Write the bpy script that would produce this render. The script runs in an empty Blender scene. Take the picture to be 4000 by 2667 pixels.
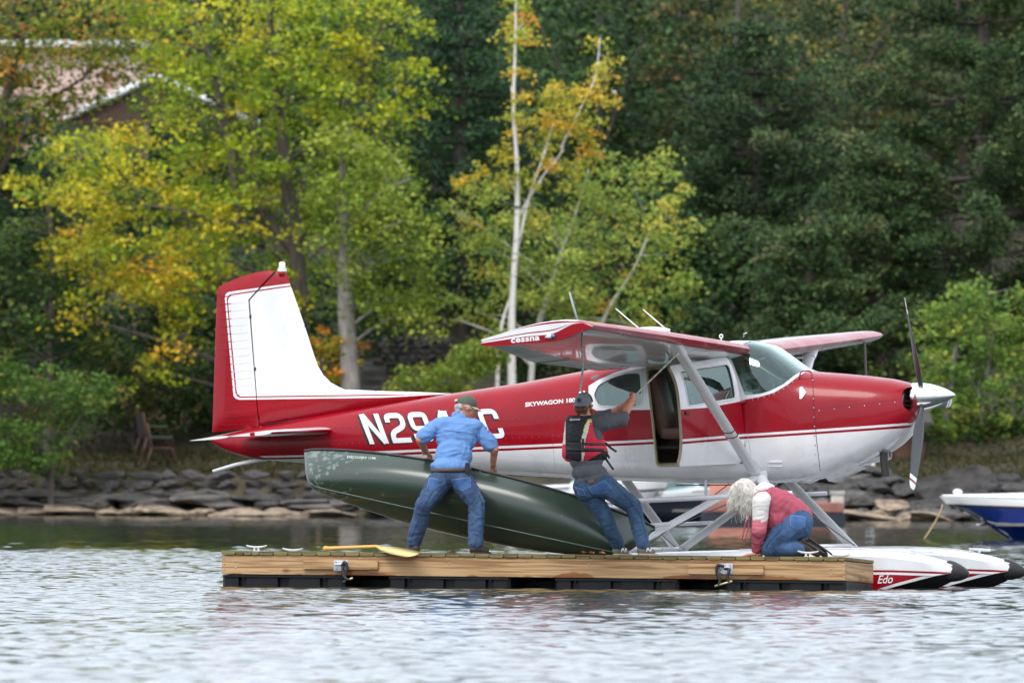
import bpy, bmesh, math, random
import numpy as np
from mathutils import Vector, Matrix, Euler
from mathutils.geometry import delaunay_2d_cdt

# ------------------------------------------------------------------ camera, sky, sun, exposure
scene = bpy.context.scene
COL = scene.collection
R = math.radians
F_PX, CAM_H, HORIZON, ROLL = 48000.0, 1.38, 1745.0, R(0.2)      # photo is 4000 px wide; ~430 mm lens, 1.4 m above the lake

cam_data = bpy.data.cameras.new('camera')
cam = bpy.data.objects.new('camera', cam_data)
COL.objects.link(cam)
cam.location = (0, 0, CAM_H)
cam.rotation_euler = (R(90), -ROLL, 0)
cam_data.sensor_width = 36.0
cam_data.lens = 36.0 * F_PX / 4000.0
cam_data.shift_y = (HORIZON - 1333.5) / 4000.0
cam_data.clip_start = 1.0
cam_data.clip_end = 3000.0
cam_data.dof.use_dof = True
cam_data.dof.focus_distance = 120.5
cam_data.dof.aperture_fstop = 6.2
scene.camera = cam

SUN_EL, SUN_AZ = R(52), R(205)          # azimuth clockwise from +Y: behind the camera, a little to the left
world = bpy.data.worlds.new('World')
scene.world = world
world.use_nodes = True
wn = world.node_tree.nodes
wl = world.node_tree.links
wn.clear()
w_out = wn.new('ShaderNodeOutputWorld')
w_bg = wn.new('ShaderNodeBackground')
w_sky = wn.new('ShaderNodeTexSky')
w_sky.sky_type = 'NISHITA'
w_sky.sun_disc = False
w_sky.sun_elevation = SUN_EL
w_sky.sun_rotation = SUN_AZ
w_sky.air_density = 1.0
w_sky.dust_density = 2.0
w_co = wn.new('ShaderNodeTexCoord')
w_noise = wn.new('ShaderNodeTexNoise')
w_noise.inputs['Scale'].default_value = 2.2
w_noise.inputs['Detail'].default_value = 5
w_ramp = wn.new('ShaderNodeValToRGB')
w_ramp.color_ramp.elements[0].position = 0.3
w_ramp.color_ramp.elements[0].color = (0.76, 0.85, 0.98, 1)
w_ramp.color_ramp.elements[1].position = 0.7
w_ramp.color_ramp.elements[1].color = (0.97, 1.0, 1.06, 1)
w_gain = wn.new('ShaderNodeVectorMath'); w_gain.operation = 'SCALE'
w_gain.inputs['Scale'].default_value = 13.5          # bright thin overcast, same scale as the Nishita sky
w_mix = wn.new('ShaderNodeMix'); w_mix.data_type = 'RGBA'
w_mix.inputs['Factor'].default_value = 0.82
wl.new(w_co.outputs['Generated'], w_noise.inputs['Vector'])
wl.new(w_noise.outputs['Fac'], w_ramp.inputs['Fac'])
wl.new(w_ramp.outputs['Color'], w_gain.inputs[0])
wl.new(w_sky.outputs['Color'], w_mix.inputs['A'])
wl.new(w_gain.outputs['Vector'], w_mix.inputs['B'])
wl.new(w_mix.outputs['Result'], w_bg.inputs['Color'])
w_bg.inputs['Strength'].default_value = 0.1
wl.new(w_bg.outputs['Background'], w_out.inputs['Surface'])

sun_data = bpy.data.lights.new('sun', 'SUN')
sun_data.energy = 1.15
sun_data.angle = R(24)
sun_data.color = (1.0, 0.96, 0.9)
sun = bpy.data.objects.new('sun', sun_data)
COL.objects.link(sun)
_d = Vector((math.sin(SUN_AZ) * math.cos(SUN_EL), math.cos(SUN_AZ) * math.cos(SUN_EL), math.sin(SUN_EL)))
sun.rotation_euler = (-_d).to_track_quat('-Z', 'Y').to_euler()
sun.location = _d * 60

scene.render.engine = 'CYCLES'
scene.view_settings.view_transform = 'Standard'
scene.view_settings.look = 'None'
scene.view_settings.exposure = 0.54
scene.view_settings.gamma = 1.0
scene.view_settings.use_curve_mapping = False
scene.render.resolution_x = 1024
scene.render.resolution_y = 682

# ------------------------------------------------------------------ helpers
rng = np.random.default_rng(7)
random.seed(7)
_ct, _st = math.cos(ROLL), math.sin(ROLL)

def P(px, py, Y):
    """photo pixel + distance -> world point"""
    u, v = px - 2000.0, -(py - HORIZON)
    return Vector(((u * _ct - v * _st) * Y / F_PX, Y, CAM_H + (u * _st + v * _ct) * Y / F_PX))

def tag(o, label=None, cat=None, group=None, kind=None):
    if label: o['label'] = label
    if cat: o['category'] = cat
    if group: o['group'] = group
    if kind: o['kind'] = kind
    return o

def empty(name, loc=(0, 0, 0), rz=0.0, label=None, cat=None, group=None):
    o = bpy.data.objects.new(name, None)
    COL.objects.link(o)
    o.empty_display_size = 0.2
    o.location = loc
    o.rotation_euler = (0, 0, rz)
    tag(o, label, cat, group)
    return o

def link(name, me, parent=None, mats=None):
    o = bpy.data.objects.new(name, me)
    COL.objects.link(o)
    if mats is not None:
        for m in (mats if isinstance(mats, (list, tuple)) else [mats]):
            me.materials.append(m)
    if parent is not None:
        o.parent = parent
    return o

def smooth(me, on=True):
    me.polygons.foreach_set('use_smooth', [on] * len(me.polygons))

def pydata(name, v, f, mats=None, parent=None, sm=False, fmat=None):
    me = bpy.data.meshes.new(name)
    me.from_pydata([tuple(p) for p in v], [], f)
    if fmat is not None:
        o = link(name, me, parent, mats)
        me.polygons.foreach_set('material_index', fmat)
    else:
        o = link(name, me, parent, mats)
    if sm: smooth(me)
    me.update()
    return o

def quads_np(name, verts, nquad, mat, parent=None, col=None, tri=False):
    """fast mesh of separate quads (4 verts each) with an optional colour per quad"""
    me = bpy.data.meshes.new(name)
    nv = len(verts)
    me.vertices.add(nv)
    me.vertices.foreach_set('co', np.ascontiguousarray(verts, dtype=np.float32).ravel())
    me.loops.add(nv)
    me.loops.foreach_set('vertex_index', np.arange(nv, dtype=np.int32))
    me.polygons.add(nquad)
    me.polygons.foreach_set('loop_start', np.arange(0, nv, 4, dtype=np.int32))
    if col is not None:
        a = me.color_attributes.new('Col', 'FLOAT_COLOR', 'POINT')
        c = np.ones((nv, 4), dtype=np.float32)
        c[:, :3] = np.repeat(col, 4, axis=0)
        a.data.foreach_set('color', c.ravel())
    me.update(calc_edges=True)
    return link(name, me, parent, mat)

def grid_mesh(name, pts, nu, nv, mat=None, parent=None, sm=True, closed_u=False):
    """pts: array (nu*nv,3) with v fastest"""
    f = []
    for i in range(nu if closed_u else nu - 1):
        a = i * nv; b = ((i + 1) % nu) * nv
        for j in range(nv - 1):
            f.append((a + j, b + j, b + j + 1, a + j + 1))
    return pydata(name, pts, f, mat, parent, sm)

# bmesh based builders: add shapes to a bmesh, then finish with bm_obj
def bm_obj(name, bm, mats=None, parent=None, sm=False, auto=None):
    bmesh.ops.recalc_face_normals(bm, faces=bm.faces)
    me = bpy.data.meshes.new(name)
    bm.to_mesh(me); bm.free()
    o = link(name, me, parent, mats)
    if sm: smooth(me)
    if auto is not None:
        smooth(me)
        me.set_sharp_from_angle(angle=R(auto))
    return o

def bm_box(bm, c, s, rot=None, bevel=0.0, mi=0):
    m = Matrix.Translation(Vector(c))
    if rot is not None: m = m @ (rot if isinstance(rot, Matrix) else Euler(rot).to_matrix().to_4x4())
    r = bmesh.ops.create_cube(bm, size=1.0, matrix=m @ Matrix.Diagonal((s[0], s[1], s[2], 1)))
    vs = r['verts']
    fs = set(f for v in vs for f in v.link_faces)
    if bevel > 0:
        es = set(e for v in vs for e in v.link_edges)
        b = bmesh.ops.bevel(bm, geom=list(es), offset=bevel, segments=2, affect='EDGES', profile=0.6)
        fs = set(b['faces']) | set(f for f in fs if f.is_valid)
    for f in fs:
        if f.is_valid: f.material_index = mi
    return vs

def frames(pts):
    pts = [Vector(p) for p in pts]
    n = len(pts)
    tans = []
    for i in range(n):
        t = pts[min(i + 1, n - 1)] - pts[max(i - 1, 0)]
        tans.append(t.normalized() if t.length > 1e-9 else Vector((0, 0, 1)))
    ref = Vector((0, 0, 1)) if abs(tans[0].z) < 0.9 else Vector((1, 0, 0))
    nrm = (ref - tans[0] * ref.dot(tans[0])).normalized()
    out = []
    for t in tans:
        nrm = (nrm - t * nrm.dot(t))
        nrm = nrm.normalized() if nrm.length > 1e-6 else t.orthogonal().normalized()
        out.append((t, nrm, t.cross(nrm)))
    return pts, out

def bm_tube(bm, pts, rad, seg=8, cap=True, mi=0, flat=None, up=None):
    """swept tube; rad: number or list; flat=(a,b) elliptical scale along up/side"""
    pts, fr = frames(pts)
    n = len(pts)
    rad = [rad] * n if not hasattr(rad, '__len__') else rad
    rings = []
    for i in range(n):
        t, a, b = fr[i]
        if up is not None:
            u = Vector(up); a = (u - t * u.dot(t)).normalized(); b = t.cross(a)
        ra, rb = (rad[i] * flat[0], rad[i] * flat[1]) if flat else (rad[i], rad[i])
        rings.append([bm.verts.new(pts[i] + a * (ra * math.cos(2 * math.pi * k / seg)) + b * (rb * math.sin(2 * math.pi * k / seg))) for k in range(seg)])
    for i in range(n - 1):
        for k in range(seg):
            f = bm.faces.new((rings[i][k], rings[i][(k + 1) % seg], rings[i + 1][(k + 1) % seg], rings[i + 1][k]))
            f.material_index = mi; f.smooth = True
    if cap:
        for r in (rings[0], rings[-1]):
            try:
                f = bm.faces.new(r); f.material_index = mi
            except ValueError: pass
    return rings

def bm_ball(bm, c, r, seg=10, mi=0, rot=None):
    r = (r, r, r) if not hasattr(r, '__len__') else r
    m = Matrix.Translation(Vector(c))
    if rot is not None: m = m @ (rot if isinstance(rot, Matrix) else Euler(rot).to_matrix().to_4x4())
    q = bmesh.ops.create_uvsphere(bm, u_segments=seg, v_segments=max(5, seg // 2 + 1), radius=1.0, matrix=m @ Matrix.Diagonal((r[0], r[1], r[2], 1)))
    for v in q['verts']:
        for f in v.link_faces: f.material_index = mi; f.smooth = True
    return q['verts']

def bm_prism(bm, poly, d, mi=0, axis=None):
    """poly: list of 3D points (planar), d: extrusion vector"""
    d = Vector(d)
    a = [bm.verts.new(Vector(p)) for p in poly]
    b = [bm.verts.new(Vector(p) + d) for p in poly]
    n = len(poly)
    fs = [bm.faces.new(a), bm.faces.new(b[::-1])]
    for i in range(n):
        fs.append(bm.faces.new((a[i], b[i], b[(i + 1) % n], a[(i + 1) % n])))
    for f in fs: f.material_index = mi
    return fs

def interp(x, pts):
    xs = [p[0] for p in pts]; ys = [p[1] for p in pts]
    return float(np.interp(x, xs, ys))

def spline(pts, n):
    """Catmull-Rom through points -> n points"""
    p = np.array([tuple(q) for q in pts], dtype=float)
    if len(p) == 2:
        t = np.linspace(0, 1, n)[:, None]
        return [tuple(q) for q in p[0] * (1 - t) + p[1] * t]
    ext = np.vstack([2 * p[0] - p[1], p, 2 * p[-1] - p[-2]])
    out = []
    m = len(p) - 1
    for k in range(n):
        s = k / (n - 1) * m
        i = min(int(s), m - 1); t = s - i
        p0, p1, p2, p3 = ext[i], ext[i + 1], ext[i + 2], ext[i + 3]
        out.append(tuple(0.5 * ((2 * p1) + (-p0 + p2) * t + (2 * p0 - 5 * p1 + 4 * p2 - p3) * t * t + (-p0 + 3 * p1 - 3 * p2 + p3) * t ** 3)))
    return out

# ------------------------------------------------------------------ materials
def mat(name, color=(0.5, 0.5, 0.5), rough=0.5, metal=0.0, coat=0.0, spec=None, var=0.0, vscale=5.0, bump=0.0, bscale=30.0, stretch=None, detail=4.0, trans=0.0, ior=None, dark=None, coatr=0.05, rvar=0.0):
    m = bpy.data.materials.new(name)
    m.use_nodes = True
    nt = m.node_tree; n = nt.nodes; l = nt.links
    b = n['Principled BSDF']
    c4 = tuple(color) + (1,)
    b.inputs['Base Color'].default_value = c4
    b.inputs['Roughness'].default_value = rough
    b.inputs['Metallic'].default_value = metal
    b.inputs['Coat Weight'].default_value = coat
    b.inputs['Coat Roughness'].default_value = coatr
    if spec is not None: b.inputs['Specular IOR Level'].default_value = spec
    if ior: b.inputs['IOR'].default_value = ior
    b.inputs['Transmission Weight'].default_value = trans
    if var > 0 or bump > 0 or rvar > 0:
        tc = n.new('ShaderNodeTexCoord')
        mp = n.new('ShaderNodeMapping')
        if stretch: mp.inputs['Scale'].default_value = stretch
        l.new(tc.outputs['Object'], mp.inputs['Vector'])
    if var > 0 or rvar > 0:
        nz = n.new('ShaderNodeTexNoise')
        nz.inputs['Scale'].default_value = vscale
        nz.inputs['Detail'].default_value = detail
        nz.inputs['Roughness'].default_value = 0.62
        l.new(mp.outputs['Vector'], nz.inputs['Vector'])
    if var > 0:
        rp = n.new('ShaderNodeValToRGB')
        e = rp.color_ramp.elements
        e[0].position, e[1].position = 0.33, 0.68
        d = dark if dark else tuple(c * (1 - var) for c in color)
        e[0].color = tuple(d) + (1,)
        e[1].color = tuple(min(1, c * (1 + var * 0.55)) for c in color) + (1,)
        l.new(nz.outputs['Fac'], rp.inputs['Fac'])
        l.new(rp.outputs['Color'], b.inputs['Base Color'])
    if rvar > 0:
        mr = n.new('ShaderNodeMapRange')
        mr.inputs['From Min'].default_value = 0.3; mr.inputs['From Max'].default_value = 0.7
        mr.inputs['To Min'].default_value = max(0, rough - rvar); mr.inputs['To Max'].default_value = min(1, rough + rvar)
        l.new(nz.outputs['Fac'], mr.inputs['Value'])
        l.new(mr.outputs['Result'], b.inputs['Roughness'])
    if bump > 0:
        nb = n.new('ShaderNodeTexNoise')
        nb.inputs['Scale'].default_value = bscale
        nb.inputs['Detail'].default_value = 3
        l.new(mp.outputs['Vector'], nb.inputs['Vector'])
        bp = n.new('ShaderNodeBump')
        bp.inputs['Strength'].default_value = 1.0
        bp.inputs['Distance'].default_value = bump
        l.new(nb.outputs['Fac'], bp.inputs['Height'])
        l.new(bp.outputs['Normal'], b.inputs['Normal'])
    return m

def mat_leaf(name, trans=0.35, rough=0.55):
    """leaf colour comes from the per-leaf 'Col' attribute"""
    m = bpy.data.materials.new(name)
    m.use_nodes = True
    nt = m.node_tree; n = nt.nodes; l = nt.links
    n.clear()
    out = n.new('ShaderNodeOutputMaterial')
    at = n.new('ShaderNodeAttribute'); at.attribute_name = 'Col'
    d = n.new('ShaderNodeBsdfPrincipled')
    d.inputs['Roughness'].default_value = rough
    d.inputs['Specular IOR Level'].default_value = 0.25
    t = n.new('ShaderNodeBsdfTranslucent')
    mx = n.new('ShaderNodeMixShader'); mx.inputs['Fac'].default_value = trans
    l.new(at.outputs['Color'], d.inputs['Base Color'])
    l.new(at.outputs['Color'], t.inputs['Color'])
    l.new(d.outputs['BSDF'], mx.inputs[1]); l.new(t.outputs['BSDF'], mx.inputs[2])
    l.new(mx.outputs['Shader'], out.inputs['Surface'])
    return m

M = {}
def S(r, g, b):
    return tuple((c / 255 / 12.92) if c / 255 <= 0.04045 else ((c / 255 + 0.055) / 1.055) ** 2.4 for c in (r, g, b))

# ------------------------------------------------------------------ lake
def shore_Y(X):
    return 238.3 - 0.515 * X

def mat_water():
    m = bpy.data.materials.new('lake_water')
    m.use_nodes = True
    nt = m.node_tree; n = nt.nodes; l = nt.links
    b = n['Principled BSDF']
    b.inputs['Base Color'].default_value = (0.028, 0.040, 0.030, 1)
    b.inputs['Roughness'].default_value = 0.22
    b.inputs['IOR'].default_value = 1.333
    tc = n.new('ShaderNodeTexCoord')
    mp = n.new('ShaderNodeMapping'); mp.inputs['Scale'].default_value = (1.0, 1.0, 1.0)
    nz = n.new('ShaderNodeTexNoise'); nz.inputs['Scale'].default_value = 6.0; nz.inputs['Detail'].default_value = 3
    bp = n.new('ShaderNodeBump'); bp.inputs['Distance'].default_value = 0.0002; bp.inputs['Strength'].default_value = 1.0
    l.new(tc.outputs['Object'], mp.inputs['Vector']); l.new(mp.outputs['Vector'], nz.inputs['Vector'])
    at = n.new('ShaderNodeAttribute'); at.attribute_name = 'ripple'
    ml = n.new('ShaderNodeMath'); ml.operation = 'MULTIPLY'
    l.new(nz.outputs['Fac'], ml.inputs[0]); l.new(at.outputs['Fac'], ml.inputs[1])
    l.new(ml.outputs['Value'], bp.inputs['Height'])
    l.new(bp.outputs['Normal'], b.inputs['Normal'])
    rr = n.new('ShaderNodeMapRange'); rr.inputs['To Min'].default_value = .02; rr.inputs['To Max'].default_value = .07
    l.new(at.outputs['Fac'], rr.inputs['Value']); l.new(rr.outputs[0], b.inputs['Roughness'])
    return m

def build_water():
    xs = np.concatenate([-np.geomspace(11.1, 700, 26)[::-1], np.concatenate([np.arange(-11, -7.5, .14), np.arange(-7.5, 7.5, 0.082), np.arange(7.5, 11.05, .14)]), np.geomspace(11.1, 700, 26)])
    ys = np.concatenate([np.array([-400, -200, -100, -40, 0, 20, 35, 48, 56]), np.arange(64, 168, 0.048), np.arange(168, 212, 0.11), np.arange(212, 252, 0.28), np.array([262, 275, 300, 400, 700])])
    X, Y = np.meshgrid(xs, ys)
    r = np.random.default_rng(3)
    Z = np.zeros_like(X)
    # wind ripples: many sine trains, mean direction along the view, wide spread
    for k in range(60):
        lam = 0.21 * (0.62 / 0.21) ** r.random()
        ang = math.pi / 2 + r.normal(0, 0.8)
        kx, ky = math.cos(ang) * 2 * math.pi / lam, math.sin(ang) * 2 * math.pi / lam
        slope = 0.0135 * (0.6 + 0.8 * r.random())
        ph = r.random() * 6.28
        Z += slope * lam / (2 * math.pi) * np.sin(kx * X + ky * Y + ph)
    # crests a bit sharper than troughs
    Z = Z + 9.0 * Z * np.abs(Z)
    # gust pattern and the calm lee under the wooded shore
    def fbm(X, Y, sx, sy, seed):
        rr = np.random.default_rng(seed); g = np.zeros_like(X); a = 1.0
        for o in range(5):
            for q in range(3):
                an = rr.random() * 6.28
                g += a * np.sin((np.cos(an) * X / sx + np.sin(an) * Y / sy) * 2 ** o + rr.random() * 6.28)
            a *= 0.6
        return g / 3.5
    gust = np.clip(0.92 + 0.30 * fbm(X, Y, 3.0, 7.0, 5), 0.35, 1.4)
    d = Y - (158 + 1.6 * fbm(X, Y, 4.0, 3.0, 9))
    lee = np.clip(1 - d / 16.0, 0, 1) ** 1.5
    patch = np.clip(fbm(X, Y, 0.16, 0.7, 11) * 1.7 - 0.45 - np.clip((Y - 162) / 45, 0, 1) * 1.15, 0, 1) * np.clip((216 - Y) / 20, 0, 1) * 1.2
    mask = np.maximum(lee, np.maximum(patch, 0.36))
    inside = (np.abs(X) < 11.0) & (Y > 63) & (Y < 252)
    amp = np.where(inside, gust * mask, 0)
    Z = Z * amp
    nv = len(xs)
    pts = np.stack([X.ravel(), Y.ravel(), Z.ravel()], 1)
    me = bpy.data.meshes.new('lake')
    ny, nx = X.shape
    me.vertices.add(nx * ny)
    me.vertices.foreach_set('co', pts.astype(np.float32).ravel())
    ii = (np.arange(ny - 1)[:, None] * nx + np.arange(nx - 1)[None, :]).ravel()
    f = np.stack([ii, ii + 1, ii + 1 + nx, ii + nx], 1).astype(np.int32)
    me.loops.add(f.size)
    me.loops.foreach_set('vertex_index', f.ravel())
    me.polygons.add(len(f))
    me.polygons.foreach_set('loop_start', np.arange(0, f.size, 4, dtype=np.int32))
    me.polygons.foreach_set('use_smooth', np.ones(len(f), dtype=bool))
    a = me.attributes.new('ripple', 'FLOAT', 'POINT')
    a.data.foreach_set('value', np.clip(np.where(inside, mask * gust, np.where(Y < 200, 1.0, 0.1)), 0.04, 1.2).astype(np.float32).ravel())
    me.update(calc_edges=True)
    o = link('water', me, None, mat_water())
    tag(o, kind='structure')
build_water()

# ------------------------------------------------------------------ far bank terrain
def ground_z(X, Y):
    d = Y - shore_Y(X)
    z = np.interp(d, [-60, -4, 0, 1.0, 2.2, 2.6, 7, 13, 20, 34, 60, 130, 300, 700], [-6, -1.0, -0.15, 0.2, 0.45, 0.80, 1.2, 2.4, 3.6, 5.6, 8.5, 11.5, 15, 20])
    return z + np.where(d > 2.6, 0.10 * np.sin(X * 1.3 + Y * 0.7) * np.sin(X * 0.5 - Y * 0.9), 0)

def build_ground():
    xs = np.concatenate([-np.geomspace(20, 700, 18)[::-1], np.arange(-19.5, 19.6, 0.5), np.geomspace(20, 700, 18)])
    ds = np.concatenate([np.array([-60, -20, -4]), np.arange(-2, 14, 0.4), np.arange(14, 60, 2.0), np.array([70, 100, 130, 200, 300, 500, 700])])
    X, D = np.meshgrid(xs, ds)
    Y = shore_Y(X) * np.where(np.abs(X) < 25, 1, 1) + D
    Y = np.where(np.abs(X) > 60, 238.3 - 0.515 * np.sign(X) * 60 + D, Y)
    dd = D
    Z = ground_z(X, shore_Y(X) + D)
    f = []
    ny, nx = X.shape
    me = bpy.data.meshes.new('shore_ground')
    ii = (np.arange(ny - 1)[:, None] * nx + np.arange(nx - 1)[None, :]).ravel()
    f = np.stack([ii, ii + 1, ii + 1 + nx, ii + nx], 1)
    me.from_pydata(np.stack([X.ravel(), Y.ravel(), Z.ravel()], 1).tolist(), [], f.tolist())
    smooth(me)
    m = mat('forest_floor', S(74, 66, 48), 0.95, var=0.6, vscale=0.9, bump=0.05, bscale=6, dark=S(34, 36, 22))
    o = link('bank', me, None, m)
    tag(o, kind='structure')
build_ground()

# ------------------------------------------------------------------ rocks
M['rock_dark'] = mat('rock_dark', S(70, 67, 65), 0.85, var=0.6, vscale=2.4, bump=0.12, bscale=2.6)
M['rock_mid'] = mat('rock_mid', S(100, 95, 90), 0.85, var=0.6, vscale=2.4, bump=0.12, bscale=2.6)
M['rock_tan'] = mat('rock_tan', S(166, 146, 122), 0.85, var=0.6, vscale=2.4, bump=0.12, bscale=2.6, dark=S(96, 84, 74))
M['rock_wall'] = mat('rock_wall', S(88, 84, 82), 0.9, var=0.5, vscale=3, bump=0.02, bscale=12)

def rock_mesh(seed, sub=2, boxy=0.0):
    r = np.random.default_rng(seed)
    bm = bmesh.new()
    bmesh.ops.create_icosphere(bm, subdivisions=sub, radius=1.0)
    planes = [(Vector(r.normal(size=3)).normalized(), 0.45 + 0.32 * r.random()) for _ in range(11)]
    ph = r.random(6) * 6
    for v in bm.verts:
        p = v.co.copy()
        if boxy: 
            m_ = max(abs(p.x), abs(p.y), abs(p.z)); p = p.lerp(p / m_, boxy)
        for n_, d_ in planes:
            e = p.dot(n_) - d_
            if e > 0: p -= n_ * e * 0.97
        p *= 1 + 0.07 * math.sin(4 * p.x + ph[0]) * math.sin(4 * p.y + ph[1]) + 0.05 * math.sin(7 * p.z + ph[2])
        v.co = p
    me = bpy.data.meshes.new('rock')
    bm.to_mesh(me); bm.free()
    smooth(me); me.set_sharp_from_angle(angle=R(22))
    return me

ROCKS = {k: [rock_mesh(100 + i, 3, 0.45) for i in range(6)] for k in ('rock_dark', 'rock_mid', 'rock_tan')}
for k, lst in ROCKS.items():
    for me in lst: me.materials.append(M[k])

def place_rock(px, py, w, h, d, kind, label, group, name='boulder', parent=None):
    """px,py: base centre in the photo; w,h in photo pixels; d: metres behind the waterline"""
    X = P(px, py, 239).x
    Y = shore_Y(X) + d
    X = P(px, py, Y).x
    s = Y / F_PX
    me = ROCKS[kind][random.randrange(6)]
    o = bpy.data.objects.new(name, me)
    COL.objects.link(o)
    zc = P(px, py, Y).z
    o.location = (X, Y, zc + h * s * 0.42)
    o.scale = (w * s * 0.66, max(w, h) * s * 0.55, h * s * 0.74)
    _tl = .08 if px < 2100 else .2
    o.rotation_euler = (random.uniform(-_tl, _tl), random.uniform(-_tl, _tl), 0)
    # keep the long side along the shore
    o.rotation_euler.z = random.uniform(-0.35, 0.35) + (math.pi if random.random() < .5 else 0)
    if parent is None: tag(o, label, 'rock', group)
    return o

L_EDGE = 'low tan weathered boulder lying at the edge of the lake'
L_EDGE2 = 'grey rock in the jumble just above the pale waterline boulders'
x = -1300
while x < 3640:
    w = random.uniform(90, 270)
    h = random.uniform(30, 46)
    yy = 2009 + x * 0.0066
    if not (1330 < x < 3240):
        place_rock(x + w / 2, yy + 6, w * 1.05, h, random.uniform(-0.1, 0.25), 'rock_tan' if random.random() < 0.75 else 'rock_mid', L_EDGE, 'tan boulders at the waterline')
    elif x < 2050 and random.random() < .8:
        place_rock(x + w / 2, yy + 6, w * 1.05, h, 0.1, 'rock_tan', L_EDGE, 'tan boulders at the waterline')
    x += w * 0.82
for row, (yb, dd) in enumerate(((1990, 0.6), (1968, 0.95), (1948, 1.3))):
    x = -1300
    while x < 2050:
        w = random.uniform(100, 300); h = random.uniform(28, 46)
        if x < 2050:
            place_rock(x + w / 2, yb + x * 0.0066 + random.uniform(-8, 8), w, h, dd + random.uniform(-.15, .15), random.choice(['rock_dark', 'rock_mid', 'rock_mid']), L_EDGE2, 'grey rocks above the waterline')
        x += w * random.uniform(.8, 1.25)

# right-hand rock bank, placed one by one
RB = [(3250, 2030, 190, 70, .1, 'rock_tan'), (3420, 2034, 170, 85, .1, 'rock_tan'), (3560, 2036, 180, 70, .1, 'rock_tan'), (3700, 2040, 200, 80, .1, 'rock_mid'), (3850, 2044, 200, 85, .1, 'rock_mid'), (4010, 2044, 180, 90, .1, 'rock_mid'),
      (3190, 1985, 170, 70, .7, 'rock_mid'), (3350, 1985, 200, 90, .7, 'rock_mid'), (3500, 1996, 180, 90, .6, 'rock_tan'), (3640, 2000, 170, 70, .6, 'rock_dark'), (3800, 2002, 190, 100, .6, 'rock_mid'), (3960, 2004, 190, 100, .6, 'rock_dark'),
      (3120, 1940, 180, 80, 1.4, 'rock_dark'), (3290, 1940, 190, 75, 1.4, 'rock_dark'), (3440, 1946, 170, 80, 1.4, 'rock_dark'), (3560, 1950, 150, 90, 1.3, 'rock_dark'), (3860, 1950, 160, 90, 1.4, 'rock_dark'), (4000, 1950, 170, 90, 1.4, 'rock_dark'),
      (3060, 1890, 200, 70, 2.1, 'rock_dark'), (3220, 1895, 170, 62, 2.1, 'rock_dark'), (3350, 1893, 160, 55, 2.1, 'rock_mid'), (3480, 1900, 150, 70, 2.1, 'rock_dark'), (3900, 1890, 150, 60, 2.2, 'rock_dark'),
      (3150, 1850, 160, 45, 2.7, 'rock_dark'), (3300, 1852, 160, 42, 2.7, 'rock_mid'), (3440, 1856, 150, 44, 2.7, 'rock_dark')]
for (a, b, w, h, d, k) in RB:
    place_rock(a, b, w * .85, h * (.75 if k != 'rock_tan' else .5), d, k, {'rock_tan': L_EDGE, 'rock_mid': 'mid grey boulder in the rock bank beyond the propeller', 'rock_dark': 'dark grey boulder piled in the rock bank beyond the propeller'}[k], {'rock_tan': 'tan boulders at the waterline', 'rock_mid': 'mid grey boulders of the rock bank', 'rock_dark': 'dark boulders of the rock bank'}[k])
for q in range(34):
    xx = 3060 + q * 28 + random.uniform(-10, 10); lev = q % 3
    place_rock(xx, (1962, 1918, 2012)[lev] + random.uniform(-10, 10) + (xx - 3060) * .01, random.uniform(55, 120), random.uniform(30, 52), (1.0, 1.75, .35)[lev], ('rock_dark', 'rock_dark', 'rock_mid')[lev], 'small angular rock wedged between the boulders of the rock bank', 'small rocks of the rock bank', 'rock')
place_rock(3690, 1985, 290, 160, 1.5, 'rock_dark', 'largest rounded dark boulder on the bank beyond the propeller tip', None, 'large_boulder')

# dry stone walls: one thing each, every stone a part
STONES = [rock_mesh(300 + i, 1, 0.75) for i in range(6)]
for me in STONES: me.materials.append(M['rock_wall'])
def stone_wall(x0, x1, ytop, ybot, d, rows, label, wmin, wmax):
    X0 = P((x0 + x1) / 2, 1800, 240).x
    Yw = shore_Y(X0) + d
    s = Yw / F_PX
    root = empty('stone_wall', (P((x0 + x1) / 2, ybot, Yw).x, Yw, P(0, ybot, Yw).z), 0, label, 'wall')
    base = Vector(root.location)
    hh = (ybot - ytop) / rows
    for r_ in range(rows):
        x = x0 + random.uniform(-30, 10)
        while x < x1:
            w = random.uniform(wmin, wmax)
            xm = x + w / 2
            Y = shore_Y(P(xm, 1800, Yw).x) + d + random.uniform(-.06, .06) + r_ * 0.05
            c = P(xm, ybot - (r_ + .5) * hh, Y)
            o = bpy.data.objects.new('stone', random.choice(STONES))
            COL.objects.link(o); o.parent = root
            o.location = c - base
            o.scale = (w * s * 0.62, 0.26, hh * s * 0.72)
            o.rotation_euler = (random.uniform(-.08, .08), random.uniform(-.1, .1), random.uniform(-.12, .12))
            x += w * 0.96
    return root
stone_wall(-700, 1500, 1838, 1945, 2.15, 3, 'low dark dry stone wall above the lakeside boulders', 70, 150)
stone_wall(1480, 1760, 1318, 1430, 9.6, 5, 'upper dry stone retaining wall behind the tail, topped with grass', 28, 60)

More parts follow.
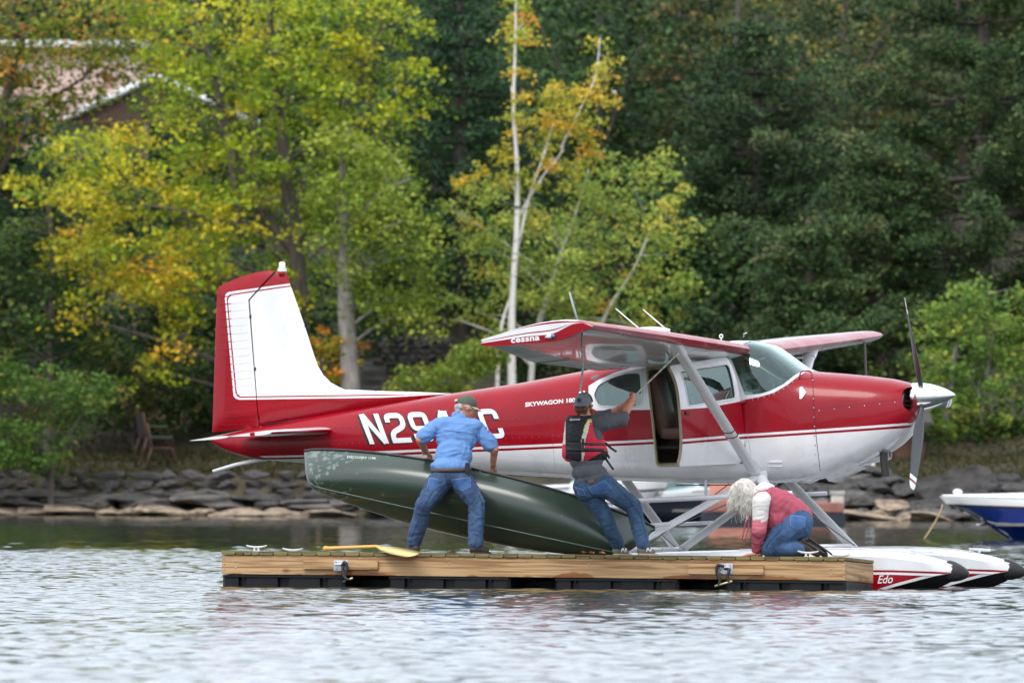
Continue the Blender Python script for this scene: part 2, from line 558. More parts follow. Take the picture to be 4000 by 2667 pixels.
# ------------------------------------------------------------------ trees
M['bark'] = mat('bark', S(104, 94, 88), 0.95, var=0.5, vscale=6, bump=0.02, bscale=20, stretch=(1, 1, .25))
M['bark_grey'] = mat('bark_grey', S(150, 142, 136), 0.95, var=0.5, vscale=5, bump=0.02, bscale=18, stretch=(1, 1, .4))
def mat_birch():
    m = mat('bark_birch', S(196, 192, 186), 0.8, var=0.75, vscale=4.0, stretch=(.6, .6, 2.2), dark=S(70, 62, 58))
    for nd in m.node_tree.nodes:
        if nd.bl_idname == 'ShaderNodeValToRGB':
            nd.color_ramp.elements[0].position = 0.30; nd.color_ramp.elements[1].position = 0.43
    return m
M['bark_birch'] = mat_birch()
M['leaf'] = mat_leaf('leaf')
M['needle'] = mat_leaf('needle', 0.12, 0.7)

def leaf_quads(c, size, r, flat=0.55, elong=1.0, wide=0.42):
    """c: (N,3) leaf centres -> (4N,3) kite shaped leaves"""
    n = len(c)
    nrm = r.normal(size=(n, 3)); nrm[:, 2] = np.abs(nrm[:, 2]) + flat
    nrm[:, 1] -= 0.25
    nrm /= np.linalg.norm(nrm, axis=1)[:, None]
    t = r.normal(size=(n, 3)); t -= nrm * (t * nrm).sum(1)[:, None]
    t /= np.linalg.norm(t, axis=1)[:, None]
    b = np.cross(nrm, t)
    s = (size * (0.45 + 0.95 * r.random(n)))[:, None]
    droop = nrm * s * 0.18
    v = np.stack([c - t * s * 0.5 * elong, c + b * s * wide - droop * .4, c + t * s * 0.62 * elong - droop, c - b * s * wide - droop * .4], 1)
    return v.reshape(-1, 3)

def in_poly(px, py, poly):
    n = len(poly); inside = False; j = n - 1
    for i in range(n):
        xi, yi = poly[i]; xj, yj = poly[j]
        if (yi > py) != (yj > py) and px < (xj - xi) * (py - yi) / (yj - yi + 1e-9) + xi: inside = not inside
        j = i
    return inside

def tube_np(V, Fc, pts, rad, seg=7):
    pts, fr = frames(pts)
    base = len(V)
    for p, (t, a, b), r_ in zip(pts, fr, rad):
        for k in range(seg):
            an = 2 * math.pi * k / seg
            V.append(p + a * (r_ * math.cos(an)) + b * (r_ * math.sin(an)))
    for i in range(len(pts) - 1):
        for k in range(seg):
            Fc.append((base + i * seg + k, base + i * seg + (k + 1) % seg, base + (i + 1) * seg + (k + 1) % seg, base + (i + 1) * seg + k))

def tree(name, label, Y, stems, poly, pal, seed, clump=(0.22, 0.5), nclump=220, nleaf=46, size=0.11, depth=2.2, bark='bark', lmat='leaf', group=None, sq=0.55, limbs=26, elong=1.0, flat=0.55, hue=None, pal2=None, cat='tree'):
    """stems: list of [(px,py,diam_px),...] traced on the tree's own plane; poly: crown outline in photo px;
    pal: list of (weight, rgb); the crown gets real depth around distance Y"""
    r = np.random.default_rng(seed); rnd = random.Random(seed)
    s = Y / F_PX
    bx, by = stems[0][0][0], stems[0][0][1]
    b0 = P(bx, by, Y)
    gz = float(ground_z(np.array(b0.x), np.array(Y)))
    root = empty(name, (b0.x, Y, gz), 0, label, cat, group)
    o0 = Vector(root.location)
    V, Fc = [], []
    paths = []
    for st in stems:
        dy = rnd.uniform(-.3, .3)
        pts = [P(q[0], q[1], Y) - o0 for q in st]
        for i, p in enumerate(pts): p.y += dy * i / len(pts)
        rad = [q[2] * s / 2 for q in st]
        if st is stems[0] and pts[0].z > 0.05:
            pts = [Vector((pts[0].x, pts[0].y, -0.15))] + pts; rad = [rad[0] * 1.25] + rad
        n = 4 * len(pts)
        sp = [Vector(q) for q in spline(pts, n)]
        rr = [float(np.interp(i / (n - 1), np.linspace(0, 1, len(rad)), rad)) for i in range(n)]
        tube_np(V, Fc, sp, rr, 8)
        paths.append((sp, rr))
    # clump centres inside the outline
    xs = [q[0] for q in poly]; ys = [q[1] for q in poly]
    C = []; CP = []
    tries = 0
    cx, cy = (min(xs) + max(xs)) / 2, (min(ys) + max(ys)) / 2
    while len(C) < nclump and tries < nclump * 40:
        tries += 1
        px, py = rnd.uniform(min(xs), max(xs)), rnd.uniform(min(ys), max(ys))
        if not in_poly(px, py, poly): continue
        e = math.hypot((px - cx) / (max(xs) - min(xs)) * 2, (py - cy) / (max(ys) - min(ys)) * 2)
        dd = rnd.uniform(-1, 1) * depth * math.sqrt(max(0.08, 1 - 0.8 * min(1, e) ** 2))
        C.append(P(px, py, Y + dd) - o0); CP.append((px, py))
    w = np.array([p_[0] for p_ in pal], dtype=float); w /= w.sum()
    cols = np.array([p_[1] for p_ in pal]) * 1.08
    allv, allc = [], []
    for ci, c in enumerate(C):
        rad = rnd.uniform(*clump)
        n = int(nleaf * (rad / (sum(clump) / 2)) ** 2 * rnd.uniform(.6, 1.2)) + 4
        off = r.normal(size=(n, 3)) * np.array([rad, rad, rad * sq]) * 0.55
        off[:, 2] -= 0.25 * (off[:, 0] ** 2 + off[:, 1] ** 2) / max(rad, .1)
        allv.append(leaf_quads(np.array(c) + off, size, r, flat, elong))
        if hue is not None and rnd.random() < hue(*CP[ci]): cw = np.array([q[0] for q in pal2], dtype=float); cw /= cw.sum(); cs = np.array([q[1] for q in pal2]) * 1.08
        else: cw, cs = w, cols
        base = cs[r.choice(len(cs), p=cw)]
        lc = np.where(r.random(n)[:, None] < 0.72, base[None, :], cs[r.choice(len(cs), size=n, p=cw)])
        allc.append(lc * (0.75 + 0.5 * r.random(n)[:, None]))
    # limbs out to a share of the clumps
    for c in rnd.sample(C, min(limbs, len(C))):
        best = None
        for sp, rr in paths:
            for i, p in enumerate(sp):
                if p.z < c.z + 0.1 and i > 2:
                    dd = (p - c).length + 0.35 * abs((c.z - p.z) - 0.7 * math.hypot(c.x - p.x, c.y - p.y))
                    if best is None or dd < best[0]: best = (dd, p, rr[i])
        if best is None: continue
        p, rad = best[1], best[2]
        mid = p.lerp(c, 0.5) + Vector((rnd.uniform(-.15, .15), rnd.uniform(-.15, .15), rnd.uniform(.0, .25)))
        sp = [Vector(q) for q in spline([p, mid, c], 7)]
        r0 = min(rad * 0.55, 0.012 + 0.014 * (p - c).length)
        tube_np(V, Fc, sp, [r0 * (1 - 0.75 * i / 6) for i in range(7)], 5)
    pydata('trunk', V, Fc, M[bark], root, True)
    vv = np.concatenate(allv); cc = np.concatenate(allc)
    quads_np('crown', vv, len(cc), M[lmat], root, cc)
    return root

G = lambda *a: S(*a)
YG = [(2.4, G(164, 174, 40)), (3, G(132, 152, 38)), (1.2, G(196, 190, 52)), (2, G(96, 124, 38))]
YW = [(3, G(190, 182, 42)), (2, G(208, 188, 50)), (.6, G(222, 174, 56)), (2, G(150, 158, 42)), (.12, G(216, 136, 58))]
tree('maple_tree', 'large yellow-green maple behind the tail with several grey limbs', 246.5,
     [[(1180, 1500, 74), (1165, 1050, 62), (1120, 700, 52), (1080, 350, 36), (1050, 20, 20)],
      [(1160, 1000, 40), (1020, 820, 36), (900, 560, 30), (840, 300, 22), (760, 60, 12)],
      [(950, 960, 30), (900, 620, 26), (870, 520, 20)],
      [(1140, 800, 34), (1260, 560, 26), (1400, 330, 18), (1480, 120, 10)],
      [(1040, 960, 24), (760, 840, 18), (560, 800, 10)]],
     [(430, -80), (1590, -80), (1640, 60), (1690, 230), (1670, 420), (1600, 480), (1580, 640), (1490, 700), (1420, 880), (1330, 930), (1250, 1180), (1100, 1230), (960, 1080), (870, 1180), (850, 1330), (690, 1480), (480, 1500), (470, 1420), (620, 1300), (480, 1180), (250, 1250), (230, 1190), (420, 1080), (220, 1010), (180, 940), (400, 830), (60, 790), (30, 730), (120, 640), (150, 560), (380, 500), (640, 440), (620, 300), (520, 200)],
     YG, 11, clump=(.2, .58), nclump=400, nleaf=84, size=.092, depth=2.6, limbs=120, sq=.42, pal2=YW, hue=lambda px, py: min(.95, max(.06, .14 + (py - 500) / 1300 + (700 - px) / 1500)))
tree('roadside_maple', 'yellow-green maple branches hanging before the pink house wall', 250.0,
     [[(-60, 1500, 60), (-40, 900, 50), (20, 400, 36), (120, 60, 18)], [(-30, 700, 30), (160, 430, 18), (330, 300, 10)]],
     [(-150, -60), (620, -60), (640, 200), (560, 340), (430, 330), (360, 420), (220, 480), (60, 560), (-150, 640)],
     [(2, G(150, 152, 50)), (2, G(112, 128, 40)), (.6, G(196, 140, 60)), (1, G(86, 104, 40)), (.3, G(180, 100, 60))], 12, nclump=190, nleaf=40, size=.1, depth=1.4, limbs=40)
tree('grey_trunk_maple', 'olive-leaved maple on a thick pale grey trunk beside the stone steps', 244.6,
     [[(1370, 1520, 78), (1352, 1200, 66), (1346, 900, 54), (1338, 700, 30), (1334, 560, 12)], [(1345, 900, 34), (1480, 760, 20), (1600, 700, 12)]],
     [(1200, 640), (1230, 500), (1340, 440), (1460, 520), (1560, 600), (1640, 740), (1560, 800), (1700, 860), (1740, 960), (1700, 1080), (1660, 1200), (1700, 1290), (1560, 1260), (1440, 1180), (1370, 1220), (1310, 1080), (1230, 900)],
     [(3, G(138, 154, 52)), (2, G(110, 132, 46)), (1.4, G(168, 176, 70)), (1, G(80, 104, 40))], 13, nclump=190, nleaf=52, size=.092, depth=1.6, bark='bark_grey', limbs=24)
tree('young_maple', 'small maple turning orange beside the white fin', 245.0,
     [[(1250, 1560, 22), (1260, 1440, 18), (1280, 1330, 12)], [(1255, 1450, 12), (1350, 1380, 6)]],
     [(1190, 1290), (1270, 1270), (1300, 1310), (1400, 1330), (1425, 1370), (1400, 1410), (1360, 1500), (1300, 1545), (1240, 1480), (1200, 1380)],
     [(2, G(212, 166, 52)), (1.2, G(216, 142, 60)), (3, G(176, 164, 50)), (2, G(146, 148, 50))], 14, clump=(.12, .26), nclump=34, nleaf=34, size=.085, depth=.8, limbs=20, sq=.4)
# white birch clump in the middle
BG = [(3, G(172, 184, 84)), (3, G(146, 168, 74)), (1.0, G(198, 188, 78)), (1, G(104, 130, 58)), (.25, G(216, 172, 66))]
tree('white_birch', 'slender white birch with bright bark rising above the red wing', 246.0,
     [[(2000, 1560, 34), (1998, 1300, 30), (2004, 1120, 26), (2018, 900, 22), (2020, 660, 17), (2006, 420, 14), (2012, 200, 10), (2016, -40, 7)],
      [(2012, 1010, 13), (2070, 760, 10), (2120, 620, 8), (2160, 480, 5)], [(2016, 860, 10), (2120, 690, 8), (2190, 600, 6), (2210, 520, 4)],
      [(1942, 1560, 18), (1946, 1400, 16), (1962, 1260, 13), (1998, 1150, 8)], [(2190, 580, 9), (2270, 420, 7), (2325, 300, 6), (2345, 140, 4)]],
     [(1960, -20), (2060, -20), (2080, 120), (2040, 220), (2060, 330), (2200, 330), (2300, 300), (2330, 120), (2365, 110), (2420, 350), (2370, 480), (2330, 620), (2250, 700), (2150, 760), (2000, 740), (1900, 720), (1800, 760), (1720, 730), (1740, 660), (1900, 640), (1970, 520), (1950, 300)],
     [(3, G(186, 178, 66)), (1, G(214, 176, 60)), (3, G(158, 166, 62)), (.3, G(220, 160, 66))], 21, clump=(.12, .28), nclump=105, nleaf=40, size=.08, depth=1.0, bark='bark_birch', limbs=12)
tree('leaning_birch', 'leaning birch with two pale stems and a broad light green crown', 247.5,
     [[(2070, 1560, 26), (2090, 1330, 22), (2140, 1160, 16), (2180, 1020, 11), (2240, 860, 8), (2300, 660, 5)], [(2100, 1260, 14), (2170, 1060, 9), (2210, 980, 6)],
      [(2340, 1300, 18), (2380, 1200, 16), (2470, 1060, 10), (2540, 900, 5)]],
     [(1730, 720), (1900, 700), (2080, 780), (2200, 820), (2240, 620), (2330, 560), (2450, 620), (2560, 590), (2680, 610), (2690, 760), (2740, 910), (2700, 1030), (2690, 1120), (2700, 1200), (2620, 1290), (2420, 1300), (2200, 1280), (2050, 1180), (1960, 1290), (1780, 1280), (1760, 1160), (1850, 1050), (1800, 960), (1720, 850)],
     BG, 22, clump=(.16, .36), nclump=260, nleaf=48, size=.08, depth=1.7, bark='bark_birch', limbs=16)
# right-hand leafy tree
tree('lakeside_birch', 'bright green leafy tree on the bank beyond the spinner', 243.0,
     [[(3690, 1850, 34), (3690, 1700, 30), (3720, 1450, 22), (3760, 1200, 12)], [(3830, 1850, 22), (3840, 1600, 18), (3880, 1300, 10)], [(3960, 1820, 20), (3960, 1500, 14)]],
     [(3640, 1180), (3720, 1100), (3840, 1080), (3900, 1140), (4060, 1090), (4100, 1500), (4080, 1700), (3960, 1740), (3860, 1690), (3760, 1760), (3660, 1720), (3600, 1640), (3540, 1700), (3480, 1640), (3560, 1560), (3600, 1480), (3560, 1380), (3600, 1280)],
     [(3, G(124, 150, 62)), (3, G(92, 124, 48)), (1.4, G(162, 170, 74)), (1, G(70, 100, 44))], 31, clump=(.16, .36), nclump=250, nleaf=44, size=.09, depth=1.7, bark='bark_grey', limbs=34)
# left shrubs
tree('dark_hardwood', 'dark green hardwood standing at the left above the stone wall', 248.0,
     [[(190, 1640, 36), (200, 1300, 30), (205, 1000, 22), (190, 800, 14)], [(200, 1250, 16), (120, 1080, 8)]],
     [(-150, 900), (100, 820), (240, 900), (330, 1060), (450, 1230), (420, 1400), (300, 1420), (160, 1340), (60, 1450), (-150, 1400)],
     [(3, G(56, 84, 40)), (2, G(78, 104, 44)), (1, G(110, 122, 56))], 41, nclump=120, nleaf=46, depth=1.6, limbs=18)
tree('lakeside_shrub', 'bushy green shrub overhanging the stone wall', 243.2,
     [[(200, 1860, 22), (210, 1680, 16), (250, 1520, 10)], [(190, 1820, 14), (90, 1620, 8)], [(215, 1780, 12), (330, 1600, 7)]],
     [(-150, 1400), (-20, 1380), (100, 1440), (250, 1400), (380, 1450), (490, 1530), (470, 1590), (330, 1650), (260, 1760), (180, 1880), (90, 1860), (20, 1800), (-150, 1920)],
     [(3, G(84, 116, 44)), (2, G(62, 92, 38)), (1.2, G(122, 142, 58)), (.6, G(130, 116, 56))], 42, clump=(.16, .34), nclump=150, nleaf=46, size=.085, depth=1.2, limbs=30, cat='shrub')
tree('bank_shrub', 'sprawling light green shrub below the upper stone wall', 243.6,
     [[(1720, 1620, 14), (1730, 1520, 10), (1760, 1440, 6)], [(1715, 1600, 10), (1620, 1480, 5)], [(1730, 1560, 10), (1850, 1420, 5)]],
     [(1520, 1510), (1560, 1430), (1680, 1440), (1760, 1380), (1840, 1330), (1960, 1290), (1990, 1380), (1950, 1440), (1860, 1470), (1830, 1540), (1700, 1600), (1560, 1580)],
     [(3, G(124, 144, 54)), (2, G(98, 122, 46)), (1, G(160, 162, 64))], 43, clump=(.14, .28), nclump=90, nleaf=44, size=.08, depth=.9, limbs=26, cat='shrub')
# pines, right
PN = [(3, G(72, 92, 56)), (2, G(54, 74, 46)), (1.3, G(98, 112, 70)), (.5, G(112, 108, 72))]
def pine(name, label, Y, px, base, top, wid, seed, pal=PN, tiers=13, n=36):
    n = int(n * 2.3)
    r = np.random.default_rng(seed); rnd = random.Random(seed)
    b0 = P(px, base, Y); s = Y / F_PX
    gz = float(ground_z(np.array(b0.x), np.array(Y)))
    root = empty(name, (b0.x, Y, gz), 0, label, 'pine tree', 'white pines on the bank')
    H = P(px, top, Y).z - gz
    V, Fc = [], []
    tube_np(V, Fc, [Vector((0, 0, -.1)), Vector((.05, 0, H * .5)), Vector((0, .05, H))], [.24, .15, .03], 8)
    av, ac = [], []
    w = np.array([p_[0] for p_ in pal]); w = w / w.sum(); cols = np.array([p_[1] for p_ in pal]) * np.array([.86, .98, .82])
    for t in range(tiers):
        f = (t + .3) / tiers
        z = H * (0.10 + 0.88 * f) 
        rad = wid * s * (0.5 * (1 - f) ** 0.75 + 0.06) * (1.12 if t % 2 else .78) * rnd.uniform(.8, 1.15)
        nb = 9 if f < .8 else 6
        a0 = rnd.random() * 6
        for k in range(nb):
            an = a0 + 2 * math.pi * k / nb + rnd.uniform(-.25, .25)
            Lb = rad * rnd.uniform(.65, 1.1)
            rise = Lb * rnd.uniform(.12, .4)
            e = Vector((math.cos(an) * Lb, math.sin(an) * Lb, z + rise))
            p0 = Vector((0, 0, z)); md = p0.lerp(e, .55) - Vector((0, 0, .1 * Lb))
            sp = [Vector(q) for q in spline([p0, md, e], 6)]
            tube_np(V, Fc, sp, [.045 - .036 * i / 5 for i in range(6)], 4)
            for q in range(max(3, int(Lb / .26))):
                u = 0.35 + 0.65 * (q + rnd.random()) / max(3, int(Lb / .26))
                i = min(4, int(u * 5)); c = sp[i].lerp(sp[i + 1], u * 5 - i) if i < 5 else sp[5]
                c = c + Vector((rnd.uniform(-.26, .26), rnd.uniform(-.26, .26), rnd.uniform(-.02, .12)))
                off = r.normal(size=(n, 3)) * np.array([.19, .19, .075])
                off[:, 2] += 0.06 - .8 * (off[:, 0] ** 2 + off[:, 1] ** 2)
                av.append(leaf_quads(np.array(c) + off, .095, r, .7, 1.2, .24))
                base_c = cols[r.choice(len(cols), p=w)] * rnd.uniform(.8, 1.25)
                ac.append(np.where(r.random(n)[:, None] < .7, base_c[None, :], cols[r.choice(len(cols), size=n, p=w)]) * (.7 + .55 * r.random(n)[:, None]))
    pydata('trunk', V, Fc, M['bark'], root, True)
    vv = np.concatenate(av); cc = np.concatenate(ac)
    quads_np('crown', vv, len(cc), M['needle'], root, cc)
pine('white_pine', 'tallest dark white pine on the right with its crown out of view', 252, 3830, 1500, -500, 1500, 51, tiers=11, n=52)
pine('white_pine', 'bushy dark pine left of the tall one, above the raised propeller blade', 250, 3420, 1500, 560, 860, 52, tiers=7, n=52)
pine('white_pine', 'low dark pine showing through behind the propeller hub', 248, 3150, 1500, 860, 700, 53, tiers=6, n=52)
pine('white_pine', 'dark pine standing behind the leaning birch crown', 258, 2950, 1400, 60, 1000, 54, [(3, G(58, 80, 50)), (2, G(46, 66, 44)), (1, G(80, 98, 60))], tiers=14, n=24)
pine('white_pine', 'dark spruce-like pine between maple and white birch', 256, 1790, 1400, -200, 900, 55, [(3, G(52, 80, 54)), (2, G(40, 62, 44)), (1, G(84, 112, 70))], tiers=15, n=26)
pine('white_pine', 'shaded pine at the far left behind the shrubs', 254, 20, 1500, 220, 760, 56, [(3, G(48, 72, 54)), (2, G(38, 58, 44)), (1, G(70, 96, 62))], tiers=12, n=26)
# autumn hardwoods further up the slope
AH = [(3, G(90, 102, 62)), (3, G(76, 94, 60)), (1.2, G(116, 112, 62)), (.25, G(134, 104, 68)), (.4, G(140, 134, 62)), (1.5, G(62, 82, 54))]
GH = [(3, G(62, 92, 50)), (2, G(48, 74, 44)), (1.4, G(90, 116, 62))]
def back(label, Y, x, ybase, ytop, w, seed, pal, group='hardwoods up the slope', bark='bark'):
    hgt = ybase - ytop
    rr = random.Random(seed)
    pl = []
    for k in range(14):
        an = 2 * math.pi * k / 14
        q = rr.uniform(.82, 1.12)
        pl.append((x + math.cos(an) * w / 2 * q, ytop + hgt * .36 + math.sin(an) * hgt * .40 * q))
    tree('hardwood_tree', label, Y, [[(x, ybase, 46), (x + 10, ybase - hgt * .35, 40), (x - 10, ytop + hgt * .4, 28), (x + 5, ytop + hgt * .12, 12)],
                                      [(x + 5, ytop + hgt * .5, 22), (x + w * .22, ytop + hgt * .2, 8)], [(x, ytop + hgt * .55, 20), (x - w * .25, ytop + hgt * .25, 8)]],
         pl, pal, seed, clump=(.3, .62), nclump=160, nleaf=60, size=.12, depth=2.2, limbs=26, group=group, bark=bark)
back('grey-trunked hardwood with thin olive and rust leaves above the wing', 262, 2880, 1300, -250, 900, 61, AH, bark='bark_grey')
back('rust tinged hardwood between the thin one and the pines', 266, 3300, 1200, -300, 900, 62, AH)
back('muted olive hardwood at the top right behind the pines', 272, 3750, 1000, -400, 1000, 63, AH)
back('deep green hardwood behind the white birch top', 262, 2350, 1350, -200, 800, 64, GH)
back('green hardwood to the right of the large maple', 260, 1700, 1350, -250, 760, 65, GH)
back('shadowed hardwood behind the large maple', 264, 1000, 1400, -300, 1300, 66, [(2, G(70, 92, 40)), (2, G(56, 78, 38)), (1, G(104, 112, 44))])
back('low shadowed hardwood behind the chairs', 258, 560, 1720, 900, 900, 67, GH)
back('low dark hardwood behind the plane tail', 256, 1100, 1640, 1000, 900, 68, GH)
back('low dark hardwood behind the leaning birch', 257, 2500, 1560, 800, 900, 69, GH)
back('low dark hardwood beneath the right pines', 256, 3400, 1700, 1000, 900, 70, GH)
back('low green hardwood at the right edge above the blue boat', 254, 3950, 1760, 1100, 800, 71, GH)
back('low dark hardwood beyond the open cabin door', 256, 2950, 1640, 900, 900, 72, GH)
back('low green hardwood behind the upper stone wall', 261, 1850, 1400, 650, 800, 73, GH)
back('green hardwood on the bank left of the pink house', 252, -450, 1700, 300, 1000, 75, GH)
back('tall green hardwood left of the far shrubs', 256, -950, 1600, -100, 1100, 76, GH)
back('green hardwood right of the tall pine', 252, 4420, 1650, 200, 900, 77, GH)
back('olive hardwood at the far right of the bank', 255, 4900, 1600, 0, 1000, 78, AH)
back('small green hardwood left of the white pine trunk', 262, 200, 1500, 500, 900, 74, GH)

# understory along the foot of the wood
US = [(2, G(66, 92, 44)), (2, G(50, 74, 38)), (1, G(104, 120, 56)), (.5, G(120, 104, 56))]
for k, (x, yt, w, yb, Y) in enumerate(((520, 1360, 420, 1700, 250), (900, 1330, 420, 1700, 251), (1250, 1400, 380, 1680, 252), (2150, 1250, 420, 1620, 250), (2520, 1240, 460, 1660, 251), (2900, 1280, 460, 1700, 250), (3200, 1300, 420, 1740, 249), (3480, 1380, 360, 1790, 247.5), (3850, 1480, 420, 1800, 248), (3620, 1660, 300, 1850, 243.4), (3900, 1650, 340, 1860, 243), (3250, 1640, 300, 1840, 244), (-300, 1450, 460, 1830, 245), (-780, 1400, 480, 1820, 246), (4350, 1500, 460, 1840, 241))):
    rr = random.Random(500 + k)
    pl = [(x + math.cos(a) * w * .55 * rr.uniform(.8, 1.15), (yt + yb) / 2 + math.sin(a) * (yb - yt) * .52 * rr.uniform(.8, 1.15)) for a in np.linspace(0, 6.28, 13)[:-1]]
    tree('understory_shrub', ['dusky shrub thicket behind the lawn chairs', 'dusky shrub at the foot of the large maple', 'dusky shrub behind the small orange maple', 'green shrub behind the birch trunks', 'green shrub beneath the leaning birch crown', 'dark shrub beyond the cabin roof', 'dark shrub beyond the windshield', 'olive shrub beyond the propeller hub', 'green shrub behind the bright lakeside tree', 'low dark shrub above the largest boulder', 'low dark shrub on the bank behind the blue boat', 'low dark shrub behind the white garden table', 'dense green shrub left of the overhanging lakeside shrub', 'broad green shrub at the far left of the bank', 'broad green shrub right of the bright lakeside tree'][k], Y,
         [[(x, yb + 40, 16), (x + 10, (yt + yb) / 2, 10), (x, yt + 60, 5)], [(x, yb, 10), (x + w * .3, (yt + yb) / 2, 5)], [(x, yb, 10), (x - w * .3, (yt + yb) / 2, 5)]],
         pl, US, 520 + k, clump=(.18, .36), nclump=110, nleaf=44, size=.10, depth=1.1, limbs=16, cat='shrub')

# one dense mass of forest far up the hill, nobody could count it
def far_forest():
    r = np.random.default_rng(90)
    n = 70000
    X = r.uniform(-32, 32, n); d = r.uniform(38, 84, n)
    Y = shore_Y(X) + d
    gz = ground_z(X, Y)
    Z = gz + r.random(n) ** .7 * np.clip(14.5 - gz, 3, 12)
    c = np.stack([X, Y, Z], 1)
    v = leaf_quads(c, .5, r, .4)
    cols = np.array([G(52, 74, 44), G(42, 62, 40), G(74, 94, 52), G(96, 98, 56)])
    o = quads_np('far_forest', v, n, M['leaf'], None, cols[r.choice(4, n, p=[.4, .3, .2, .1])] * (.7 + .6 * r.random(n)[:, None]))
    tag(o, 'dense dark green forest filling the slope behind the trees', 'forest', kind='stuff')
far_forest()

def grass_bank():
    r = np.random.default_rng(91)
    n = 30000
    X = r.uniform(-13, 13, n); d = 2.7 + r.random(n) ** 1.4 * 9
    Y = shore_Y(X) + d
    c = np.stack([X, Y, ground_z(X, Y) + r.random(n) * .12], 1)
    v = leaf_quads(c, .075, r, -.4, 1.7, .25)
    cols = np.array([G(78, 84, 44), G(98, 88, 54), G(66, 78, 38), G(112, 98, 66)])
    o = quads_np('grass', v, n, M['leaf'], None, cols[r.choice(4, n)] * (.45 + .4 * r.random(n)[:, None]))
    tag(o, 'rough grass and leaf litter on the bank', 'grass', kind='stuff')
grass_bank()

# the opposite side of the lake, behind the camera: low wooded shore that shows in the glass and paint
def opposite_shore():
    r = np.random.default_rng(95)
    n = 9000
    X = r.uniform(-420, 420, n)
    top = 13 + 6 * np.sin(X * .05) + 4 * np.sin(X * .17 + 1) + 3 * np.sin(X * .41)
    c = np.stack([X, -230 - r.random(n) * 26, r.random(n) ** .8 * top], 1)
    v = leaf_quads(c, 3.4, r, .3)
    cols = np.array([G(52, 72, 44), G(66, 88, 50), G(44, 60, 42), G(104, 104, 54)])
    o = quads_np('opposite_forest', v, n, M['leaf'], None, cols[r.choice(4, n)] * (.7 + .6 * r.random(n)[:, None]))
    tag(o, 'wooded shore on the opposite side of the lake', 'forest', kind='stuff')
opposite_shore()
# ------------------------------------------------------------------ floatplane
YAW = R(17)
PL_O = P(2950, 1745, 122.5); PL_O.z = 0.0
_fw = Vector((math.cos(YAW), -math.sin(YAW), 0)); _pt = Vector((math.sin(YAW), math.cos(YAW), 0))
_cam = Vector((0, 0, CAM_H))
def L(px, py, ly):
    """photo pixel -> (x forward, z up) on the aircraft's own vertical plane y = ly (port positive)"""
    d = P(px, py, 1.0) - _cam
    t = (ly - (_cam - PL_O).dot(_pt)) / d.dot(_pt)
    p = _cam + d * t - PL_O
    return p.dot(_fw), p.z
def L3(px, py, ly):
    a = L(px, py, ly); return Vector((a[0], ly, a[1]))

plane = empty('floatplane', PL_O, -YAW, 'red and white high-wing floatplane moored along the wooden dock', 'floatplane')

def mat_paint(name, col, rough=0.22, coat=0.8, spec=.4):
    m = mat(name, col, rough, coat=coat, spec=spec, coatr=0.04, rvar=0.08, vscale=2.4, bump=0.0035, bscale=3.2, var=.09, stretch=(1, 1, .6))
    return m
M['p_red'] = mat_paint('paint_red', S(150, 1, 24), 0.30, 0.25, .25)
M['p_white'] = mat_paint('paint_white', (0.80, 0.80, 0.81), 0.3, 0.6)
M['p_black'] = mat('black_rubber', (0.015, 0.015, 0.017), 0.5)
M['p_dark'] = mat('dark_metal', (0.03, 0.03, 0.032), 0.45, metal=0.3)
M['chrome'] = mat('polished_aluminium', (0.82, 0.83, 0.85), 0.13, metal=1.0, rvar=.05, vscale=8)
M['alu'] = mat('strut_white', (0.70, 0.70, 0.72), 0.32, coat=0.4, rvar=.08, vscale=4)
M['beige'] = mat('cabin_beige', S(176, 164, 140), 0.8, var=.2, vscale=5)
M['brown_seat'] = mat('seat_leather', S(92, 60, 46), 0.45, var=.25, vscale=6, bump=.004, bscale=20)
M['grey_seat'] = mat('seat_grey', S(120, 116, 116), 0.7, var=.2, vscale=8)
M['steel'] = mat('galvanised_steel', (0.55, 0.57, 0.60), 0.42, metal=0.9, var=.25, vscale=12)
M['cable'] = mat('cable', (0.12, 0.12, 0.12), 0.5, metal=.5)
M['rope_pale'] = mat('rope_pale', S(222, 218, 208), 0.9, var=.3, vscale=60)
def mat_glass(name, tint=(0.62, 0.80, 0.78), refl=1.0):
    m = bpy.data.materials.new(name); m.use_nodes = True
    nt = m.node_tree; n = nt.nodes; l = nt.links; n.clear()
    out = n.new('ShaderNodeOutputMaterial'); tr = n.new('ShaderNodeBsdfTransparent'); gl = n.new('ShaderNodeBsdfGlossy')
    fr = n.new('ShaderNodeFresnel'); fr.inputs['IOR'].default_value = 1.5
    ml = n.new('ShaderNodeMath'); ml.operation = 'MULTIPLY_ADD'; ml.inputs[1].default_value = 1.2 * refl; ml.inputs[2].default_value = 0.02 * refl
    ml.use_clamp = True
    tr.inputs['Color'].default_value = tuple(tint) + (1,)
    gl.inputs['Roughness'].default_value = 0.02; gl.inputs['Color'].default_value = (.75, .95, .93, 1)
    mx = n.new('ShaderNodeMixShader')
    l.new(fr.outputs['Fac'], ml.inputs[0]); l.new(ml.outputs['Value'], mx.inputs['Fac'])
    l.new(tr.outputs['BSDF'], mx.inputs[1]); l.new(gl.outputs['BSDF'], mx.inputs[2])
    l.new(mx.outputs['Shader'], out.inputs['Surface'])
    return m
M['glass'] = mat_glass('cabin_glass', (0.46, 0.70, 0.68), 2.0)
M['glass_ws'] = mat_glass('windshield_glass', (0.70, 0.87, 0.86), 1.5)

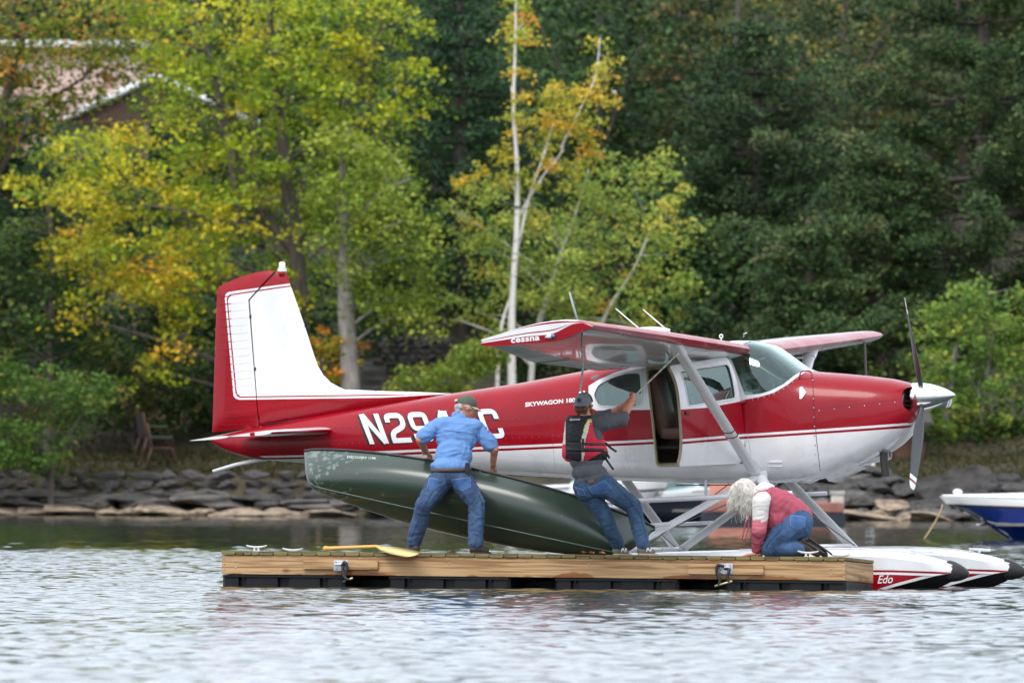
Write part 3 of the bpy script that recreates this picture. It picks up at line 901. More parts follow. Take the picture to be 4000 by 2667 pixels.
# ---- fuselage surface
TOPP = [(822, 1706), (1000, 1669), (1250, 1622), (1500, 1580), (1772, 1536), (2050, 1494), (2300, 1447), (2450, 1412), (2600, 1380), (2750, 1352), (2880, 1330), (2960, 1331), (3021, 1348), (3056, 1371), (3102, 1404), (3142, 1432), (3168, 1446), (3200, 1452), (3274, 1457), (3389, 1467), (3492, 1480), (3555, 1495), (3575, 1508), (3590, 1530)]
BOTP = [(822, 1722), (845, 1740), (900, 1768), (973, 1789), (1021, 1795), (1185, 1807), (1600, 1832), (2050, 1856), (2236, 1867), (2430, 1877), (2746, 1889), (2987, 1887), (3142, 1882), (3205, 1870), (3300, 1846), (3389, 1812), (3450, 1780), (3504, 1749), (3550, 1708), (3575, 1668), (3590, 1625)]
HWP = [(822, .05), (900, .10), (1030, .15), (1250, .21), (1500, .28), (1772, .36), (2050, .44), (2300, .51), (2500, .55), (2950, .555), (3175, .53), (3300, .50), (3450, .44), (3540, .37), (3575, .31), (3590, .24)]
NNP = [(822, 2.2), (1500, 2.4), (2050, 2.7), (2400, 3.4), (2950, 3.6), (3175, 3.0), (3450, 2.6), (3590, 2.3)]
def _tab(lst, z=True):
    if z: q = [L(a, b, 0.0) for a, b in lst]
    else: q = [(L(a, 1650, 0.0)[0], b) for a, b in lst]
    q.sort()
    return q
XT = np.linspace(L(822, 1700, 0)[0], L(3590, 1550, 0)[0], 1500)
def _smooth_tab(lst, z=True, win=21):
    q = _tab(lst, z)
    y = np.interp(XT, [a for a, b in q], [b for a, b in q])
    k = np.hanning(win + 2)[1:-1]; k /= k.sum()
    pad = win // 2
    yp = np.concatenate([2 * y[0] - y[1:pad + 1][::-1], y, 2 * y[-1] - y[-pad - 1:-1][::-1]])
    return np.convolve(yp, k, 'valid')
T_TOP, T_BOT, T_HW, T_N = _smooth_tab(TOPP, win=19), _smooth_tab(BOTP, win=31), _smooth_tab(HWP, False, 61), _smooth_tab(NNP, False, 61)
X_MIN, X_MAX = XT[0], XT[-1]
def prm(x):
    t = np.interp(x, XT, T_TOP); b = np.interp(x, XT, T_BOT)
    return t, b, np.interp(x, XT, T_HW), np.interp(x, XT, T_N)
def surf(x, ph, off=0.0):
    """starboard skin point for station x and angle ph in [-pi/2, pi/2]"""
    t, b, w, n = prm(x)
    zc, h = (t + b) / 2, (t - b) / 2
    y = -w * abs(math.cos(ph)) ** (2 / n)
    z = zc + h * math.copysign(abs(math.sin(ph)) ** (2 / n), ph)
    p = Vector((x, y, z))
    if off: p += nrm(x, p) * off
    return p
def nrm(x, p):
    def f(xx, yy, zz):
        t, b, w, n = prm(xx); zc, h = (t + b) / 2, (t - b) / 2
        return (abs(yy) / w) ** n + (abs(zz - zc) / h) ** n
    e = 2e-3
    g = Vector(((f(p.x + e, p.y, p.z) - f(p.x - e, p.y, p.z)), (f(p.x, p.y + e, p.z) - f(p.x, p.y - e, p.z)), (f(p.x, p.y, p.z + e) - f(p.x, p.y, p.z - e))))
    return g.normalized() if g.length > 1e-9 else Vector((1, 0, 0))
def phi_of(x, z):
    t, b, w, n = prm(x); zc, h = (t + b) / 2, (t - b) / 2
    s = max(-1, min(1, (z - zc) / h))
    return math.copysign(math.asin(min(1, abs(s) ** (n / 2))), s)
def skin(px, py):
    """photo pixel on the visible flank -> (x, phi)"""
    ly = -0.4
    for _ in range(8):
        x, z = L(px, py, ly)
        x = min(max(x, X_MIN), X_MAX)
        ph = phi_of(x, z)
        ly = 0.5 * ly + 0.5 * surf(x, ph).y
    return x, ph
def densify(poly, step=12, closed=True):
    out = []
    n = len(poly)
    for i in range(n if closed else n - 1):
        a, b = poly[i], poly[(i + 1) % n]
        k = max(1, int(math.hypot(b[0] - a[0], b[1] - a[1]) / step))
        for j in range(k): out.append((a[0] + (b[0] - a[0]) * j / k, a[1] + (b[1] - a[1]) * j / k))
    if not closed: out.append(poly[-1])
    return out
def rounded(poly, r=10, k=4):
    out = []
    n = len(poly)
    for i in range(n):
        p0, p1, p2 = Vector(poly[i - 1]), Vector(poly[i]), Vector(poly[(i + 1) % n])
        a = p1 + (p0 - p1).normalized() * min(r, (p0 - p1).length * .45)
        b = p1 + (p2 - p1).normalized() * min(r, (p2 - p1).length * .45)
        for j in range(k + 1):
            t = j / k
            q = a * (1 - t) ** 2 + p1 * 2 * t * (1 - t) + b * t * t
            out.append((q.x, q.y))
    return out
def skin_poly(poly, step=12): return [skin(*q) for q in densify(poly, step)]

STR_TOP = [(1000, 1781), (1186, 1777), (1360, 1767), (1700, 1752), (1950, 1742), (2300, 1727), (2500, 1718), (2950, 1692), (3180, 1677), (3400, 1662), (3590, 1648)]
def stripe_y(px, k): return interp(px, STR_TOP) + (0, 9.5, 19)[k] * (0.75 if px < 1300 else 1.0)
stripes = [[skin(px, stripe_y(px, k)) for px in np.linspace(850, 3588, 120)] for k in range(3)]
X_STR0 = L(1018, 1780, -.15)[0]
POLY = {}
POLY['rear_window'] = skin_poly(rounded([(2318, 1545), (2335, 1505), (2390, 1475), (2450, 1457), (2500, 1456), (2511, 1575), (2495, 1588), (2340, 1586)], 14))
POLY['door_open'] = skin_poly(rounded([(2524, 1433), (2842, 1394), (2886, 1589), (2910, 1700), (2914, 1810), (2566, 1820), (2548, 1640)], 16))
POLY['door_window'] = skin_poly(rounded([(2563, 1452), (2832, 1422), (2854, 1556), (2586, 1588)], 16))
_q = [(2853, 1394), (2861, 1413), (2910, 1543), (2968, 1538), (3006, 1527), (3059, 1501), (3104, 1466), (3140, 1444)]
_wp = [skin(*q) for q in densify(_q, 12, False)]
XW0, XW1 = L(2965, 1330, 0)[0], L(3162, 1444, 0)[0]
_a = _wp[-1]; POLY['windshield'] = _wp + [(_a[0] + (XW1 - _a[0]) * t, _a[1] + (math.pi / 2 - _a[1]) * t) for t in (.25, .5, .75, 1)] + [(XW0, math.pi / 2)]
_b = _wp[0]; POLY['windshield'] += [(XW0 + (_b[0] - XW0) * t, math.pi / 2 + (_b[1] - math.pi / 2) * t) for t in (.2, .4, .6, .8)]
_q = [(3176, 1449), (3146, 1452), (3111, 1474), (3076, 1502), (3024, 1533), (2971, 1549), (2911, 1560), (2886, 1567), (2700, 1592), (2534, 1600), (2330, 1603), (2308, 1592), (2299, 1560), (2299, 1507), (2340, 1482), (2400, 1455), (2470, 1436), (2545, 1424)]
_up = [skin(*q) for q in densify(_q, 12, False)]
_xe = L(2600, 1390, 0)[0]
POLY['upper_white'] = _up + [(_xe, 1.35), (_xe, math.pi / 2), (L(3185, 1449, 0)[0], math.pi / 2)]
POLY['intake'] = skin_poly(rounded([(3522, 1530), (3548, 1510), (3579, 1514), (3580, 1606), (3552, 1606), (3526, 1586)], 12, 3), 6)
X_FIRE = [skin(*q) for q in densify([(3174, 1470), (3179, 1588), (3190, 1720), (3206, 1835)], 25, False)]
X_FW = X_FIRE[1][0]

def body_cdt():
    KP = 0.55
    vs, es = [], []
    for x in np.arange(X_MIN, X_MAX + 1e-6, 0.055):
        for k in range(31):
            vs.append((min(x, X_MAX), -math.pi / 2 + math.pi * k / 30))
    for k in range(31): vs.append((X_MAX, -math.pi / 2 + math.pi * k / 30))
    for x in np.arange(1.45, X_MAX, .02):
        for k in range(31): vs.append((x, -math.pi / 2 + math.pi * k / 30))
    def addline(pl, closed):
        b = len(vs); vs.extend(pl); n = len(pl)
        for i in range(n if closed else n - 1): es.append((b + i, b + (i + 1) % n))
    for s_ in stripes: addline(s_, False)
    for k in POLY: addline(POLY[k], True)
    addline([(X_FW, -math.pi / 2 + math.pi * k / 20) for k in range(21)], False)
    r = delaunay_2d_cdt([Vector((a, b * KP)) for a, b in vs], es, [], 0, 1e-5)
    return [(v.x, v.y / KP) for v in r[0]], r[2]
BV, BF = body_cdt()

def inpoly_pts(pts, poly):
    x = pts[:, 0]; y = pts[:, 1]; n = len(poly); ins = np.zeros(len(pts), bool); j = n - 1
    for i in range(n):
        xi, yi = poly[i]; xj, yj = poly[j]
        c = ((yi > y) != (yj > y)) & (x < (xj - xi) * (y - yi) / (yj - yi + 1e-12) + xi)
        ins ^= c; j = i
    return ins
_bv = np.array(BV); _fc = np.array([[_bv[i] for i in f[:3]] for f in BF]).mean(1)
INS = {k: inpoly_pts(_fc, POLY[k]) for k in POLY}
_sx = [np.interp(_fc[:, 0], [q[0] for q in s_], [q[1] for q in s_]) for s_ in stripes]
_sz = np.where(_fc[:, 1] > _sx[0], 0, np.where(_fc[:, 1] > _sx[1], 1, np.where(_fc[:, 1] > _sx[2], 0, 1)))   # 0 red, 1 white
PAINT = np.where((_fc[:, 0] < X_STR0), 0, _sz)
PAINT = np.where(INS['upper_white'], 1, PAINT)

def body_part(name, sel_star, sel_port, mats, off=0.0, paint=True, flip=False, parent=None, thick=0.0):
    verts, faces, fm, nr = [], [], [], []
    for side, sel in ((1, sel_star), (-1, sel_port)):
        if sel is None: continue
        idx = {}
        for fi in np.nonzero(sel)[0]:
            f = []
            for i in BF[fi]:
                if i not in idx:
                    x, ph = BV[i]
                    ph = max(-math.pi / 2, min(math.pi / 2, ph))
                    p = surf(x, ph); nn = nrm(x, p)
                    p = p + nn * off
                    if side < 0: p.y = -p.y; nn.y = -nn.y
                    idx[i] = len(verts); verts.append(p); nr.append(-nn if flip else nn)
                f.append(idx[i])
            # orient outward
            a, b, c = (verts[q] for q in f[:3])
            gn = (b - a).cross(c - a)
            if (gn.dot(nr[f[0]]) < 0): f = f[::-1]
            faces.append(f); fm.append(int(PAINT[fi]) if paint else 0)
    me = bpy.data.meshes.new(name)
    me.from_pydata([tuple(v) for v in verts], [], faces)
    o = link(name, me, parent or plane, mats)
    me.polygons.foreach_set('material_index', fm)
    smooth(me)
    me.normals_split_custom_set_from_vertices([tuple(n_) for n_ in nr])
    me.update()
    return o
_all = np.ones(len(BF), bool)
_glassS = INS['rear_window'] | INS['windshield']
_glassP = INS['rear_window'] | INS['windshield'] | INS['door_window']
_cowl = _fc[:, 0] > X_FW
RW = [M['p_red'], M['p_white']]
body_part('fuselage', ~_cowl & ~_glassS & ~INS['door_open'], ~_cowl & ~_glassP, RW)
cowl = body_part('cowling', _cowl & ~INS['intake'], _cowl & ~INS['intake'], RW)
# nose cap
_rg = [surf(X_MAX, a) for a in np.linspace(-math.pi / 2, math.pi / 2, 24)]
_ring = _rg + [Vector((p.x, -p.y, p.z)) for p in _rg[::-1][1:-1]]
_c = Vector((X_MAX + .02, 0, sum(p.z for p in _rg) / len(_rg)))
pydata('nose_cap', _ring + [_c], [(i, (i + 1) % len(_ring), len(_ring)) for i in range(len(_ring))], M['p_red'], cowl, True)
_cab = (_fc[:, 0] > -1.75) & (_fc[:, 0] < 0.56)
body_part('cabin_lining', _cab & ~_glassS & ~INS['door_open'], _cab & ~_glassP, [M['beige']], off=-0.03, paint=False, flip=True)
body_part('windshield', INS['windshield'], INS['windshield'], [M['glass_ws']], off=-0.004, paint=False)
body_part('rear_side_window', INS['rear_window'], None, [M['glass']], off=-0.006, paint=False)
body_part('rear_side_window', None, INS['rear_window'], [M['glass']], off=-0.006, paint=False)
body_part('port_door_window', None, INS['door_window'], [M['glass']], off=-0.006, paint=False)

# ---- starboard cabin door, swung about 60 degrees open about its front edge
HX, HZ = L(2914, 1600, -.55)
HY = -0.555
door = empty('cabin_door'); door.parent = plane; del_keys = None
door.location = (HX, HY, 0)
door.rotation_euler = (0, 0, R(65))
dsel = INS['door_open'] & ~INS['door_window']
dp = body_part('door_skin', dsel, None, RW, off=0.004, parent=door)
dp.location = (-HX, -HY, 0)
ds = body_part('door_inner', dsel & (_fc[:, 0] < HX - .10), None, [M['beige']], off=-0.035, paint=False, flip=True, parent=door)
ds.location = (-HX, -HY, 0)
dg = body_part('door_window', INS['door_window'], None, [M['glass']], off=-0.012, paint=False, parent=door)
dg.location = (-HX, -HY, 0)
def skin_strip(name, poly, material, o0, o1, parent, closed=True, loc=None, w=None):
    """edge band running along a skin outline from offset o0 to o1 along the normal"""
    v, f = [], []
    n = len(poly)
    for x, ph in poly:
        v.append(surf(x, ph, o0)); v.append(surf(x, ph, o1))
    for i in range(n if closed else n - 1):
        j = (i + 1) % n
        f.append((2 * i, 2 * j, 2 * j + 1, 2 * i + 1))
    o = pydata(name, v, f, material, parent)
    if loc: o.location = loc
    return o
_de = POLY['door_open']; _i0 = max(range(len(_de)), key=lambda i: _de[i][0]); _de = [q for q in _de[_i0:] + _de[:_i0] if q[0] < HX - .10]
skin_strip('door_edge', _de, M['beige'], .004, -.035, door, closed=False, loc=(-HX, -HY, 0))
skin_strip('door_jamb', _de, mat('jamb_seal', S(178, 170, 138), .7), .002, -.06, plane, closed=False)
def skin_tube(name, poly, rad, material, parent=plane, off=0.0, closed=True, loc=None):
    bm = bmesh.new()
    pts = [surf(x, ph, off) for x, ph in poly]
    if closed: pts.append(pts[0])
    bm_tube(bm, pts, rad, 6, cap=False)
    o = bm_obj(name, bm, material, parent, sm=True)
    if loc: o.location = loc
    return o
skin_tube('doorway_seal', _de, .011, mat('seal_tan', S(170, 162, 130), .7), off=-.004, closed=False)
skin_tube('window_trim', POLY['door_window'], .008, M['p_white'], door, .003, loc=(-HX, -HY, 0))
skin_tube('window_trim', POLY['rear_window'], .006, M['p_white'], plane, .001)
# latch handle
_hx, _hp = skin(2555, 1615)
bm = bmesh.new(); _p = surf(_hx + .06, _hp, .012); bm_box(bm, _p, (.05, .02, .04), bevel=.006)
o = bm_obj('door_handle', bm, mat('handle_red', S(110, 8, 24), .4), door); o.location = (-HX, -HY, 0)
# red hinge fairing
bm = bmesh.new(); bm_tube(bm, [surf(*skin(2838, 1585), .0), surf(*skin(2868, 1577), .022), surf(*skin(2915, 1568), .018)], [.006, .02, .015], 8)
bm_obj('hinge_fairing', bm, M['p_red'], plane, sm=True)

# ---- panel seams and screws
def seam(pts, rad=.0022, name='panel_seam', m=None, parent=plane):
    bm = bmesh.new()
    bm_tube(bm, [surf(*skin(*q), .0005) for q in densify(pts, 18, False)], rad, 4, cap=False)
    return bm_obj(name, bm, m or M['p_dark'], parent)
M['seam_soft'] = mat('seam_soft', (.10, .05, .05), .6)
seam([(3174, 1462), (3179, 1588), (3190, 1720), (3204, 1838)], .003)
seam([(3180, 1597), (3350, 1578), (3521, 1559)], .002, m=M['seam_soft'])
seam([(2920, 1690), (2935, 1790), (2985, 1840)], .0015, m=mat('seam_white', (.35, .35, .36), .6))
seam([(2135, 1490), (2142, 1600), (2160, 1740), (2170, 1850)], .0012, m=M['seam_soft'])
seam([(1300, 1672), (1700, 1655), (2140, 1630), (2300, 1622)], .0012, m=M['seam_soft'])
bm = bmesh.new()
_sc = [(3174 + .04 * (y - 1479), y) for y in range(1485, 1830, 36)] + [(3200 + k * 59, 1604 - k * 6.6) for k in range(6)]
for q in _sc: bm_ball(bm, surf(*skin(*q), .002), .008, 6)
_ws = [(3111, 1477), (3095, 1491), (3076, 1505), (3058, 1517), (3040, 1527), (3022, 1536), (3003, 1542), (2983, 1548), (2960, 1553), (2938, 1558)]
for q in _ws: bm_ball(bm, surf(*skin(q[0] + 2, q[1] + 3), .002), .006, 6)
tag(bm_obj('cowl_screws', bm, M['steel'], plane, sm=True), kind='stuff')
bm = bmesh.new()
for x in range(1300, 2300, 26):
    bm_ball(bm, surf(*skin(x, 1672 - (x - 1300) * .05), .0), .0055, 5)
    bm_ball(bm, surf(*skin(x, 1700 + (2300 - x) * .035), .0), .005, 5)
for y in range(1500, 1740, 18): bm_ball(bm, surf(*skin(2138 + (y - 1490) * .1, y), 0), .004, 5)
tag(bm_obj('rivets', bm, mat('rivet_red_highlight', S(196, 70, 88), .3), plane, sm=True), kind='stuff')  # lighter red than the skin: the rivet highlight is put into the colour
bm = bmesh.new()
for x in range(2060, 2960, 22):
    bm_ball(bm, surf(*skin(x, interp(x, [(2060, 1836), (2700, 1866), (2960, 1850)])), 0), .004, 5)
for x in range(2560, 2900, 20): bm_ball(bm, surf(*skin(x, 1838), 0), .004, 5)
for y in range(1745, 1860, 16):
    bm_ball(bm, surf(*skin(2468, y), 0), .004, 5); bm_ball(bm, surf(*skin(2490, y), 0), .004, 5); bm_ball(bm, surf(*skin(3125, y), 0), .004, 5)
tag(bm_obj('belly_rivets', bm, mat('rivet_white', (.9, .9, .9), .3), plane, sm=True), kind='stuff')
for (xa, ya, xb, yb) in ((1480, 1590, 1500, 1825), (1700, 1552, 1722, 1838), (1905, 1520, 1930, 1848), (2420, 1880, 2420, 1880)):
    if xa != xb: seam([(xa, ya), ((xa + xb) / 2, (ya + yb) / 2), (xb, yb)], .0011, m=M['seam_soft'])
seam([(2050, 1838), (2400, 1858), (2700, 1868), (2960, 1862)], .0012, m=mat('seam_grey', (.4, .4, .41), .6))
seam([(2440, 1745), (2450, 1800), (2470, 1868)], .0010, m=mat('seam_grey2', (.45, .45, .46), .6))
# white lifting-point plate and grab handle on the boot cowl
bm = bmesh.new(); _pp = [surf(*skin(*q), .004) for q in [(3125, 1512), (3134, 1510), (3150, 1532), (3132, 1558), (3124, 1557)]]
bm_prism(bm, _pp, (0, -.006, 0)); bm_obj('lifting_plate', bm, M['p_white'], plane)
bm = bmesh.new(); bm_tube(bm, spline([surf(*skin(3122, 1481), 0), surf(*skin(3126, 1468), .05), surf(*skin(3165, 1468), .05), surf(*skin(3173, 1481), 0)], 16), .008, 7)
bm_obj('grab_handle', bm, M['p_red'], plane, sm=True)
bm = bmesh.new(); _p = surf(*skin(3028, 1802), .01); bm_box(bm, _p, (.14, .03, .008)); _p2 = surf(*skin(3030, 1815), .001); bm_box(bm, _p2, (.14, .012, .045), rot=(R(-30), 0, 0))
bm_obj('boarding_step_bracket', bm, M['p_white'], plane)

# ---- lettering projected on the skin
def text_mesh(body, bold=0.0, shear=0.0, spacing=1.0, width=1.0):
    cu = bpy.data.curves.new('t', 'FONT')
    cu.body = body; cu.offset = bold; cu.shear = shear; cu.space_character = spacing
    cu.resolution_u = 4
    o = bpy.data.objects.new('t', cu); COL.objects.link(o)
    dg_ = bpy.context.evaluated_depsgraph_get()
    me = bpy.data.meshes.new_from_object(o.evaluated_get(dg_))
    bpy.data.objects.remove(o); bpy.data.curves.remove(cu)
    bm = bmesh.new(); bm.from_mesh(me); bpy.data.meshes.remove(me)
    bmesh.ops.remove_doubles(bm, verts=bm.verts, dist=1e-4)
    bmesh.ops.triangulate(bm, faces=bm.faces)
    return bm
def bm_bounds(bm):
    xs = [v.co.x for v in bm.verts]; ys = [v.co.y for v in bm.verts]
    return min(xs), max(xs), min(ys), max(ys)
def skin_text(name, body, p0, p1, hpx, material, off=.003, bold=.0, shear=0.0, dpx=(0, 0), spacing=1.0, cuts=3, slant=0.0):
    bm = text_mesh(body, bold, shear, spacing)
    if cuts: bmesh.ops.subdivide_edges(bm, edges=[e for e in bm.edges if e.calc_length() > .12], cuts=cuts, use_grid_fill=True)
    bmesh.ops.triangulate(bm, faces=bm.faces)
    x0, x1, y0, y1 = bm_bounds(bm)
    for v in bm.verts:
        u = (v.co.x - x0) / (x1 - x0); w_ = (v.co.y - y0) / (y1 - y0)
        px = p0[0] + (p1[0] - p0[0]) * u - slant * w_ + dpx[0]
        py = p0[1] + (p1[1] - p0[1]) * u - hpx * w_ + dpx[1]
        x, ph = skin(px, py)
        v.co = surf(x, ph, off)
    me = bpy.data.meshes.new(name); bm.to_mesh(me); bm.free()
    for p in me.polygons:
        if p.normal.y > 0: p.flip()
    return link(name, me, plane, material)
M['letter_white'] = mat('letter_white', (.82, .82, .82), .35)
M['letter_black'] = mat('letter_black', (.012, .012, .012), .4)
def stroke_text(body, s=.082):
    def rp(pts, r=.15, closed=False):
        n = len(pts); out = []
        for i in range(n):
            if not closed and i in (0, n - 1): out.append(Vector(pts[i])); continue
            p0, p1, p2 = Vector(pts[i - 1]), Vector(pts[i]), Vector(pts[(i + 1) % n])
            a = p1 + (p0 - p1).normalized() * min(r, (p0 - p1).length * .48); b = p1 + (p2 - p1).normalized() * min(r, (p2 - p1).length * .48)
            for j in range(6):
                t = j / 5; out.append(a * (1 - t) ** 2 + p1 * 2 * t * (1 - t) + b * t * t)
        return out
    x0, x1, y0, y1 = .082, .575, .082, .918
    GL = {'N': [[(x0, 0), (x0, 1)], [(x1, 0), (x1, 1)], [(x0 + .01, .99), (x1 - .01, .01)]],
          '2': [[(x0, .70), (x0, y1), (x1, y1), (x1, .56), (x0 + .02, .34), (x0, y0)], [(x0 - .082, y0), (x1 + .082, y0)]],
          '9': [[(x1, .72), (x1, y1), (x0, y1), (x0, .45), (x1, .45), (x1, .72)], [(x1, .60), (x1, y0), (x0, y0), (x0, .28)]],
          '4': [[(x1 - .08, 0), (x1 - .08, 1)], [(0, .28), (x1 + .098, .28)], [(.06, .28), (.40, 1)]],
          '5': [[(x1 + .08, y1), (x0, y1), (x0, .55), (x1, .55), (x1, y0), (x0, y0), (x0, .28)]],
          'C': [[(x1, .66), (x1, y1), (x0, y1), (x0, y0), (x1, y0), (x1, .34)]]}
    bm = bmesh.new(); cx = 0
    for chr_ in body:
        for li, st in enumerate(GL[chr_]):
            pts = rp(st)
            dn = [pts[0]]
            for a, b in zip(pts, pts[1:]):
                k = max(1, int((b - a).length / .09))
                for j in range(1, k + 1): dn.append(a.lerp(b, j / k))
            prev = None
            for i, p in enumerate(dn):
                t = (dn[min(i + 1, len(dn) - 1)] - dn[max(i - 1, 0)]).normalized(); nn = Vector((-t.y, t.x))
                cur = [bm.verts.new((p.x + nn.x * q + cx, p.y + nn.y * q, li * .0006)) for q in (-s, 0, s)]
                if prev:
                    for q in (0, 1): bm.faces.new((prev[q], prev[q + 1], cur[q + 1], cur[q]))
                prev = cur
        cx += .80
    return bm
def skin_strokes(name, body, p0, p1, hpx, material, off, dpx, slant):
    bm = stroke_text(body); x0, x1, y0, y1 = bm_bounds(bm)
    for v in bm.verts:
        u = (v.co.x - x0) / (x1 - x0); w_ = (v.co.y - y0) / (y1 - y0); lz = v.co.z
        x, ph = skin(p0[0] + (p1[0] - p0[0]) * u - slant * w_ + dpx[0], p0[1] + (p1[1] - p0[1]) * u - hpx * w_ + dpx[1])
        v.co = surf(x, ph, off + lz)
    me = bpy.data.meshes.new(name); bm.to_mesh(me); bm.free()
    for p in me.polygons:
        if p.normal.y > 0: p.flip()
    return link(name, me, plane, material)
for k_, dd in enumerate(((-9, 5), (-6, 3.5), (-3, 2))): skin_strokes('registration_shadow', 'N2945C', (1447, 1737), (1980, 1713), 121, M['letter_black'], .0016 + k_ * .0016, dd, 46)
skin_strokes('registration', 'N2945C', (1447, 1737), (1980, 1713), 121, M['letter_white'], .0075, (0, 0), 46)
skin_text('model_name', 'SKYWAGON 180', (2052, 1589), (2248, 1570), 17, M['letter_white'], .003, bold=.035)
for q in ((2262, 1530), (2277, 1527)):
    bm = bmesh.new(); pp = [surf(*skin(*z_), .003) for z_ in [(q[0], q[1]), (q[0] + 9, q[1] - 2), (q[0] + 9, q[1] + 35), (q[0], q[1] + 37)]]
    bm.faces.new([bm.verts.new(p) for p in pp]); bm_obj('white_dash', bm, M['letter_white'], plane)

# ---- lifting surfaces
def airfoil(n=14, t=.12, camber=.02):
    """closed loop from TE along the top to LE and back along the bottom: (u 0=LE..1=TE, height)"""
    up, lo = [], []
    for k in range(n + 1):
        u = (1 - math.cos(math.pi * k / n)) / 2
        y = 5 * t * (.2969 * math.sqrt(u) - .126 * u - .3516 * u * u + .2843 * u ** 3 - .1015 * u ** 4)
        c = camber * 4 * u * (1 - u)
        up.append((u, c + y)); lo.append((u, c - y))
    return up[::-1] + lo[1:]
def lift(name, secs, mats, face_mat, parent=plane, n=14, caps=True):
    """secs: (y, xLE, zLE, xTE, zTE, t, camber)"""
    v, f, fm = [], [], []
    m_ = 2 * n + 1
    for (y, xl, zl, xt, zt, t, cb) in secs:
        le = Vector((xl, y, zl)); te = Vector((xt, y, zt)); ch = te - le; up = Vector((-ch.z, 0, ch.x)) ; up = -up if up.z < 0 else up
        for (u, h) in airfoil(n, t, cb): v.append(le + ch * u + up * h)
    for i in range(len(secs) - 1):
        for k in range(m_ - 1):
            f.append((i * m_ + k, (i + 1) * m_ + k, (i + 1) * m_ + k + 1, i * m_ + k + 1))
            fm.append(face_mat(i, k, m_ - 1))
    if caps:
        for e in (0, (len(secs) - 1) * m_):
            for k in range(n):
                a, b, c, d = e + k, e + k + 1, e + m_ - 2 - k, e + m_ - 1 - k
                f.append((a, b, c, d)); fm.append(face_mat(-1 if e == 0 else -2, k, n))
    o = pydata(name, v, f, mats, parent, False, fm)
    bm = bmesh.new(); bm.from_mesh(o.data); bmesh.ops.remove_doubles(bm, verts=bm.verts, dist=1e-5); bmesh.ops.recalc_face_normals(bm, faces=bm.faces); bm.to_mesh(o.data); bm.free()
    smooth(o.data); o.data.set_sharp_from_angle(angle=R(38))
    return o
def wing_sec(y, sgn, t=.125, end=0.0):
    f = (y - .55) / 4.75
    xl = .075 - .215 * max(0, f) ** 1.6; zl = 2.362 + .188 * f
    ct = interp(y, [(0, 1.56), (2.6, 1.54), (5.46, 1.06)])
    zt = zl - ct * interp(y, [(0, .138), (5.46, .165)])
    return (sgn * y, xl - end, zl, xl - ct + end * .3, zt, t, .025)
def wing(sgn):
    def fmat(i, k, m_):
        if i < 0: return 0
        u = k / m_
        return 0 if .39 < u < .56 else 1
    ys = [.46, .9, 1.5, 2.05, 2.6, 3.4, 4.2, 5.0, 5.2]
    w_ = lift('wing', [wing_sec(y, sgn) for y in ys], RW, fmat)
    # tip cap: blunt, red side with white stripes above
    tips = [wing_sec(5.2, sgn), wing_sec(5.36, sgn, .122, .005), wing_sec(5.43, sgn, .112, .02), wing_sec(5.455, sgn, .095, .05)]
    def tmat(i, k, m_):
        if i == -2: return 0
        if i < 0: return 1
        u = k / m_
        if i >= 1 and u < .40: return 0 if i == 1 and False else 1
        return 0 if u > .40 else 1
    tp = lift('wing_tip', tips, RW, tmat, w_)
    # stripes across the tip side
    return w_, tp
wN, tipN = wing(-1)
wF, tipF = wing(1)
# aileron / flap corrugations under the near wing, ridges as thin ribs
for sgn, wo in ((-1, wN), (1, wF)):
    bm = bmesh.new()
    for y in np.arange(.75, 5.1, .085):
        s_ = wing_sec(y, sgn); le = Vector(s_[1:3] and (s_[1], s_[0], s_[2])); te = Vector((s_[3], s_[0], s_[4]))
        a = le.lerp(te, .80); b = le.lerp(te, .995)
        ch = (te - le); up = Vector((-ch.z, 0, ch.x)); up = -up if up.z < 0 else up
        th = lambda u: 5 * .125 * (.2969 * math.sqrt(u) - .126 * u - .3516 * u * u + .2843 * u ** 3 - .1015 * u ** 4) - .025 * 4 * u * (1 - u)
        bm_tube(bm, [a - up * th(.80), b - up * th(.995)], .006, 4)
    bm_obj('corrugations', bm, M['p_white'], wo)
    for (y0, y1, nm) in ((.7, 2.55, 'flap'), (2.62, 5.1, 'aileron')):
        bm = bmesh.new()
        for y in (y0, y1): 
            s_ = wing_sec(y, sgn); le = Vector((s_[1], s_[0], s_[2])); te = Vector((s_[3], s_[0], s_[4]))
            ch = (te - le); up = Vector((-ch.z, 0, ch.x)); up = -up if up.z < 0 else up
            q = [le.lerp(te, u) - up * (.004 + max(0, 5 * .125 * (.2969 * math.sqrt(u) - .126 * u - .3516 * u * u + .2843 * u ** 3 - .1015 * u ** 4) - .1 * u * (1 - u))) for u in (.76, .88, .995)]
            bm_tube(bm, q, .002, 4)
        s0, s1 = wing_sec(y0, sgn), wing_sec(y1, sgn)
        h_ = []
        for s_ in (s0, s1):
            le = Vector((s_[1], s_[0], s_[2])); te = Vector((s_[3], s_[0], s_[4])); ch = te - le; up = Vector((-ch.z, 0, ch.x)); up = -up if up.z < 0 else up
            h_.append(le.lerp(te, .76) - up * (5 * .125 * (.2969 * math.sqrt(.76) - .126 * .76 - .3516 * .76 ** 2 + .2843 * .76 ** 3 - .1015 * .76 ** 4) - .1 * .76 * .24 + .001))
        bm_tube(bm, h_, .0022, 4)
        bm_obj(nm + '_gap', bm, M['seam_soft'], wo)

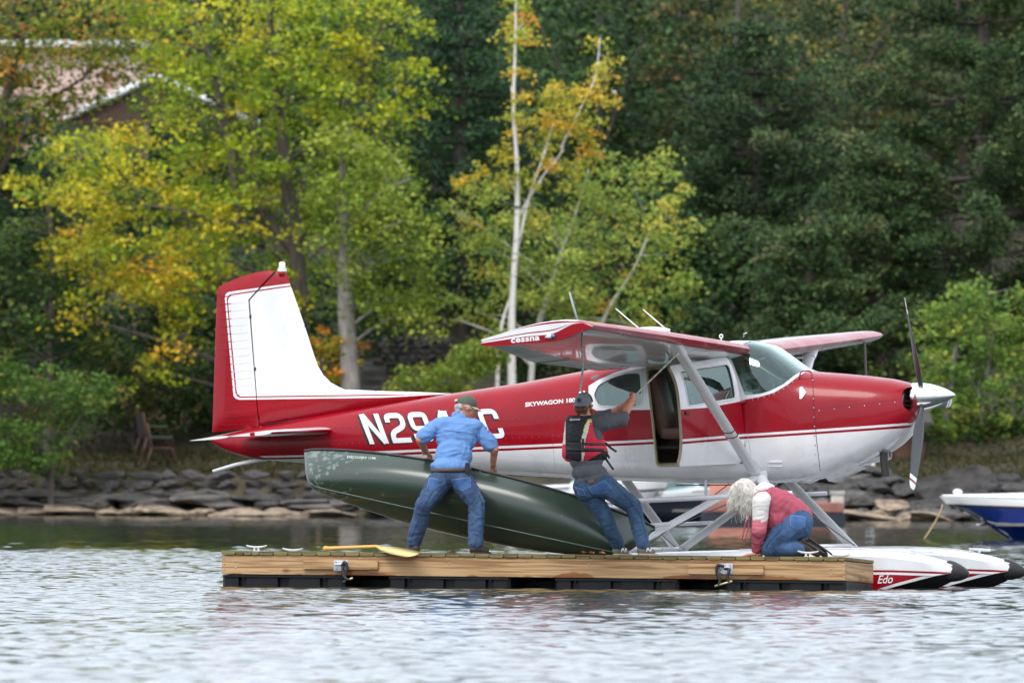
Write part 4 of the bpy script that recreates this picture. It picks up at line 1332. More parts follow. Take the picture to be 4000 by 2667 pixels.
# writing and stripes on the near tip (drawn on the tip's own end plane)
TY = -5.462
def tip_pt(px, py, d=0.0):
    x, z = L(px, py, TY); return Vector((x, TY - d, z))
bm = bmesh.new()
_tipU = [(1881, 1326), (1960, 1302), (2055, 1279), (2157, 1264), (2230, 1259), (2275, 1262), (2310, 1275)]
_tipL = [(1881, 1352), (1960, 1350), (2055, 1342), (2160, 1334), (2230, 1312), (2275, 1292), (2310, 1280)]
def tip_row(f): return [(a[0], a[1] + (b[1] - a[1]) * (f if f == 1 else f * max(.02, min(1, (2262 - a[0]) / 100)))) for a, b in zip(_tipU, _tipL)]
v, f, fm = [], [], []
rows = [tip_row(t) for t in (0.0, .42, .50, .58, .70, 1.0)]
rm = [1, 0, 1, 1, 0]
rows = [tip_row(t) for t in (0.0, .33, .40, .56, 1.0)]
rm = [1, 0, 1, 0]
outer = [[tip_pt(*q) for q in spline(r_, 25)] for r_ in [[(a, b) for a, b in r__] for r__ in rows]]
nr_ = len(outer)
for r_ in outer: v += r_
inner = [Vector((p.x, p.y + .10, p.z)) for p in outer[0]] + [Vector((p.x, p.y + .10, p.z)) for p in outer[-1]]
b_in = len(v); v += inner
for i in range(nr_ - 1):
    for k in range(24): f.append((i * 25 + k, i * 25 + k + 1, (i + 1) * 25 + k + 1, (i + 1) * 25 + k)); fm.append(rm[i])
for k in range(24):
    f.append((k, k + 1, b_in + k + 1, b_in + k)); fm.append(1 if k < 19 else 0)
    f.append(((nr_ - 1) * 25 + k, (nr_ - 1) * 25 + k + 1, b_in + 25 + k + 1, b_in + 25 + k)); fm.append(0)
f.append((0, 25, 50, 75, 100, b_in + 25, b_in)); fm.append(0)
o = pydata('tip_fairing', v, f, RW, wN, True, fm); o.data.set_sharp_from_angle(angle=R(50))
def plane_text(name, body, p0, p1, hpx, fn, material, parent, bold=.02, shear=0.0, spacing=1.0):
    bm = text_mesh(body, bold, shear, spacing)
    x0, x1, y0, y1 = bm_bounds(bm)
    for v_ in bm.verts:
        u = (v_.co.x - x0) / (x1 - x0); w_ = (v_.co.y - y0) / (y1 - y0)
        v_.co = fn(p0[0] + (p1[0] - p0[0]) * u, p0[1] + (p1[1] - p0[1]) * u - hpx * w_)
    me = bpy.data.meshes.new(name); bm.to_mesh(me); bm.free()
    for p in me.polygons:
        if p.normal.y > 0: p.flip()
    return link(name, me, parent, material)
plane_text('maker_name', 'cessna', (1996, 1340), (2108, 1329), 17, lambda a, b: tip_pt(a, b, .003), M['letter_white'], wN, bold=.03, spacing=1.05)
bm = bmesh.new(); bm_tube(bm, [tip_pt(2131, 1317, .01), tip_pt(2145, 1314, .02), tip_pt(2156, 1313, .02)], [.008, .022, .022], 10)
nav = bm_obj('nav_light', bm, M['p_white'], wN, sm=True)
bm = bmesh.new(); bm_ball(bm, tip_pt(2162, 1312, .02), (.022, .018, .02), 10)
bm_obj('lens', bm, mat('nav_lens', (.05, .2, .4), .1, coat=1), nav, sm=True)

# lift struts
def strut(name, a, b, chord, thick, parent=plane, m=None):
    bm = bmesh.new()
    bm_tube(bm, [a, a.lerp(b, .5), b], [1, 1, 1], 12, flat=(chord / 2, thick / 2), up=(1, 0, 0))
    return bm_obj(name, bm, m or M['alu'], parent, auto=40)
sa, sb = L3(2640, 1362, -2.45), L3(2945, 1845, -.47)
for sg in (-1, 1):
    a = Vector((sa.x, sg * 2.45, sa.z + .02)); b = Vector((sb.x, sg * .44, sb.z))
    s1 = strut('wing_strut', a, b, .125, .062)
    bm = bmesh.new(); bm_tube(bm, [a.lerp(b, -.03), a.lerp(b, .06)], [1, .85], 12, flat=(.085, .045), up=(1, 0, 0)); bm_obj('strut_cuff', bm, M['p_white'], s1, auto=40)
    for t in (.66, .70):
        bm = bmesh.new(); bm_tube(bm, [a.lerp(b, t), a.lerp(b, t + .004)], [1, 1], 12, flat=(.068, .036), up=(1, 0, 0)); bm_obj('clamp', bm, M['p_dark'], s1)

# ---- tail
def panel(name, outline, regions, thick, parent=plane, mats=RW, default=0, grid=.05, edge=.0, full=None):
    """flat surface in the centre plane traced from the photo; regions: list of (poly_px, material index), later ones win"""
    ol = [L(*q, 0.0) for q in densify(outline, 10)]
    rg = [([L(*q, 0.0) for q in densify(p, 10)], m_) for p, m_ in regions]
    vs = []; es = []
    def add(pl):
        b = len(vs); vs.extend(pl); n = len(pl)
        for i in range(n): es.append((b + i, b + (i + 1) % n))
    add(ol)
    for p, m_ in rg: add(p)
    x0, x1 = min(p[0] for p in ol), max(p[0] for p in ol); z0, z1 = min(p[1] for p in ol), max(p[1] for p in ol)
    for x in np.arange(x0, x1, grid):
        for z in np.arange(z0, z1, grid): vs.append((x, z))
    r = delaunay_2d_cdt([Vector(p) for p in vs], es, [], 0, 1e-5)
    pv = [(q.x, q.y) for q in r[0]]
    fc = np.array([np.mean([pv[i] for i in f_], axis=0) for f_ in r[2]])
    ins = inpoly_pts(fc, ol)
    mi = np.full(len(fc), default)
    for p, m_ in rg: mi = np.where(inpoly_pts(fc, p), m_, mi)
    # distance to outline sets thickness
    oa = np.array([L(*q, 0.0) for q in densify(full, 10)] if full else ol); pa = np.array(pv)
    seg_a = oa; seg_b = np.roll(oa, -1, axis=0)
    dist = np.full(len(pa), 9.0)
    for a, b in zip(seg_a, seg_b):
        ab = b - a; t = np.clip(((pa - a) @ ab) / (ab @ ab + 1e-12), 0, 1)
        dist = np.minimum(dist, np.linalg.norm(pa - (a + t[:, None] * ab), axis=1))
    y = edge + (thick - edge) * np.sqrt(np.clip(dist / .16, 0, 1))
    v, f, fm = [], [], []
    for sd in (-1, 1):
        b = len(v)
        v += [(p[0], sd * yy, p[1]) for p, yy in zip(pv, y)]
        for k, f_ in enumerate(r[2]):
            if ins[k]:
                q = [b + i for i in f_]
                f.append(q); fm.append(int(mi[k]))
    o = pydata(name, v, f, mats, parent, False, fm)
    bm = bmesh.new(); bm.from_mesh(o.data)
    bmesh.ops.delete(bm, geom=[q for q in bm.verts if not q.link_faces], context='VERTS')
    bmesh.ops.remove_doubles(bm, verts=bm.verts, dist=1e-5)
    bmesh.ops.recalc_face_normals(bm, faces=bm.faces); bm.to_mesh(o.data); bm.free()
    smooth(o.data); o.data.set_sharp_from_angle(angle=R(50))
    return o
hinge = [(1079, 1062), (976, 1171), (1015, 1659)]
rud_out = [(1076, 1058), (1050, 1056), (1000, 1064), (940, 1082), (876, 1109), (855, 1120), (848, 1132), (838, 1400), (829, 1688), (1008, 1670), (1014, 1659), (975, 1171)]
fin_out = [(1082, 1062), (1124, 1076), (1133, 1109), (1148, 1150), (1188, 1265), (1221, 1368), (1242, 1429), (1264, 1465), (1294, 1495), (1342, 1520), (1500, 1527), (1640, 1531), (1775, 1537), (1700, 1551), (1500, 1586), (1250, 1628), (1022, 1664), (1017, 1655), (981, 1173)]
stripe_o = [(882, 1160), (886, 1148), (896, 1141), (1150, 1106), (1300, 1300), (1400, 1500), (1790, 1535), (1500, 1556), (940, 1562), (926, 1556), (918, 1545)]
def shrink(k):
    return [(882 + k, 1162 + k), (886 + k, 1149 + k), (896 + k, 1141 + k), (1150, 1105 + k), (1300, 1300), (1400, 1500), (1790, 1536), (1500, 1553 - k), (940 + k * .3, 1561 - k), (925 + k, 1556 - k), (917 + k, 1545 - k)]
fr = [(shrink(0), 1), (shrink(8), 0), (shrink(13), 1)]
full_out = rud_out[:9] + [(1022, 1664)] + [(1250, 1628), (1500, 1586), (1700, 1551), (1775, 1537), (1640, 1531), (1500, 1527), (1342, 1520), (1294, 1495), (1264, 1465), (1242, 1429), (1221, 1368), (1188, 1265), (1148, 1150), (1133, 1109), (1124, 1076), (1082, 1060)]
fin = panel('fin', fin_out, fr, .045, full=full_out)
rudder = panel('rudder', rud_out, fr, .042, full=full_out)
bm = bmesh.new()
for k in range(18):
    y0 = 1150 + k * 29.5
    xa = interp(y0, [(1126, 849), (1688, 830)]) + 6; xb = interp(y0, [(1150, 962), (1660, 1004)])
    for sd in (-1, 1):
        q0, q1 = L(xa, y0 + 12, 0), L(xb, y0, 0)
        n_ = 8
        bm_tube(bm, [(q0[0] + (q1[0] - q0[0]) * t, sd * .0425 * min(1, math.sqrt(max(.03, t * .42 / .16))), q0[1] + (q1[1] - q0[1]) * t) for t in np.linspace(.12, 1, n_)], .0035, 4)
    
_rb = bm_obj('rudder_ridges', bm, RW, rudder)
for p in _rb.data.polygons:
    c = p.center
    # ridges take the paint of the panel they sit on
    p.material_index = 1 if (L(905, 1300, 0)[0] + (2.4 - c.z) * -.02 < c.x and L(900, 1555, 0)[1] < c.z < L(900, 1135, 0)[1] and c.x > L(interp(c.z, [(1.86, 928), (2.93, 892)]), 1300, 0)[0]) else 0
bm = bmesh.new(); bm_tube(bm, [L3(978, 1172, -.041), L3(998, 1420, -.041), L3(1014, 1640, -.036)], .0028, 4); bm_tube(bm, [L3(1078, 1064, -.012), L3(1060, 1085, -.030), L3(1030, 1115, -.038), L3(978, 1171, -.041)], .003, 4)
bm_obj('hinge_gap', bm, M['p_dark'], fin)
bm = bmesh.new()
for q in ((979, 1236), (997, 1441)): bm_box(bm, L3(q[0], q[1], -.04), (.02, .02, .035))
bm_obj('rudder_hinges', bm, M['p_dark'], rudder)
bm = bmesh.new(); bm_tube(bm, [L3(x_, y_, -.035) for x_, y_ in ((1035, 1658), (1250, 1627), (1500, 1585), (1700, 1551), (1775, 1538))], .008, 5)
bm_obj('fin_base_gasket', bm, M['p_black'], fin)
bm = bmesh.new(); b0 = L3(1102, 1080, 0)
bm_tube(bm, [b0, b0 + Vector((0, 0, .05))], [.03, .045], 12); bcn = bm_obj('beacon_base', bm, M['p_red'], fin, sm=True)
bm = bmesh.new(); bm_tube(bm, [b0 + Vector((0, 0, .05)), b0 + Vector((0, 0, .085))], .047, 14); bm_obj('beacon_collar', bm, M['p_white'], bcn, auto=40)
bm = bmesh.new(); bm_tube(bm, [b0 + Vector((0, 0, .086)), b0 + Vector((0, 0, .135)), b0 + Vector((0, 0, .148))], [.033, .033, .022], 14); bm_obj('beacon_lens', bm, mat('beacon_lens', S(226, 224, 206), .15, coat=.6), bcn, auto=40)
# stabilisers
for sg in (-1, 1):
    zt = lambda y: 1.535 - .012 * y
    sec = [(sg * .10, -4.36, 1.545, -4.98, 1.51, .12, 0), (sg * 1.0, -4.42, 1.53, -4.99, 1.490, .12, 0), (sg * 1.5, -4.47, 1.520, -5.0, 1.478, .11, 0), (sg * 1.6, -4.55, 1.515, -5.0, 1.474, .08, 0)]
    def smat(i, k, m_): return 0 if .45 < k / m_ < .56 else 1
    st = lift('stabilizer', sec, RW, smat)
    sec = [(sg * .16, -4.985, 1.510, -5.34, 1.468, .07, 0), (sg * 1.0, -4.995, 1.489, -5.38, 1.448, .07, 0), (sg * 1.58, -5.005, 1.474, -5.42, 1.430, .065, 0)]
    lift('elevator', sec, RW, lambda i, k, m_: 0 if (i == 1 and k / m_ < .5) else 1)
# tail spring
bm = bmesh.new(); bm_tube(bm, [L3(1040, 1792, 0), L3(1003, 1797, 0), L3(920, 1815, 0), L3(832, 1841, 0)], [.022, .022, .02, .018], 10); bm_obj('tail_spring', bm, M['alu'], plane, sm=True)

# ---- nose: engine, spinner, propeller
bm = bmesh.new()
for k in range(5):
    for sd in (-1, 1): bm_box(bm, (1.50, sd * .19, 1.76 + k * .045), (.14, .12, .018))
bm_box(bm, (1.40, 0, 1.80), (.2, .4, .30)); bm_tube(bm, [(1.56, -.20, 1.76), (1.57, -.20, 1.92)], .018, 8)
bm_obj('engine', bm, mat('engine_metal', (.22, .20, .16), .5, metal=.5, var=.5, vscale=25), cowl)
ax0 = Vector((L(3573, 1551, 0)[0], 0, L(3573, 1551, 0)[1])); ax1 = Vector((L(3732, 1542, 0)[0], 0, L(3732, 1542, 0)[1]))
axd = (ax1 - ax0).normalized(); axu = Vector((-axd.z, 0, axd.x)); Ls = (ax1 - ax0).length
v, f = [], []
prof = [(0, .135), (.0, .140), (.12, .140), (.25, .136), (.42, .122), (.6, .098), (.76, .07), (.9, .037), (.97, .017), (1.0, .0005)]
for (t, r_) in prof:
    for k in range(28):
        an = 2 * math.pi * k / 28
        v.append(ax0 + axd * (Ls * t) + axu * (r_ * math.cos(an)) + Vector((0, 1, 0)) * (r_ * math.sin(an)))
for i in range(len(prof) - 1):
    for k in range(28): f.append((i * 28 + k, i * 28 + (k + 1) % 28, (i + 1) * 28 + (k + 1) % 28, (i + 1) * 28 + k))
f.append(list(range(28)))
prop = empty('propeller'); prop.parent = plane
o = pydata('spinner', v, f, M['chrome'], prop, True); o.data.set_sharp_from_angle(angle=R(35))
# backing plate
bm = bmesh.new(); bm_tube(bm, [ax0 - axd * .012, ax0 + axd * .0], .143, 28); bm_obj('spinner_backplate', bm, M['chrome'], prop, auto=35)
M['blade_tip_w'] = M['letter_white']; M['blade'] = mat('propeller_grey', (.045, .047, .052), .38, rvar=.08, vscale=10)
hub = ax0 + axd * (Ls * .20)
def blade(ang, label=None, length=1.02):
    d = (axu * math.cos(ang) + Vector((0, 1, 0)) * math.sin(ang)).normalized()
    tn = axd.cross(d).normalized()
    v, f, fm = [], [], []
    st = [(.10, .05, .05, 66), (.16, .055, .045, 60), (.24, .085, .032, 50), (.36, .125, .024, 40), (.52, .14, .018, 31), (.7, .135, .013, 25), (.86, .118, .009, 21), (.905, .11, .008, 20), (.93, .105, .007, 20), (.955, .10, .007, 19), (.985, .08, .005, 18), (1.0, .04, .003, 18)]
    m_ = 12
    for (t, ch, th, tw) in st:
        a = R(tw)
        cd = (tn * math.cos(a) + axd * math.sin(a)); nd = cd.cross(d)
        for k in range(m_):
            an = 2 * math.pi * k / m_
            v.append(hub + d * (t * length) + cd * (ch / 2 * math.cos(an)) + nd * (th / 2 * math.sin(an)))
    for i in range(len(st) - 1):
        for k in range(m_):
            f.append((i * m_ + k, i * m_ + (k + 1) % m_, (i + 1) * m_ + (k + 1) % m_, (i + 1) * m_ + k))
            fm.append(0 if st[i][0] < .86 else (1 if st[i][0] < .9 else (2 if st[i][0] < .92 else 1)))
    f.append(list(range((len(st) - 1) * m_, len(st) * m_))); fm.append(1)
    o = pydata('propeller_blade', v, f, [M['blade'], M['letter_white'], M['p_red']], prop, True, fm)
    o.data.set_sharp_from_angle(angle=R(40))
    if label: o['label'] = label
    return o
BL_A = [R(-27), R(93), R(213)]
for an in BL_A: blade(an, length=1.09)

# exhaust, cowl flap, chin scoop
bm = bmesh.new()
e0 = L3(3452, 1765, -.2); bm_tube(bm, [e0, L3(3453, 1800, -.2), L3(3460, 1860, -.2)], .040, 14, cap=False)
bm_tube(bm, [L3(3459.8, 1858, -.2), L3(3452, 1790, -.2)], .034, 12); bm_obj('exhaust_pipe', bm, mat('exhaust', (.03, .027, .025), .7), plane, sm=True)
def flap_pts(y): return [L3(3300, 1805, y), L3(3385, 1822, y), L3(3330, 1866, y), L3(3275, 1884, y), L3(3240, 1880, y), L3(3238, 1870, y)]
bm = bmesh.new()
A_, B_ = flap_pts(-.40), flap_pts(-.1)
q = [[L3(3222, 1862, -.42), L3(3320, 1806, -.43)], [L3(3236, 1879, -.33), L3(3372, 1825, -.33)], [L3(3262, 1884, -.15), L3(3395, 1825, -.13)]]
vv = [[bm.verts.new(p) for p in r_] for r_ in q]
for i in range(2): bm.faces.new((vv[i][0], vv[i][1], vv[i + 1][1], vv[i + 1][0]))
bmesh.ops.solidify(bm, geom=bm.faces[:], thickness=.012)
bm_obj('cowl_flap', bm, M['p_white'], cowl)
bm = bmesh.new()
for (x0, x1, y0, y1, w0) in ((3125, 3208, 1868, 1884, .2),):
    bm_tube(bm, [L3(x0, 1872, -.1), L3((x0 + x1) / 2, 1874, -.1), L3(x1, 1862, -.1)], [.05, .06, .03], 10, flat=(.6, 1.6), up=(0, 0, 1))
bm_obj('belly_fairing', bm, M['p_white'], plane, sm=True)
bm = bmesh.new()
bm_tube(bm, [L3(3360, 1806, -.06), L3(3430, 1785, -.06), L3(3478, 1774, -.06)], [.03, .05, .05], 4, flat=(1.0, 1.7), up=(0, 0, 1), cap=False)
sc_ = bm_obj('air_scoop', bm, M['p_white'], cowl)
bm = bmesh.new(); bm_box(bm, L3(3472, 1776, -.06), (.01, .12, .06)); bm_obj('scoop_opening', bm, M['p_dark'], sc_)

# antennas, vents, hooks on top
def rod(name, a, b, r0, r1=None, m=None, parent=plane, seg=7):
    bm = bmesh.new(); bm_tube(bm, [a, b], [r0, r1 or r0], seg); return bm_obj(name, bm, m or M['p_white'], parent, sm=True)
rod('antenna', L3(2258, 1262, -.2), L3(2224, 1140, -.2), .014, .010, mat('antenna_grey', S(150, 160, 160), .5))
rod('antenna', L3(2502, 1288, -.3), L3(2405, 1205, -.3), .009, .005)
rod('antenna', L3(2618, 1300, .3), L3(2512, 1209, .3), .009, .005)
bm = bmesh.new(); bm_ball(bm, L3(2545, 1288, -.15), (.2, .1, .03), 12); bm_obj('gps_antenna', bm, M['p_white'], plane, sm=True)
bm = bmesh.new()
c0 = L3(2817, 1313, -.75)
for k in range(12):
    pass
bmesh.ops.create_circle
ringp = [c0 + Vector((math.cos(a) * .017, 0, math.sin(a) * .017)) for a in np.linspace(0, 2 * math.pi, 13)]
bm_tube(bm, ringp, .006, 6, cap=False); bm_tube(bm, [c0 - Vector((0, 0, .06)), c0 - Vector((0, 0, .017))], .006, 6); bm_obj('lifting_eye', bm, M['p_white'], plane, sm=True)
bm = bmesh.new(); bm_tube(bm, [L3(2905, 1318, -.3), L3(2906, 1304, -.3), L3(2918, 1299, -.3)], .006, 6); bm_obj('fuel_vent', bm, M['steel'], plane, sm=True)
# air-temperature probe / pitot at far strut
rod('pitot_tube', Vector((L(3098, 1398, 2.3)[0], 2.3, L(3098, 1398, 2.3)[1])), Vector((L(3140, 1398, 2.3)[0], 2.3, L(3140, 1398, 2.3)[1])), .014, .01)
rod('vent_post', L3(2758, 1872, -.35), L3(2757, 1945, -.35), .016, None, M['p_white'])

# ---- cabin interior
def seat(x, y, m, label=None):
    bm = bmesh.new()
    bm_box(bm, (x, y, 1.52), (.46, .44, .12), bevel=.04)
    bm_box(bm, (x - .27, y, 1.80), (.13, .42, .62), rot=(0, R(-14), 0), bevel=.05)
    return bm_obj('seat', bm, m, plane, auto=40)
seat(-.62, -.27, M['brown_seat']); seat(-.30, .25, M['grey_seat']); seat(-1.2, -.24, M['grey_seat']); seat(-1.2, .24, M['grey_seat'])
bm = bmesh.new(); bm_box(bm, (-.6, 0, 1.38), (2.2, .96, .03)); bm_obj('cabin_floor', bm, mat('floor_carpet', (.02, .02, .022), .9), plane)
bm = bmesh.new(); bm_box(bm, (.36, 0, 1.90), (.10, .84, .30), bevel=.03); bm_box(bm, (.42, 0, 2.0), (.20, .80, .05), bevel=.02)
dash = bm_obj('instrument_panel', bm, mat('panel_dark', (.04, .04, .042), .6), plane)
bm = bmesh.new(); bm_box(bm, (.42, .12, 2.12), (.05, .36, .16), rot=(0, R(18), 0), bevel=.02); bm_obj('sun_shade', bm, mat('shade_pale', S(190, 200, 196), .8), plane)
for y in (-.25, .25):
    bm = bmesh.new()
    pts = [Vector((.18, y + math.cos(a) * .15, 1.90 + math.sin(a) * .13)) for a in np.linspace(R(150), R(390), 14)]
    bm_tube(bm, pts, .013, 7); bm_tube(bm, [(.18, y, 1.88), (.36, y, 1.90)], .014, 7); bm_obj('control_yoke', bm, M['p_black'], plane, sm=True)
# cabin cross tubes behind the windshield
bm = bmesh.new(); bm_tube(bm, [(-.02, -.46, 2.30), (.32, -.20, 2.05)], .012, 6); bm_tube(bm, [(-.02, .46, 2.30), (.30, .46, 2.0)], .03, 8); bm_obj('cabin_tube', bm, M['beige'], plane, sm=True)
# firewall shuts the tail and nose off from the cabin
for xx in (-1.74, .56):
    rg = [surf(xx, a, -.035) for a in np.linspace(-math.pi / 2, math.pi / 2, 20)]
    ring = rg + [Vector((p.x, -p.y, p.z)) for p in rg[::-1][1:-1]]
    pydata('bulkhead', ring, [list(range(len(ring)))], mat('bulkhead_grey', (.12, .11, .10), .8), plane)

# ---- floats
TRK = 1.05
def float_hull(sg):
    fx = lambda px, py: L(px, py, -TRK)
    xs = [-3.3, -3.0, -2.2, -1.2, -.6, 0, .6, 1.0, 1.3, 1.6, 1.8, 1.95, 2.08, 2.18, 2.27, 2.34]
    T = lambda x, pts: interp(x, pts)
    hw = lambda x: T(x, [(-3.3, .12), (-2.2, .24), (-.6, .34), (.6, .38), (1.3, .37), (1.8, .32), (2.1, .23), (2.27, .13), (2.34, .09)])
    deck = lambda x: T(x, [(-3.3, .20), (-2.2, .25), (-.6, .31), (.6, .345), (1.3, .355), (1.6, .345), (1.8, .332), (2.0, .305), (2.18, .272), (2.34, .235)])
    s1 = lambda x: min(deck(x) - .06, T(x, [(-3.3, .10), (1.3, .185), (1.8, .185), (2.2, .172), (2.34, .16)]))
    chine = lambda x: T(x, [(-3.3, .0), (-1, -.14), (.8, -.15), (1.3, -.12), (1.55, -.06), (1.8, .018), (2.0, .076), (2.18, .125), (2.34, .158)])
    keel = lambda x: T(x, [(-3.3, -.05), (-1, -.30), (1.3, -.22), (1.8, -.12), (2.0, -.06), (2.18, .01), (2.27, .05), (2.34, .09)])
    v, f, fm = [], [], []
    ROW = 11
    for x in xs:
        w, d, a, c, k = hw(x), deck(x), s1(x), chine(x), keel(x)
        b2, b3 = a - .022, a - .045
        b2, b3, = max(c + .004, b2), max(c + .003, b3)
        e = max(c + .002, min(b3 - .001, c + .028))
        cam_ = .045 * w / .38
        half = [(0, d + cam_), (w * .5, d + cam_ * .75), (w * .88, d + .004), (w, d - .03), (w * 1.0, max(a, c + .006)), (w, b2), (w, b3), (w * .99, e), (w * .97, c), (w * .5, (c + k) / 2 - .0), (0, k)]
        for (yy, zz) in half: v.append((x, yy, zz))
        for (yy, zz) in half: v.append((x, -yy, zz))
    rowm = [1, 1, 1, 1, 0, 1, 0, 1, 2, 2]
    n = 2 * ROW
    for i in range(len(xs) - 1):
        for h in (0, ROW):
            for k in range(ROW - 1):
                f.append((i * n + h + k, (i + 1) * n + h + k, (i + 1) * n + h + k + 1, i * n + h + k + 1)); fm.append(rowm[k])
    for e in (0, len(xs) - 1):
        f.append([e * n + k for k in range(ROW)] + [e * n + ROW + k for k in range(ROW)][::-1]); fm.append(1)
    o = pydata('float', v, f, [M['p_red'], M['p_white'], M['p_black']], plane, False, fm)
    bm = bmesh.new(); bm.from_mesh(o.data); bmesh.ops.remove_doubles(bm, verts=bm.verts, dist=1e-4); bmesh.ops.recalc_face_normals(bm, faces=bm.faces); bm.to_mesh(o.data); bm.free()
    smooth(o.data); o.data.set_sharp_from_angle(angle=R(30))
    o.location = (0 if sg < 0 else .03, sg * TRK, 0)
    # rubber bow bumper
    v, f = [], []
    st = [(2.28, 1.14), (2.33, 1.12), (2.40, .86), (2.45, .58), (2.478, .34), (2.486, .15)]
    for (x, s_) in st:
        for k in range(14):
            an = 2 * math.pi * k / 14
            v.append((x, .086 * s_ * math.copysign(abs(math.cos(an)) ** .7, math.cos(an)), .170 - (x - 2.335) * .14 + .092 * s_ * math.copysign(abs(math.sin(an)) ** .7, math.sin(an))))
    for i in range(len(st) - 1):
        for k in range(14): f.append((i * 14 + k, i * 14 + (k + 1) % 14, (i + 1) * 14 + (k + 1) % 14, (i + 1) * 14 + k))
    f.append([(len(st) - 1) * 14 + k for k in range(14)])
    pydata('bow_bumper', v, f, M['p_black'], o, True)
    # deck rail strip and cleats
    bm = bmesh.new()
    bm_tube(bm, [(x, -.2, deck(x) + .04) for x in np.arange(.2, 2.2, .2)], .008, 5); bm_obj('deck_trim', bm, M['alu'], o)
    bm = bmesh.new(); bm_tube(bm, [(2.0, 0, .34), (2.02, 0, .37)], .012, 6); bm_tube(bm, [(1.9, 0, .375), (2.12, 0, .365)], .014, 6); bm_obj('deck_cleat', bm, M['p_white'], o, sm=True)
    bm = bmesh.new(); bm_ball(bm, (1.18, -.368, .285), (.022, .008, .014), 8); bm_obj('pump_plug', bm, mat('plug_blue', (.02, .03, .12), .4), o, sm=True)
    return o
flN, flF = float_hull(-1), float_hull(1)
plane_text('float_maker_name', 'Edo', (3428, 2278), (3488, 2276), 32, lambda a, b: Vector((L(a, b, -TRK - .385)[0], -TRK - .385, L(a, b, -TRK - .385)[1])), M['letter_white'], plane, bold=.01, shear=.3)
# struts and spreader bars
front_f = L3(2968, 1855, -.42); rear_f = Vector((L(2440, 1868, .42)[0], -.42, L(2440, 1868, .42)[1]))
fr_foot = Vector((.735, 0, .375)); re_foot = Vector((-1.10, 0, .33))
for sg in (-1, 1):
    ff = Vector((front_f.x, sg * .42, front_f.z)); rf = Vector((rear_f.x, sg * .42, rear_f.z))
    a = Vector((fr_foot.x, sg * TRK, fr_foot.z)); b = Vector((re_foot.x, sg * TRK, re_foot.z))
    strut('float_strut', ff, a, .105, .05); strut('float_strut', rf, b, .105, .05); strut('float_strut', ff, b, .085, .045)
    bm = bmesh.new(); bm_box(bm, a, (.2, .12, .02)); bm_box(bm, b, (.2, .12, .02)); bm_box(bm, ff, (.16, .05, .1), bevel=.02); bm_obj('strut_fitting', bm, M['alu'], plane)
for (x, z) in ((.72, .40), (-1.08, .36)):
    bm = bmesh.new(); bm_tube(bm, [(x, -TRK, z), (x, TRK, z)], .035, 10, flat=(.7, 1.3), up=(0, 0, 1)); bm_obj('spreader_bar', bm, M['alu'], plane, sm=True)
def flatbar(name, p0, p1, ly, h):
    bm = bmesh.new(); a, b = L3(*p0, ly), L3(*p1, ly)
    bm_tube(bm, [a, b], [1, 1], 4, flat=(h / 2 * 1.414, .02), up=(0, 0, 1)); return bm_obj(name, bm, M['alu'], plane)
flatbar('boarding_step', (2370, 1961), (2880, 1937), -.95, .036)
flatbar('boarding_step', (3000, 1928), (3095, 1925), -.95, .034)
flatbar('boarding_step', (3085, 1932), (3230, 1926), .95, .03)
flatbar('boarding_step', (2420, 2060), (2622, 2045), -.95, .03)
flatbar('boarding_step', (2650, 2046), (2785, 2040), .95, .026)
# bracing wires
for (p, q) in (((2655, 2150, .95), (2440, 1960, -.6)), ((3340, 2130, .95), (2960, 1860, -.42)), ((2565, 2085, -.9), (2870, 1955, .5)), ((2500, 2150, -.9), (2860, 1880, .5))):
    rod('brace_wire', L3(*p), L3(*q), .006, None, M['cable'], seg=5)
rod('rudder_cable', L3(2640, 1895, -.2), L3(2870, 1893, -.2), .006, None, M['cable'], seg=5)
